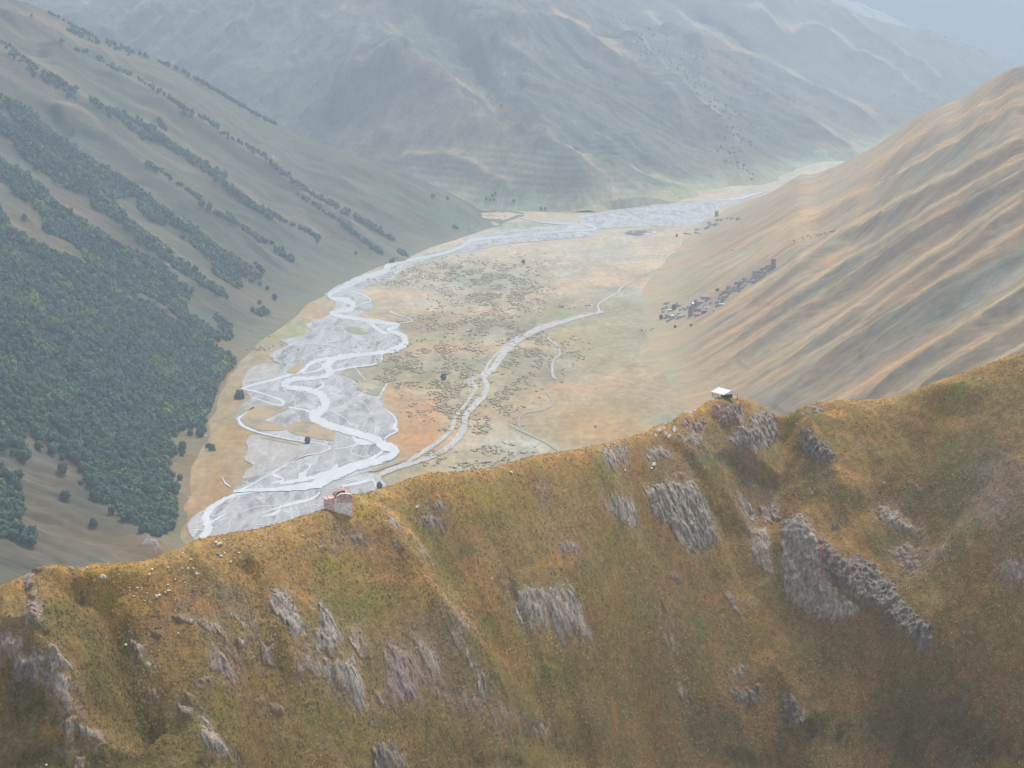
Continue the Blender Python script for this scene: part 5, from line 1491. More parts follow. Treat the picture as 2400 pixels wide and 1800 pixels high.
for rg, x, y, s in LONE:
    q = P(rg, f"{x},{y + 9}")[0]
    X, Y, Z = left.hit(*q)
    lone_pts.append((X, Y, Z, 7.0 * s * (1 if Y < 2600 else 1.2), 2))
# bushes dotted over the mountain across the valley
FB = [("r3", "0,200 150,330 300,450 400,560 480,660 560,780 640,860", 34, 70), ("r3", "60,180 300,330 480,430", 24, 26), ("r3", "470,850 550,930 640,1030", 26, 24), ("r2", "1600,130 1750,260 1880,350 2000,450", 34, 30), ("r3", "560,640 680,760", 16, 7),
      ("r2", "820,545 930,620", 6, 5), ("r3", "1650,180 1750,215 1900,270 2000,315 2090,375", 4, 34), ("r3", "1440,540 1480,560", 10, 6), ("r1", "1480,560 1510,580", 8, 5), ("r3", "520,440 620,500 830,560 950,640", 16, 12)]
for rg, txt, hw, n in FB:
    L = catmull(P(rg, txt), 5)
    for _ in range(n):
        u = rs.rand() * (len(L) - 1)
        i = int(u)
        a = L[i]
        x, y, z = far.hit(a[0] + rs.randn() * hw / 2.44, a[1] + rs.randn() * hw / 2.44 * .5)
        pts.append((x, y, z, rs.uniform(5, 9.5), 3))
pts = np.array(pts)
pq, pr = proj(pts[:, 0], pts[:, 1], pts[:, 2] + 3)
inside_f = (pq > 0) & (pq < 2400) & (pr > 0) & (pr < 1700)
pts = pts[(pq > -150) & (pq < 2500)]
pq, pr = proj(pts[:, 0], pts[:, 1], pts[:, 2] + 3)
# hidden behind the ridge?
sky_y = np.interp(pq, [q[0] for q in RIDGE_SKY], [q[1] for q in RIDGE_SKY])
vis = (pq > 0) & (pq < 2400) & (pr > 0) & (pr < sky_y)
order = np.argsort(np.where(vis, -pts[:, 3] / np.hypot(pts[:, 1], CAM_H - pts[:, 2]), 1.0))
N_IND = 300 - len(lone_pts) - 10          # the ones that show largest are trees of their own
ind, rest = pts[order[:N_IND]], pts[order[N_IND:]]

CROWNS = []
for k in range(6):
    v, f = crown_arrays(40 + k, 9, 150)
    me = raw_mesh("crown", v, f)
    me.materials.append(mat_leaf)
    tb = MB()
    tb.bar((0, 0, -0.12), (0.01, 0, 0.45), 0.035, 0.022, 7)
    for j in range(4):
        a = j * 1.7 + k
        tb.bar((0.005, 0, 0.22 + 0.06 * j), (0.22 * math.cos(a), 0.22 * math.sin(a), 0.5 + 0.08 * j), 0.014, 0.006, 5)
    CROWNS.append((me, tb.mesh("trunk", mat_bark)))


def put_tree(x, y, z, s, k, label, group):
    e = empty("birch_tree", (x, y, z - 0.15), (k * 1.3) % 6.28)
    e.scale = (s, s, s * (1.0 + 0.12 * math.sin(k)))
    link("crown", CROWNS[k % 6][0], e)
    link("trunk", CROWNS[k % 6][1], e)
    tag(e, label, "tree", group)
    return e


k = 0
for x, y, z, s, kd in ind:
    k += 1
    if kd == 0:
        a, b = proj(x, y, z)
        zn = "in the small wood patch at the left edge of the view" if a < 95 else "at the lower tip of the big wood above the river" if b > 1130 else "on the wood's right edge facing the river" if a > 400 else "along the wood's lower edge over the bare hillside"
        put_tree(x, y, z, s, k, "dark green birch " + zn, "birches " + zn)
    else:
        put_tree(x, y, z, s, k, "small dark birch in a broken row along a rib of the left slope", "birches in rows along the ribs")


def rank(i):
    return ["first", "second", "third", "fourth", "fifth", "sixth", "seventh", "eighth", "ninth", "tenth", "eleventh", "twelfth", "thirteenth", "fourteenth", "fifteenth", "sixteenth", "seventeenth", "eighteenth", "nineteenth", "twentieth"][i] if i < 20 else str(i + 1) + "th"


def rank_labels(items, fmt):
    """items: (zone phrase, px, payload); gives each its place from the left within its zone"""
    zones = {}
    for it in items:
        zones.setdefault(it[0], []).append(it)
    for zn, lst in zones.items():
        lst.sort(key=lambda q: q[1])
        for i, it in enumerate(lst):
            yield it, (fmt.format(zone=zn) if len(lst) == 1 else fmt.format(zone=zn) + ", " + rank(i) + " from the left")


items = []
for x, y, z, s, kd in lone_pts:
    a, b = proj(x, y, z)
    zn = "on the bare hillside below the wood" if (a < 350 and b > 1000) else "on the bank between wood and river" if b > 900 else "on the far spur near the valley bend" if a > 850 else "high on the left slope" if b < 300 else "between the rows of the left slope"
    items.append((zn, a, (x, y, z, s)))
for it, lab in rank_labels(items, "lone dark birch {zone}"):
    k += 1
    put_tree(*it[2], k, lab, "lone trees on the left slope")

# all the other trees: one object
lowc = [crown_arrays(90 + q, 4, 26) for q in range(8)]
farc = []
for q in range(4):
    rn = np.random.RandomState(q)
    farc.append((np.concatenate([IV0 * (1 + .25 * rn.randn(12, 1)) * .3 + [0, 0, .35], IV0 * (1 + .25 * rn.randn(12, 1)) * .24 + [.12, .1, .6]]), np.concatenate([IF0, IF0 + 12])))
VV, FF, CC, b = [], [], [], 0
tone = fbm(rest[:, 0] / 70, rest[:, 1] / 90, 3, 411)
tone2 = fbm(rest[:, 0] / 45, rest[:, 1] / 60, 3, 421)
rq, rr_ = proj(rest[:, 0], rest[:, 1], rest[:, 2])
for i, (x, y, z, s, kd) in enumerate(rest):
    v, f = (farc[i % 4] if kd == 3 else lowc[i % 8])
    a = rs.rand() * 6.28
    c, sn = math.cos(a), math.sin(a)
    v = np.stack([v[:, 0] * c - v[:, 1] * sn, v[:, 0] * sn + v[:, 1] * c, v[:, 2] * (0.9 + 0.25 * rs.rand())], 1) * s + (x, y, z - 0.3)
    t = np.array([1.0, 1.0, 1.0]) * rs.uniform(0.6, 1.45)
    if kd == 0:
        if tone[i] > 0.25:
            t = t * (1.45, 1.05, 0.9)
        if tone2[i] > 0.42:
            t = t * (1.5, 1.5, 0.8)
        if rs.rand() < 0.05:
            t = t * (2.2, 1.4, 0.8)
    VV.append(v)
    FF.append(f + b)
    CC.append(np.tile(t, (len(v), 1)))
    b += len(v)
VV, FF, CC = np.concatenate(VV), np.concatenate(FF), np.concatenate(CC)
me = raw_mesh("wood", VV, FF)
at = me.attributes.new("tint", 'FLOAT_COLOR', 'POINT')
at.data.foreach_set("color", np.concatenate([CC, np.ones((len(CC), 1))], 1).astype(np.float32).ravel())
me.materials.append(mat_leaf_mass)
tag(link("wood", me), "dense birch wood and broken tree rows covering the left slope", "wood", kind="stuff")
print("TREES", len(ind), len(rest), n_wood)

# trees and bushes on the valley floor
FT = [("rv", 1768, 705, 1.3, "small dark bush tree amid scrub left of the stony stream"), ("rv", 593, 1250, 1.2, "green bush tree on the shingle bar below the grassy islands"), ("r5", 1040, 140, 1.3, "lone bush tree on the pale upper meadow"),
      ("v7", 690, 295, 3.2, "large round tree beside the far village"), ("v7", 350, 645, 1.6, "dark bush at the foot of the far spur"), ("v6", 895, 553, .9, "small tree by the power line near the dark pen"), ("rv", 1215, 1640, 1.0, "green bush beside the stream mouth behind the near ridge")]
for rg, x, y, s, lab in FT:
    q = P(rg, f"{x},{y}")[0]
    X, Y = floor_at(*q)
    k += 1
    put_tree(X, Y, 0, 5.5 * s, k, lab, None)

# low scrub over the delta: uncountable
VV, FF, b = [], [], 0
SCR_ = [("r5", 620, 190, 260, 60, 500), ("r5", 900, 230, 240, 110, 900), ("r5", 800, 330, 200, 50, 300), ("r5", 330, 230, 120, 40, 120), ("r5", 1000, 330, 150, 90, 300), ("r5", 700, 470, 260, 60, 380), ("r5", 550, 640, 260, 60, 300), ("r5", 900, 520, 150, 60, 200),
        ("r5", 330, 740, 130, 60, 260), ("r5", 650, 800, 90, 70, 330), ("r5", 620, 950, 80, 110, 380), ("r5", 560, 1060, 50, 50, 80), ("r5", 1060, 650, 130, 130, 420), ("r5", 920, 890, 110, 90, 200), ("r5", 850, 1080, 130, 90, 130), ("r5", 520, 1250, 60, 30, 60),
        ("r5", 1330, 630, 60, 60, 60), ("r5", 420, 830, 160, 60, 130), ("r5", 450, 990, 120, 40, 40), ("r5", 130, 830, 40, 30, 60), ("r5", 250, 790, 60, 40, 90), ("r5", 900, 1210, 160, 40, 60), ("r5", 740, 1290, 120, 20, 40)]
rs2 = np.random.RandomState(12)
for rg, x, y, rx, ry, n in SCR_:
    for _ in range(int(n * 2.2)):
        q = P(rg, f"{x + rs2.randn() * rx * .6},{y + rs2.randn() * ry * .6}")[0]
        X, Y = floor_at(*q)
        if fbm(np.array(X / 30), np.array(Y / 70), 2, 431) < -0.12:
            continue
        s = rs2.uniform(0.4, 1.25) ** 1.6 + .22
        v = IV0 * (1 + .25 * rs2.randn(12, 1)) * (s * 1.3, s * 1.9, s * .38) + (X, Y, s * .3)
        VV.append(v)
        FF.append(IF0 + b)
        b += 12
me = raw_mesh("scrub", np.concatenate(VV), np.concatenate(FF))
me.materials.append(leaf_mat("scrub leaves", (0.235, 0.24, 0.165), (0.31, 0.295, 0.205)))
tag(link("scrub", me), "low grey green scrub scattered over the river delta", "scrub", kind="stuff")

# ---------------------------------------------------------------- rock outcrops on the near ridge
def rock_mat(name, a, b, c, sc=0.9):
    m, nt, bs = new_mat(name)
    v = coords(nt, (1, 0.42, 0.42), (0, 0, 0.12))
    n1 = noise(nt, v, sc * 1.1, 6, 0.78, 0.6)
    n2 = noise(nt, v, sc * 5, 3, 0.8)
    n3 = noise(nt, coords(nt), 0.16, 4, 0.65)
    col = mixc(nt, rng(nt, n1, 0.36, 0.62, 0, 1), b, a)
    col = mixc(nt, rng(nt, n3, 0.5, 0.66, 0, 1), col, c)
    s = N(nt, "ShaderNodeVectorMath", operation='SCALE')
    nt.links.new(col, s.inputs[0])
    nt.links.new(rng(nt, n2, 0.3, 0.7, 0.6, 1.45), s.inputs[3])
    at = N(nt, "ShaderNodeAttribute", attribute_name="tint")
    n4 = noise(nt, coords(nt), 1.3, 4, 0.7)
    g = rng(nt, math_(nt, 'ADD', at.outputs["Alpha"], rng(nt, n4, 0.3, 0.7, -0.42, 0.42)), 0.4, 0.6, 0, 1)
    col = mixc(nt, g, s.outputs[0], mixc(nt, n4, (0.16, 0.10, 0.04), (0.32, 0.2, 0.075)))
    nt.links.new(col, bs.inputs["Base Color"])
    bs.inputs["Roughness"].default_value = 0.85
    bs.inputs["Specular IOR Level"].default_value = 0.25
    bp = N(nt, "ShaderNodeBump")
    bp.inputs["Strength"].default_value = 0.9
    bp.inputs["Distance"].default_value = 0.25
    nt.links.new(math_(nt, 'ADD', n1, math_(nt, 'MULTIPLY', n2, .4)), bp.inputs["Height"])
    nt.links.new(bp.outputs[0], bs.inputs["Normal"])
    return m


ROCKM = {"g": rock_mat("grey slate", (0.44, 0.385, 0.32), (0.14, 0.118, 0.095), (0.29, 0.235, 0.185)),
         "m": rock_mat("mauve slate", (0.40, 0.31, 0.265), (0.13, 0.10, 0.085), (0.27, 0.195, 0.16)),
         "d": rock_mat("dark slate", (0.30, 0.26, 0.215), (0.08, 0.068, 0.056), (0.18, 0.145, 0.115)),
         "s": rock_mat("scree", (0.44, 0.375, 0.315), (0.2, 0.155, 0.12), (0.29, 0.22, 0.17), 1.4),
         "r": rock_mat("red slate", (0.46, 0.27, 0.25), (0.22, 0.12, 0.11), (0.38, 0.2, 0.185))}
def zone_of(px, py):
    if py > 1560 and px < 700:
        return "in the lower left corner"
    if px < 180:
        return "at the left edge of the ridge"
    if px < 520:
        return "below the scattered boulders"
    if px < 760:
        return "lower left of the chapel" if py > 1300 else "just below the chapel knoll"
    if px < 1080:
        return "right of the chapel" if py < 1330 else "on the slope below the chapel"
    if px < 1400:
        return "on the smooth central slope"
    if py < 1130:
        return "under the shelter" if px < 1850 else "on the saddle right of the shelter"
    if px < 1720:
        return "on the slope below the shelter"
    return "on the right hand slope"


TONE = {"g": "grey slate", "m": "mauve slate", "d": "dark slate", "s": "pale scree", "r": "reddish slate"}
items = []
for i, (rg, tn, bulk, gr, txt) in enumerate(OUT):
    q = P(rg, txt)
    W = [ridge.hit(a, b)[:2] for a, b in q]
    xs, ys = [w[0] for w in W], [w[1] for w in W]
    cx, cy = sum(a for a, b in q) / len(q), sum(b for a, b in q) / len(q)
    st = 0.2 if max(xs) - min(xs) < 16 else 0.26
    X, Y = np.meshgrid(np.arange(min(xs) - 1.5, max(xs) + 1.5, st), np.arange(min(ys) - 1.5, max(ys) + 1.5, st), indexing='ij')
    size = math.sqrt(max((max(xs) - min(xs)) * (max(ys) - min(ys)), 1))
    d = sdist(X, Y, W)
    d = d + 0.95 * min(1, size / 7) * fbm((X + .16 * Y) / 1.7, Y / 2.2, 4, 500 + i) + 0.3
    Z = ridge.zmany(X, Y)
    u = X + 0.16 * Y
    blades = ridged(u / 0.85, Y / 6.5, 3, 520 + i)
    bl2 = fbm(u / 0.42, Y / 3.2, 2, 620 + i)
    blk = fbm(X / 3.4, Y / 3.0, 2, 720 + i)
    # steps: broken ledges down the face
    wx, wy = u + 0.5 * fbm(X / 2, Y / 2, 2, 860 + i), Y + 1.2 * fbm(X / 2.5, Y / 3, 2, 880 + i)
    bk = hash2(np.floor(wx / 0.95), np.floor(wy / 1.7 + 0.37 * np.floor(wx / 0.95)), 41 + i) - .5
    bk += 0.6 * (hash2(np.floor(wx / 2.3), np.floor(wy / 3.1 + 0.4 * np.floor(wx / 2.3)), 61 + i) - .5)
    led = np.floor(2.2 * fbm(X / 3.0, Y / 1.8, 2, 820 + i)) * 0.24
    amp = smooth(-0.25, min(1.8, 0.28 * size), d)
    h = amp * (bulk * 0.95 + 0.25) * (0.55 + 0.10 * (blades - .8) + 0.14 * bl2 + 0.45 * blk + 0.55 * bk + led * 0.5 * (0.5 if tn == 's' else 1)) - smooth(0.3, -0.6, d) * 0.9
    # the front stands out more than the top, so that the face is steeper than the slope
    X2, Y2, Z2 = X, Y - 0.62 * h, Z + 0.66 * h
    keep = d > -0.7
    idx = -np.ones(X.shape, int)
    idx[keep] = np.arange(keep.sum())
    a_, b_, c_, e2 = idx[:-1, :-1], idx[1:, :-1], idx[1:, 1:], idx[:-1, 1:]
    mk = (a_ >= 0) & (b_ >= 0) & (c_ >= 0) & (e2 >= 0)
    if mk.sum() < 4:
        continue
    co = np.stack([X2[keep], Y2[keep], Z2[keep]], 1)
    me = raw_mesh("rock_outcrop", co, np.stack([a_[mk], b_[mk], c_[mk], e2[mk]], 1))
    grass = np.clip(gr * 0.6 + 0.6 * smooth(1.3, -0.2, d) + 0.25 * fbm(X / 2.2, Y / 2.2, 2, 900 + i), 0, 1)[keep]
    at = me.attributes.new("tint", 'FLOAT_COLOR', 'POINT')
    at.data.foreach_set("color", np.stack([grass, grass, grass, grass], 1).astype(np.float32).ravel())
    me.materials.append(ROCKM[tn])
    o = link("rock_outcrop", me)
    sz = "large" if size > 11 else "small" if size < 4.5 else "mid sized"
    zn = zone_of(cx, cy)
    items.append((f"{sz} {TONE[tn]} outcrop {zn}".replace("mid sized ", ""), cx, o))
for it, lab in rank_labels(items, "{zone}"):
    tag(it[2], lab, "rock outcrop", "rock outcrops on the near ridge")

# ---------------------------------------------------------------- boulders
mat_boulder = noisy_mat("pale boulder", (0.80, 0.75, 0.70), (0.60, 0.55, 0.51), 1.6, bump=0.8, bdist=0.12, detail=5, c=(0.42, 0.37, 0.33), cscale=0.9, rand=0.12)
mat_slab = noisy_mat("pale slab", (0.60, 0.57, 0.54), (0.42, 0.38, 0.35), 2.0, bump=0.4, bdist=0.05, rand=0.06)
BOULD = []
for q in range(7):
    rn = np.random.RandomState(300 + q)
    v = IV2.copy()
    for _ in range(9):                                  # cut facets
        nrm = rn.randn(3)
        nrm /= np.linalg.norm(nrm)
        dd = v @ nrm
        lim = rn.uniform(0.45, 0.85)
        v = v - np.maximum(dd - lim, 0)[:, None] * nrm * 0.92
    v = v * (1 + 0.05 * rn.randn(len(v), 1)) * (1.0, 0.85, 0.72)
    me = raw_mesh("boulder", v, IF2)
    me.materials.append(mat_boulder)
    BOULD.append(me)
BL = [("r7", "588,565,17 960,512,7 1045,517,7 1075,517,6 1105,517,7 870,523,7 853,553,8 1090,468,9 1045,430,6 1020,457,5 990,459,4 1125,547,9 1140,549,6 1002,580,6 1028,588,4 1058,597,4 895,675,11 912,668,8 965,645,8 945,655,6 785,627,5 810,628,5 812,638,4 740,628,4 745,643,4 768,676,6 778,660,4 828,701,6 852,707,4 838,658,4 960,610,6 720,952,8 755,930,5 1255,380,12 1235,368,8 1262,445,9 1245,432,8 1285,430,5 1365,428,7 1430,386,5 1490,390,6 1525,400,4 1660,285,4 1720,268,5 1537,325,5 1300,350,6 1280,352,6 1320,480,9 1215,518,5 735,553,4 680,550,4 1020,888,6 908,752,3 942,782,3 1003,697,4 1115,622,3 500,512,6 150,590,8 180,600,7 1440,998,5 265,1640,7 232,905,4 1080,560,3 1730,330,6 1735,355,5"),
      ("r8", "430,168,8 440,160,5 493,175,3 965,978,4 1105,165,3 1010,250,4 345,262,6 375,318,5 460,415,6 485,445,6 525,495,5 860,575,4 1270,612,5 1330,1060,3 1235,958,3"), ("r5", "970,1333,9 1780,1292,9 1620,1322,8 1555,1165,7 1410,1212,3"),
      ("r6", "1943,800,5 2182,748,4 65,1310,6 75,1290,8 1395,1393,4 895,1057,5 650,1413,4 930,1000,4 1020,985,5 985,965,5")]
items = []
for rg, txt in BL:
    for a, b, r in P(rg, txt):
        X, Y, Z = ridge.hit(a, b + r * 0.4)
        s = r * Y / F * 1.5
        rn = random.Random(int(a * 7 + b))
        o = link("boulder", BOULD[rn.randrange(7)], None, (X, Y - 0.1 * s, Z + 0.25 * s), rn.uniform(0, 6.28))
        o.scale = (s * rn.uniform(.85, 1.2), s, s * rn.uniform(.75, 1.1))
        o.rotation_euler[0] = rn.uniform(-.4, .4)
        sz = "big" if s > 1.2 else "fist small" if s < 0.33 else "pale"
        sz = "big pale" if s > 1.0 else "tiny pale" if s < 0.42 else "pale"
        if a < 130:
            zn = "on the crest at the left edge"
        elif a < 300:
            zn = "on the grass left of the crest dip"
        elif a < 400:
            zn = "among stones on the upper left meadow" if b < 1430 else "low on the left meadow"
        elif a < 480:
            zn = "in the cluster below the left crest"
        elif a < 700:
            zn = "on the stony crest left of the chapel"
        elif a < 1080:
            zn = "beside the path right of the chapel"
        elif a < 1500:
            zn = "on the open middle slope"
        elif a < 1800:
            zn = "under the shelter's knoll"
        else:
            zn = "near the right end of the ridge"
        items.append((f"{sz} boulder {zn}", a, o))
for it, lab in rank_labels(items, "{zone}"):
    tag(it[2], lab, "boulder", "boulders lying on the near ridge")

items = []
for x, y, w, h in ((980, 396, 55, 22), (940, 425, 40, 14), (705, 572, 60, 18), (655, 598, 62, 20), (598, 580, 26, 9), (1010, 518, 62, 14), (240, 820, 95, 32), (310, 800, 60, 24), (452, 815, 60, 50), (330, 865, 50, 26), (365, 905, 50, 30), (200, 892, 50, 26), (1055, 398, 30, 12), (1225, 400, 50, 10), (150, 870, 30, 16), (390, 890, 30, 20), (172, 1265, 80, 30)):
    q = P('c4', f"{x},{y},{w},{h}")[0]
    X, Y, Z = ridge.hit(q[0], q[1])
    L = q[2] * Y / F / 2
    D = max(q[3] * Y / F * 1.1, .5)
    rn = random.Random(x)
    mb = MB()
    out = []
    for j in range(8):
        a = 2 * math.pi * j / 8
        out.append((L * math.cos(a) * rn.uniform(.75, 1.1), D * math.sin(a) * rn.uniform(.75, 1.1), 0.0 + D * math.sin(a) * .55))
    mb.slab(out, .35)
    o = mb.build("stone_slab", mat_slab, None, .04, x)
    o.location = (X, Y, Z + 0.28)
    items.append(("flat pale stone slab lying " + ("beside the shelter" if y < 430 else "on the slope left of the shelter" if y < 620 else "on the rocky shoulder left of the knoll" if y < 1000 else "low on the shoulder left of the knoll"), q[0], o))
for it, lab in rank_labels(items, "{zone}"):
    tag(it[2], lab, "stone slab", "pale slabs round the shelter's knoll")

# ---------------------------------------------------------------- the ruined chapel on the ridge
def stone_mat(name, a, b, c, sc=2.2, cs=0.7):
    """rubble masonry: flat courses of stones of mixed colour"""
    m, nt, bs = new_mat(name)
    v = coords(nt, (1, 1, 2.6))
    vo = N(nt, "ShaderNodeTexVoronoi")
    vo.inputs["Scale"].default_value = sc
    nt.links.new(v, vo.inputs["Vector"])
    ve = N(nt, "ShaderNodeTexVoronoi", feature='DISTANCE_TO_EDGE')
    ve.inputs["Scale"].default_value = sc
    nt.links.new(v, ve.inputs["Vector"])
    sp = N(nt, "ShaderNodeSeparateColor")
    nt.links.new(vo.outputs["Color"], sp.inputs[0])
    col = mixc(nt, sp.outputs[0], a, b)
    n = noise(nt, coords(nt), cs, 4, 0.6)
    col = mixc(nt, rng(nt, n, 0.48, 0.62, 0, 1), col, c)
    jn = rng(nt, ve.outputs["Distance"], 0.0, 0.09, 0.6, 1)
    s = N(nt, "ShaderNodeVectorMath", operation='SCALE')
    nt.links.new(col, s.inputs[0])
    nt.links.new(math_(nt, 'MULTIPLY', jn, rng(nt, sp.outputs[1], 0, 1, .75, 1.2)), s.inputs[3])
    nt.links.new(s.outputs[0], bs.inputs["Base Color"])
    bs.inputs["Roughness"].default_value = 0.9
    bp = N(nt, "ShaderNodeBump")
    bp.inputs["Strength"].default_value = 0.8
    bp.inputs["Distance"].default_value = 0.08
    nt.links.new(jn, bp.inputs["Height"])
    nt.links.new(bp.outputs[0], bs.inputs["Normal"])
    return m


m_red = stone_mat("red masonry", (0.64, 0.42, 0.38), (0.82, 0.66, 0.60), (0.56, 0.35, 0.32))
m_pale = stone_mat("pale masonry", (0.86, 0.74, 0.69), (0.92, 0.86, 0.82), (0.80, 0.66, 0.61))
m_plaster = noisy_mat("white plaster", (0.86, 0.85, 0.83), (0.76, 0.72, 0.68), 1.5, bump=0.1)
m_dark = noisy_mat("dark opening", (0.03, 0.028, 0.026), (0.05, 0.045, 0.04), 1.0, bump=0)


def wall_profile(mb, prof, y0, y1):
    """a standing wall: outline in x and z, given thickness in y"""
    n = len(prof)
    mb.add([(x, y0, z) for x, z in prof] + [(x, y1, z) for x, z in prof],
           [tuple(range(n)), tuple(range(n, 2 * n))[::-1]] + [(k, n + k, n + (k + 1) % n, (k + 1) % n) for k in range(n)])


def ragged(x0, x1, f, n, amp, rn, zb):
    top = [(x0 + (x1 - x0) * k / n, f(x0 + (x1 - x0) * k / n) + rn.uniform(-amp, amp)) for k in range(n + 1)]
    st = []
    for (xa, za), (xb, zb2) in zip(top[:-1], top[1:]):       # stone steps rather than slopes
        st += [(xa, za), (xb - 0.01, za)]
    return [(x0, zb)] + st + [(x1, zb)]


X, Y, Z = ridge.hit(*P('c3', "1000,1128")[0])
chapel = empty("stone_chapel", (X, Y, Z - 0.15), -math.atan2(X, Y) + math.radians(6))
tag(chapel, "small ruined chapel of pinkish stone standing on the grassy ridge above the river", "chapel")
rn = random.Random(8)
mb = MB()
wall_profile(mb, [(0, -1.2), (0, 2.55), (3.6, 2.55), (3.6, -1.2)], 0, 0.55)
fw = mb.build("front_wall", m_pale, chapel)
mb = MB()
arch = [(0.0, 2.56)] + [(1.8 + 1.83 * math.cos(math.pi - a), 3.62 + 0.95 * math.sin(a)) for a in [math.pi * k / 12 for k in range(13)]] + [(3.6, 2.56)]
wall_profile(mb, arch, -0.02, 0.53)
mb.build("front_gable", m_red, chapel)
mb = MB()
pts_ = [(1.8 + 1.95 * math.cos(math.pi - a), 3.66 + 1.0 * math.sin(a)) for a in [math.pi * k / 12 for k in range(13)]]
for (xa, za), (xb, zb) in zip(pts_[:-1], pts_[1:]):
    mb.add([(xa, -.12, za), (xb, -.12, zb), (xb, -.12, zb + .16), (xa, -.12, za + .16), (xa, .6, za), (xb, .6, zb), (xb, .6, zb + .16), (xa, .6, za + .16)], [(0, 1, 2, 3), (4, 7, 6, 5), (0, 4, 5, 1), (3, 2, 6, 7), (0, 3, 7, 4), (1, 5, 6, 2)])
mb.build("gable_coping", m_pale, chapel, .03, 1)
mb = MB()
mb.box(3.02, 3.58, 0.56, 4.6, -1.2, 3.6)
mb.box(0.02, 0.5, 0.56, 4.6, -1.2, 3.6)
mb.build("side_wall", m_red, chapel)
mb = MB()
wall_profile(mb, ragged(-0.7, 3.75, lambda x: 5.45 - 0.85 * abs(x - 1.3) * (1.0 if x < 1.3 else .72), 13, .1, rn, -1.2), 4.3, 4.95)
mb.build("rear_gable", m_red, chapel)
rf = MB()
for j in range(9):                                            # what is left of the vault: courses of slabs, open towards the front
    y0 = 1.1 + j * .36
    for k_ in range(9):
        if j < 3 and k_ < 5 or (j == 3 and k_ < 3):
            continue
        a0, a1 = math.pi * k_ / 9, math.pi * (k_ + 1) / 9
        r_, h_ = 1.8, 1.05 + 0.06 * j
        p0, p1 = (1.8 - r_ * math.cos(a0), 3.58 + h_ * math.sin(a0)), (1.8 - r_ * math.cos(a1), 3.58 + h_ * math.sin(a1))
        e = rn.uniform(0, .08)
        rf.add([(p0[0], y0, p0[1] + e), (p1[0], y0, p1[1] + e), (p1[0], y0 + .35, p1[1] + e), (p0[0], y0 + .35, p0[1] + e),
                (p0[0], y0, p0[1] + .2 + e), (p1[0], y0, p1[1] + .2 + e), (p1[0], y0 + .35, p1[1] + .2 + e), (p0[0], y0 + .35, p0[1] + .2 + e)],
               [(0, 3, 2, 1), (4, 5, 6, 7), (0, 1, 5, 4), (1, 2, 6, 5), (2, 3, 7, 6), (3, 0, 4, 7)])
rf.build("broken_vault", m_red, chapel)
mb = MB()
mb.box(0.5, 3.0, 0.56, 4.25, -1.0, 0.5)
mb.build("rubble_floor", m_dark, chapel)
mb = MB()
wall_profile(mb, ragged(-2.85, -0.55, lambda x: 3.45 + 0.16 * (x + 2.85), 8, .12, rn, -1.6), 0.3, 3.2)
mb.build("side_chamber", m_red, chapel)
mb = MB()
mb.box(-0.54, 0.0, 0.32, 0.5, -0.3, 3.35, (-0.7, -0.05, 0.32, 0.5))
ps = mb.build("plaster_strip", m_plaster, chapel)
mb = MB()
for k_ in range(40):
    x, y, s = rn.uniform(-2.7, 0.2), rn.uniform(-.9, .2), rn.uniform(.12, .3)
    z = -0.75 + 0.5 * (x + 2.7) / 2.9 + rn.uniform(0, .5) + y * .6
    mb.box(x - s, x + s, y - s * .7, y + s * .7, z - s * .5, z + s * .4, (x - s * .8, x + s * .7, y - s * .5, y + s * .6))
mb.build("fallen_stones", m_red, chapel, .04, 3)

# ---------------------------------------------------------------- the shelter with the pale roof
m_roof = noisy_mat("pale roof sheet", (0.84, 0.84, 0.82), (0.76, 0.75, 0.72), 1.0, rough=0.5, bump=0.1)
m_timber = noisy_mat("weathered timber", (0.22, 0.18, 0.15), (0.12, 0.10, 0.085), 3.0, streak=(1, 1, .2), bump=0.2)
X, Y, Z = ridge.hit(*P('c4', "1105,392")[0])
sh = empty("shelter", (X, Y + 1.6, Z - 0.05), -math.atan2(2.9, 4.5))
sh.rotation_euler[2] = math.atan2(2.9, 4.5)
tag(sh, "open timber shelter under a pale gabled roof on the rocky knoll", "shelter")
hw, hl, ez, rise = 3.2, 3.35, 1.7, 1.15


def roof_half(sx, drop=0.0):
    mb = MB()
    n = 12
    for k in range(n):                                        # folded sheet: shallow ribs
        y0, y1 = -hl + 2 * hl * k / n, -hl + 2 * hl * (k + .8) / n
        for ya, yb, e in ((y0, y1, 0), (y1, -hl + 2 * hl * (k + 1) / n, .035)):
            a = [(0, ya, ez + rise + e), (0, yb, ez + rise + e), (sx * hw, yb, ez - drop + e), (sx * hw, ya, ez - drop + e)]
            b = [(x, y, z - .05) for x, y, z in a]
            mb.add(a + b, [(0, 1, 2, 3), (7, 6, 5, 4), (0, 4, 5, 1), (1, 5, 6, 2), (2, 6, 7, 3), (3, 7, 4, 0)])
    return mb


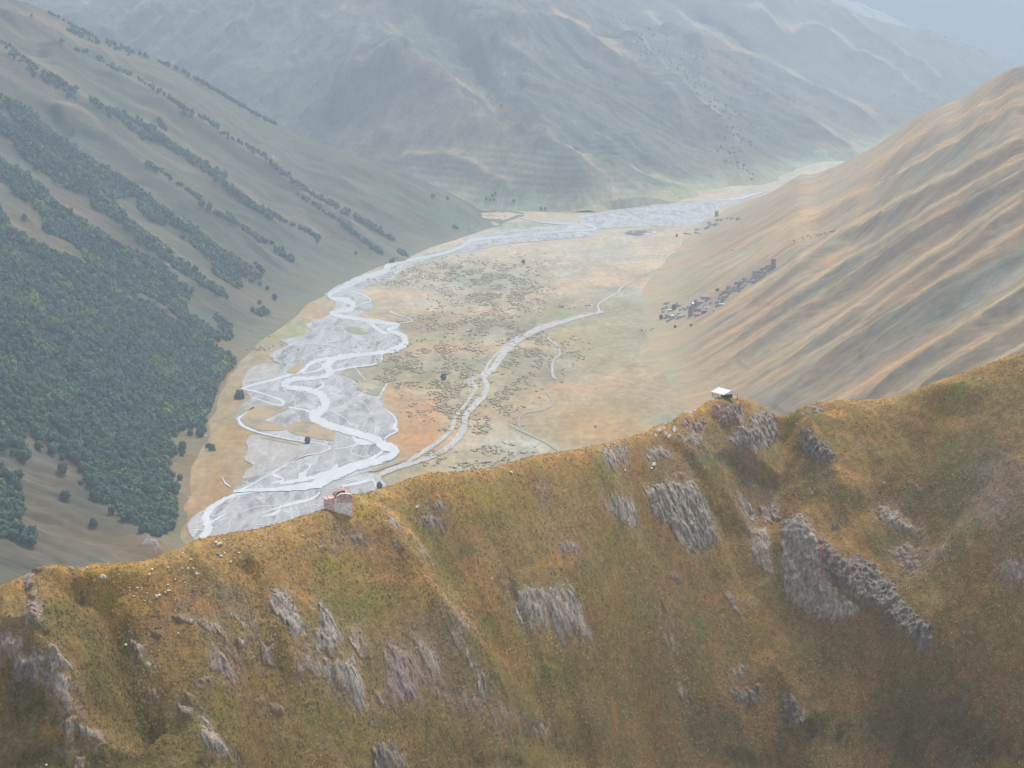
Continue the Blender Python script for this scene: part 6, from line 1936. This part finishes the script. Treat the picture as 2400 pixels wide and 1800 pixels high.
roof_half(-1).build("roof_slope", m_roof, sh)
roof_half(1, .25).build("roof_slope", m_roof, sh)
mb = MB()
mb.add([(-hw, -hl - .01, ez), (hw, -hl - .01, ez - .25), (0, -hl - .01, ez + rise), (-hw + .25, -hl + .06, ez), (hw - .25, -hl + .06, ez - .2), (0, -hl + .06, ez + rise - .08)],
       [(0, 1, 2), (5, 4, 3), (0, 3, 4, 1), (1, 4, 5, 2), (2, 5, 3, 0)])
mb.build("gable_sheet", m_roof, sh)
for x in (-hw + .3, 0.0, hw - .3):
    for y in (-hl + .3, 0.0, hl - .3):
        if x == 0.0 and y == 0.0:
            continue
        mb = MB()
        mb.bar((x, y, -0.9), (x, y, ez + (rise if x == 0 else .05) - .12), .075, .07, 6)
        mb.build("post", m_timber, sh)
mb = MB()
for z in (ez - .02, ):
    mb.bar((-hw + .3, -hl + .2, z), (-hw + .3, hl - .2, z), .06)
    mb.bar((hw - .3, -hl + .2, z - .2), (hw - .3, hl - .2, z - .2), .06)
mb.bar((0, -hl + .2, ez + rise - .14), (0, hl - .2, ez + rise - .14), .07)
mb.build("roof_beam", m_timber, sh)
mb = MB()
for y in (-1.9, -1.2, -.5, .2, .9, 1.6, 2.3):
    mb.bar((-hw + .35, y, -.4), (-hw + .35, y + .5, .8), .03)
    mb.bar((-hw + .35, y + .5, -.4), (-hw + .35, y, .8), .03)
mb.bar((-hw + .35, -hl + .3, .8), (-hw + .35, hl - .3, .8), .05)
mb.bar((-hw + .35, hl - .3, .6), (hw - .35, hl - .3, .6), .05)
mb.bar((-hw + .35, hl - .3, .9), (hw - .35, hl - .3, .9), .05)
mb.build("railing", m_timber, sh)
mb = MB()
mb.box(.1, hw - .4, -.6, 2.2, -.4, .95)
mb.build("plank_hut", m_timber, sh)
mb = MB()
mb.box(-1.6, -.3, -1.8, -1.35, .3, .38)
mb.box(-1.5, -1.4, -1.75, -1.4, -.5, .3)
mb.box(-.5, -.4, -1.75, -1.4, -.5, .3)
mb.build("bench", m_timber, sh)

# ---------------------------------------------------------------- villages, towers, ruins
def ground_at(px, py):
    X, Y, Z = right.hit(px, py)
    if Z > 0.3:
        return X, Y, Z, right
    X, Y = floor_at(px, py)
    return X, Y, 0.0, None


m_tower = stone_mat("tower masonry", (0.27, 0.205, 0.185), (0.36, 0.29, 0.265), (0.22, 0.17, 0.16), 1.2, .3)
m_ruin = stone_mat("grey masonry", (0.32, 0.28, 0.26), (0.42, 0.38, 0.35), (0.25, 0.22, 0.21), 1.2, .3)
m_houses = stone_mat("house masonry", (0.40, 0.36, 0.33), (0.52, 0.48, 0.44), (0.33, 0.29, 0.27), 1.2, .3)
m_white = noisy_mat("whitewash", (0.80, 0.79, 0.77), (0.68, 0.66, 0.63), .8, bump=0)
RF = {"pink": noisy_mat("faded red roof", (0.50, 0.20, 0.19), (0.40, 0.17, 0.16), .6, rough=.6, bump=.1), "grey": noisy_mat("grey roof", (0.34, 0.31, 0.30), (0.24, 0.22, 0.22), .6, bump=.1),
      "white": noisy_mat("bright roof", (0.80, 0.79, 0.78), (0.70, 0.69, 0.68), .6, rough=.5, bump=.1), "tan": noisy_mat("rusty pale roof", (0.52, 0.38, 0.32), (0.40, 0.30, 0.27), .6, bump=.1)}


def tower(rg, txt, w, h, label, crown=True):
    q = P(rg, txt)[0]
    X, Y, Z, _ = ground_at(*q)
    t = empty("stone_tower", (X, Y, Z - 1.0), random.Random(int(q[0])).uniform(-.3, .5))
    tag(t, label, "tower", "old defence towers")
    rn = random.Random(int(q[0]))
    b, c = w / 2, w / 2 * .8
    mb = MB()
    mb.box(-b, b, -b, b, 0, h, (-c, c, -c, c))
    shf = mb.build("shaft", m_tower, t)
    mb = MB()
    for k in range(3):                                        # broken battlement
        for sx, sy in ((1, 0), (-1, 0), (0, 1), (0, -1)):
            o = (k - 1) * c * .66
            z1 = h + rn.uniform(.2, 1.0)
            e = .18
            x0, x1 = (sx * c - e, sx * c + e) if sx else (o - c * .28, o + c * .28)
            y0, y1 = (sy * c - e, sy * c + e) if sy else (o - c * .28, o + c * .28)
            mb.box(x0, x1, y0, y1, h - .15, z1)
    mb.build("battlement", m_tower, t)
    for z, s in ((h * .35, .28), (h * .62, .3), (h * .86, .42)):
        f = b + (c - b) * z / h
        mb = MB()
        mb.box(-s, s, -f - .05, -f + .3, z - s * 1.6, z + s * 1.6)
        mb.build("window_slit", m_dark, shf)
        mb = MB()
        mb.box(-f - .05, -f + .3, -s, s, z - s * 1.6, z + s * 1.6)
        mb.build("window_slit", m_dark, shf)
    return t


tower('v5', "916,802", 4.6, 14.0, "taller of the two close stone towers in the village")
tower('v5', "856,872", 4.8, 12.5, "shorter stone tower left of the tall one in the village")
tower('v5', "1789,332", 6.2, 13.0, "broad lone stone tower on the spur above the village ruins")
tower('v5', "1402,556", 4.6, 8.5, "stub of a stone tower among ruins half way up the spur")
tower('v6', "1345,322", 8.0, 11.5, "square tower on the ruin hill above the wide gravel river")


def house(rg, txt, L, D, H, roof, label, group, wall=None, rz=0.0, gable=True):
    q = P(rg, txt)[0]
    X, Y, Z, _ = ground_at(*q)
    h = empty("stone_house", (X, Y, Z - .6), rz)
    tag(h, label, "house", group)
    wm = wall or m_houses
    mb = MB()
    mb.box(-L / 2, L / 2, -D / 2, D / 2, 0, H)
    if gable:
        mb.add([(-L / 2, -D / 2, H), (-L / 2, D / 2, H), (-L / 2, 0, H + D * .3), (-L / 2 + .3, -D / 2, H), (-L / 2 + .3, D / 2, H), (-L / 2 + .3, 0, H + D * .3)], [(0, 1, 2), (5, 4, 3), (0, 3, 4, 1), (1, 4, 5, 2), (2, 5, 3, 0)])
        mb.add([(L / 2 - .3, -D / 2, H), (L / 2 - .3, D / 2, H), (L / 2 - .3, 0, H + D * .3), (L / 2, -D / 2, H), (L / 2, D / 2, H), (L / 2, 0, H + D * .3)], [(0, 1, 2), (5, 4, 3), (0, 3, 4, 1), (1, 4, 5, 2), (2, 5, 3, 0)])
    w = mb.build("wall", wm, h)
    mb = MB()
    e, t = .5, .15
    if gable:
        r = H + D * .3 + .05
        for s in (-1, 1):
            a = [(-L / 2 - e, 0, r), (L / 2 + e, 0, r), (L / 2 + e, s * (D / 2 + e), H - .25), (-L / 2 - e, s * (D / 2 + e), H - .25)]
            mb.add(a + [(x, y, z + t) for x, y, z in a], [(0, 1, 2, 3), (7, 6, 5, 4), (0, 4, 5, 1), (1, 5, 6, 2), (2, 6, 7, 3), (3, 7, 4, 0)])
    else:
        mb.box(-L / 2 - e, L / 2 + e, -D / 2 - e, D / 2 + e, H + .01, H + .2)
    mb.build("roof", RF[roof], h)
    mb = MB()
    mb.box(-.5, .5, -D / 2 - .06, -D / 2 + .2, .6, 2.6)
    mb.build("door", m_dark, h)
    for x in (-L * .3, L * .3):
        mb = MB()
        mb.box(x - .4, x + .4, -D / 2 - .06, -D / 2 + .2, 1.6, 2.5)
        mb.build("window", m_dark, h)
    return h


VG, FG = "houses of the village under the towers", "houses of the far village"
house('v5', "1018,668", 11, 6, 3.2, "tan", "long low house with a pinkish roof behind the tall village tower", VG, rz=.2)
house('v5', "968,722", 9, 6, 3, "tan", "house with a pale tan roof just right of the tall village tower", VG, rz=-.2)
house('v5', "938,868", 10, 7, 3.4, "pink", "village house with a faded red roof right of the shorter tower", VG, rz=-.1)
house('v5', "628,814", 6.5, 4, 2.6, "white", "small hut with a bright pale roof beside the green bush in the village", VG, gable=False)
house('v5', "742,888", 9, 5, 3, "tan", "low house at the village's near edge left of the shorter tower", VG, rz=.3)
house('v5', "655,884", 3.6, 3.4, 3, "white", "narrow white walled hut near the village's left end", VG, m_white)
house('v5', "715,900", 6, 4, 2.6, "white", "pale walled shed at the near edge of the village", VG, m_white, .1, False)
house('v5', "1042,784", 6.5, 4, 2.4, "white", "hut with a bright flat roof at the village's right side", VG, gable=False)
house('v5', "1010,838", 7, 6, 4.5, "grey", "dark two storey house right of the red roofed one", VG, m_tower, .1)
house('v5', "975,808", 15, 5, 3.2, "grey", "long grey house between the tall tower and the red roof", VG, m_tower)
house('v5', "700,745", 9, 4, 2, "tan", "low pale stone barn beside the stone ring", VG, gable=False)
house('v5', "900,745", 8, 5, 3, "white", "house with a whitish roof directly behind the tall tower", VG, rz=.4)
house('v5', "1210,748", 6, 4, 2.4, "white", "pale roofed hut at the foot of the ruins", VG, gable=False)
house('v7', "1000,302", 13, 7, 4, "tan", "pale farmhouse with a pinkish roof in the middle of the far village", FG, m_white)
house('v7', "988,330", 12, 6, 3.4, "tan", "second pinkish roofed house just below the farmhouse of the far village", FG, m_white)
house('v7', "1275,378", 9, 7, 4, "white", "white house at the right end of the far village", FG, m_white)
house('v7', "935,362", 8, 5, 3, "white", "small pale house at the far village's left end", FG, m_white)
house('v7', "1110,362", 12, 6, 3, "tan", "long tan house at the front of the far village", FG)
house('v7', "1050,318", 7, 6, 3, "grey", "grey roofed house right of the farmhouse in the far village", FG)
house('v7', "1190,345", 9, 6, 3, "grey", "grey roofed house between the ruins of the far village", FG)
house('v7', "1330,302", 14, 6, 3, "grey", "long grey barn behind the white house of the far village", FG)
house('v7', "1015,492", 5, 4, 2.4, "white", "tiny white hut on the far bank below the far village", FG, m_white, 0, False)
house('r5', "1258,390", 5.5, 4, 2.6, "grey", "grey hut at the edge of the green patch by the stony stream", None, rz=.3)
house('r5', "1398,382", 5, 3, 1.8, "white", "small white hut above the bend of the stony stream", None, m_white, 0, False)
house('r5', "1418,382", 4, 3, 1.8, "white", "pale cabin beside the small white hut above the stream bend", None, m_white, 0, False)


def ruin(q, size, seed, label, group):
    X, Y, Z, sheet_ = ground_at(*q)
    rn = random.Random(seed)
    h = empty("ruined_house", (X, Y, Z - 1.0), rn.uniform(-.5, .5))
    tag(h, label, "ruin", group)
    L, D = size * rn.uniform(.8, 1.3), size * rn.uniform(.6, .9)
    Hh = rn.uniform(1.5, 3.4)
    tilt = rn.uniform(-.25, .25)
    for k, (a, y) in enumerate(((L, -D / 2), (L, D / 2), (D, -L / 2), (D, L / 2))):
        if rn.random() < .15 and k != 1:
            continue
        mb = MB()
        hk = Hh * rn.uniform(.45, 1.1)
        wall_profile(mb, ragged(-a / 2, a / 2, lambda x: 1 + hk * (1 + tilt * x / a * 2) * .8, 6, .45, rn, -1.0), y - .35, y + .35)
        if k >= 2:
            mb.v = [(py_, px_, pz) for px_, py_, pz in mb.v]
        mb.build("wall", m_ruin, h)


items = []
rn = random.Random(77)
for i in range(120):
    u = rn.random() ** .8
    L = [(520, 860), (700, 800), (900, 770), (1050, 740), (1200, 660), (1350, 560), (1500, 470), (1650, 390), (1760, 330)]
    f = u * (len(L) - 1)
    k_ = min(int(f), len(L) - 2)
    x = L[k_][0] + (L[k_ + 1][0] - L[k_][0]) * (f - k_)
    y = L[k_][1] + (L[k_ + 1][1] - L[k_][1]) * (f - k_) + rn.uniform(-75, 110) * (1 - u * .5)
    q = P('v5', f"{x},{y}")[0]
    items.append(("among the village houses" if x < 1060 else "on the rocky spur above the village" if x < 1400 else "high on the spur below the lone tower", q[0], (q, rn.uniform(3.2, 6.0), i)))
for i in range(18):
    x = rn.uniform(1120, 1420)
    y = 470 - (x - 1120) * .42 + rn.uniform(-15, 60) * (1 - abs(x - 1280) / 200)
    q = P('v6', f"{x},{min(y, 480)}")[0]
    items.append(("below the square tower over the gravel river", q[0], (q, rn.uniform(5, 8), 100 + i)))
for x, y in ((985, 520), (1030, 525), (1115, 510), (1150, 520), (1470, 345), (1520, 350), (1590, 355)):
    q = P('v6', f"{x},{y}")[0]
    items.append(("on the green meadow by the ruin hill", q[0], (q, 6, 200 + x)))
for i in range(14):
    x, y = rn.uniform(880, 1420), rn.uniform(290, 400)
    q = P('v7', f"{x},{y}")[0]
    items.append(("in the far village", q[0], (q, rn.uniform(5, 9), 300 + i)))
for it, lab in rank_labels(items, "roofless grey stone ruin {zone}"):
    ruin(it[2][0], it[2][1], it[2][2], lab, "roofless stone ruins")

# bushes of the villages
k = 900
for rg, x, y, s, lab in (("v5", 670, 800, 1.5, "green bush beside the small bright roofed hut"), ("v5", 525, 905, 1.3, "dark bush at the village's near left corner"), ("v5", 1160, 590, 1.0, "bush at the upper edge of the village ruins"), ("v5", 685, 1000, .8, "bush on the slope below the village"), ("v5", 862, 985, .7, "small bush on the orange slope under the village")):
    q = P(rg, f"{x},{y}")[0]
    X, Y, Z, _ = ground_at(*q)
    k += 1
    put_tree(X, Y, Z, 5.0 * s, k, lab, None)
for i, (x, y) in enumerate(((770, 262), (850, 220), (890, 195), (870, 272), (820, 275), (1130, 290), (1480, 390), (1540, 400))):
    X, Y = floor_at(*P('v7', f"{x},{y + 6}")[0])
    z = max(far.z(X, Y), 0)
    k += 1
    put_tree(*far.hit(*P('v7', f"{x},{y + 6}")[0])[:2], max(far.hit(*P('v7', f"{x},{y + 6}")[0])[2], 0), 6.5, k, f"bluish bush around the far village, {rank(sorted([770, 850, 890, 870, 820, 1130, 1480, 1540]).index(x))} from the left", "bushes round the far village")

# stone ring, dark sheep pen, tents, power line
q = P('v5', "612,724")[0]
X, Y, Z, _ = ground_at(*q)
mb = MB()
for j in range(22):
    a = 2 * math.pi * j / 22
    mb.box(6 * math.cos(a) - .9, 6 * math.cos(a) + .9, 6 * math.sin(a) - .9, 6 * math.sin(a) + .9, -1, 1.0 + .3 * math.sin(j * 2.1))
o = mb.build("stone_ring", m_houses)
o.location = (X, Y, Z)
tag(o, "round stone enclosure on the left side of the village", "enclosure")
pen = empty("sheep_pen", floor_at(*P('v6', "440,512")[0]) + (0.3,))
tag(pen, "dark trampled sheep pen on the pale meadow by the river bend", "pen")
c0 = Vector(floor_at(*P('v6', "440,512")[0]) + (0.0,))
mb = MB()
PW = [Vector(floor_at(*p) + (0.0,)) - c0 for p in P('v6', "312,522 345,500 372,490 450,486 548,487 535,510 528,530 445,537 370,526")]
tr3 = geometry.tessellate_polygon([PW])
mb.add([(p.x, p.y, 0.1) for p in PW], [tuple(t) for t in tr3])
mb.build("trampled_ground", noisy_mat("trampled dung", (0.075, 0.08, 0.11), (0.12, 0.125, 0.155), .2, bump=0), pen)
mb = MB()
for a, b in zip(PW, PW[1:] + PW[:1]):
    n = max(int((b - a).length / 6), 1)
    for j in range(n):
        p = a + (b - a) * j / n
        mb.bar((p.x, p.y, 0), (p.x, p.y, 1.3), .07, .06, 5)
    for z in (.5, 1.1):
        mb.bar((a.x, a.y, z), (b.x, b.y, z), .05, .05, 4)
mb.build("rail_fence", m_timber, pen)
m_canvas = noisy_mat("white canvas", (0.85, 0.84, 0.82), (0.78, 0.77, 0.75), .5, bump=.1)
for x, y, s, lab in ((410, 503, 2.6, "small white tent inside the dark sheep pen"), (632, 513, 5.0, "white ridge tent right of the dark sheep pen")):
    X, Y = floor_at(*P('v6', f"{x},{y}")[0])
    t = empty("tent", (X, Y, 0.1), .3)
    tag(t, lab, "tent", "white tents on the meadow")
    mb = MB()
    mb.add([(-s, -s * .7, 0), (s, -s * .7, 0), (s, s * .7, 0), (-s, s * .7, 0), (-s, 0, s * .8), (s, 0, s * .8)], [(0, 1, 5, 4), (2, 3, 4, 5), (1, 2, 5), (3, 0, 4), (0, 3, 2, 1)])
    mb.build("canvas", m_canvas, t)
    mb = MB()
    mb.add([(s + .02, -s * .18, 0.02), (s + .02, s * .18, 0.02), (s + .02, 0, s * .6), (s - .2, 0, .02)], [(0, 1, 2), (0, 3, 1), (1, 3, 2), (2, 3, 0)])
    mb.build("door_flap", m_dark, t)
X, Y = floor_at(*P('v6', "555,526")[0])
mb = MB()
mb.box(-9, 9, -4, 4, 0, .9, (-8.6, 8.6, -3, 3))
o = mb.build("covered_stack", m_canvas, None, .15, 2)
o.location = (X, Y, 0.1)
tag(o, "low stack under a white cover at the dark pen's right corner", "stack")
items = []
for rg, x, y in (("v6", 915, 530), ("v6", 948, 462), ("v6", 885, 555), ("v6", 885, 600), ("v6", 730, 735), ("v6", 637, 842), ("v6", 541, 958), ("v5", 295, 430), ("v5", 348, 378), ("v5", 445, 262), ("v5", 537, 152)):
    X, Y = floor_at(*P(rg, f"{x},{y}")[0])
    items.append(("standing on the pale upper meadow", P(rg, f"{x},{y}")[0][0], (X, Y)))
m_pole = noisy_mat("pale pole", (0.72, 0.71, 0.69), (0.6, 0.59, 0.57), .5, bump=0)
proto = None
for it, lab in rank_labels(items, "tall pale power pole {zone}"):
    p = empty("power_pole", it[2] + (0,), .4)
    if proto is None:
        mb = MB()
        mb.bar((0, 0, 0), (0, 0, 12), .24, .17, 8)
        m1 = mb.mesh("shaft", m_pole)
        mb = MB()
        mb.box(-1.4, 1.4, -.12, .12, 11.0, 11.3)
        m2 = mb.mesh("crossarm", m_pole)
        mb = MB()
        for x in (-1.2, 0, 1.2):
            mb.bar((x, 0, 11.3), (x, 0, 11.75), .1, .07, 6)
        m3 = mb.mesh("insulators", m_pole)
        proto = (m1, m2, m3)
    link("shaft", proto[0], p)
    arm = link("crossarm", proto[1], p)
    link("insulator_row", proto[2], arm)
    tag(p, lab, "power pole", "poles of the power line")

# ---------------------------------------------------------------- grazing animals
def loft(secs, n=10):
    V, Fc = [], []
    for (x, z, ry, rz) in secs:
        V += [(x, ry * math.cos(2 * math.pi * k / n), z + rz * math.sin(2 * math.pi * k / n)) for k in range(n)]
    for s in range(len(secs) - 1):
        Fc += [(s * n + k, s * n + (k + 1) % n, (s + 1) * n + (k + 1) % n, (s + 1) * n + k) for k in range(n)]
    Fc += [tuple(range(n))[::-1], tuple(range((len(secs) - 1) * n, len(secs) * n))]
    return V, Fc


def cow_mesh(name, mat, graze):
    mb = MB()
    hz_ = 0.55 if graze else 1.45
    mb.add(*loft([(-1.12, 1.18, .08, .12), (-1.02, 1.14, .26, .28), (-.75, 1.08, .34, .36), (-.3, 1.0, .38, .40), (.2, 1.0, .36, .40), (.6, 1.06, .30, .36), (.85, 1.12, .2, .27),
                  (1.05, 1.12 if not graze else .98, .14, .19), (1.25, 1.3 if not graze else .75, .12, .16), (1.4, hz_ - .02, .13, .14), (1.58, hz_ - .12, .10, .11), (1.74, hz_ - .2, .07, .07)]))
    for x, y, kx in ((-.82, .2, .10), (-.82, -.2, .10), (.55, .19, -.05), (.55, -.19, -.05)):
        hi, mid, lo = (x, y, .95), (x - kx, y, .5), (x - kx * .3, y, .0)
        mb.bar(hi, mid, .14, .07, 8)
        mb.bar(mid, lo, .07, .055, 8)
    mb.bar((-1.1, 0, 1.2), (-1.2, 0, .5), .035, .02, 5)
    for s in (-1, 1):
        mb.bar((1.36, s * .08, hz_ + .1), (1.38, s * .26, hz_ + .2), .03, .01, 5)
        mb.bar((1.34, s * .1, hz_ + .06), (1.3, s * .27, hz_ + .03), .04, .02, 5)
    me = mb.mesh(name, mat)
    return me


m_hide = noisy_mat("dark hide", (0.035, 0.028, 0.025), (0.09, 0.06, 0.045), 1.2, bump=0, rand=.3)
COWS = [cow_mesh("cow", m_hide, True), cow_mesh("cow", m_hide, False)]
items = []
for rg, txt, zn in (("r3", "878,1380 884,1384 930,1362 936,1373 955,1356 962,1350 978,1362 1008,1346 1018,1352 1028,1347 1038,1342 1055,1336 1062,1343 1075,1334 1090,1328 1098,1331 1108,1322", "on the orange slope above the villages"), ("r3", "528,1436", "alone on the pale slope left of the herd"),
                    ("r4", "1415,640 1441,630 1453,637 1457,628 1467,640 1480,641 1484,637 1492,625 1505,632 1517,640 1538,631 1562,617 1612,612", "on the meadow between wood and river"), ("r4", "1540,565", "by the orange meadow above the herd"), ("r4", "1705,640 1830,630 2035,624", "out on the grey gravel bed"),
                    ("r5", "1305,402 1388,434 1335,395", "near the stony stream's bend"), ("r5", "1450,1077 1456,1079", "on the orange meadow behind the ridge"), ("v5", "300,1038 318,1040 360,1043 408,1033 435,1016 1075,848 1118,820", "on the green ground below the village")):
    for q in P(rg, txt):
        items.append((zn, q[0], q))
for i, (it, lab) in enumerate(rank_labels(items, "dark cow grazing {zone}")):
    q = it[2]
    X, Y, Z, sheet_ = ground_at(q[0], q[1])
    if q[0] < 1100:
        X, Y = floor_at(q[0], q[1])
        Z = 0.3
    o = link("cow", COWS[i % 2], None, (X, Y, Z - .02), random.Random(i).uniform(0, 6.28))
    o.scale = (1.15, 1.15, 1.15)
    tag(o, lab, "cow", "cattle grazing in the valley")
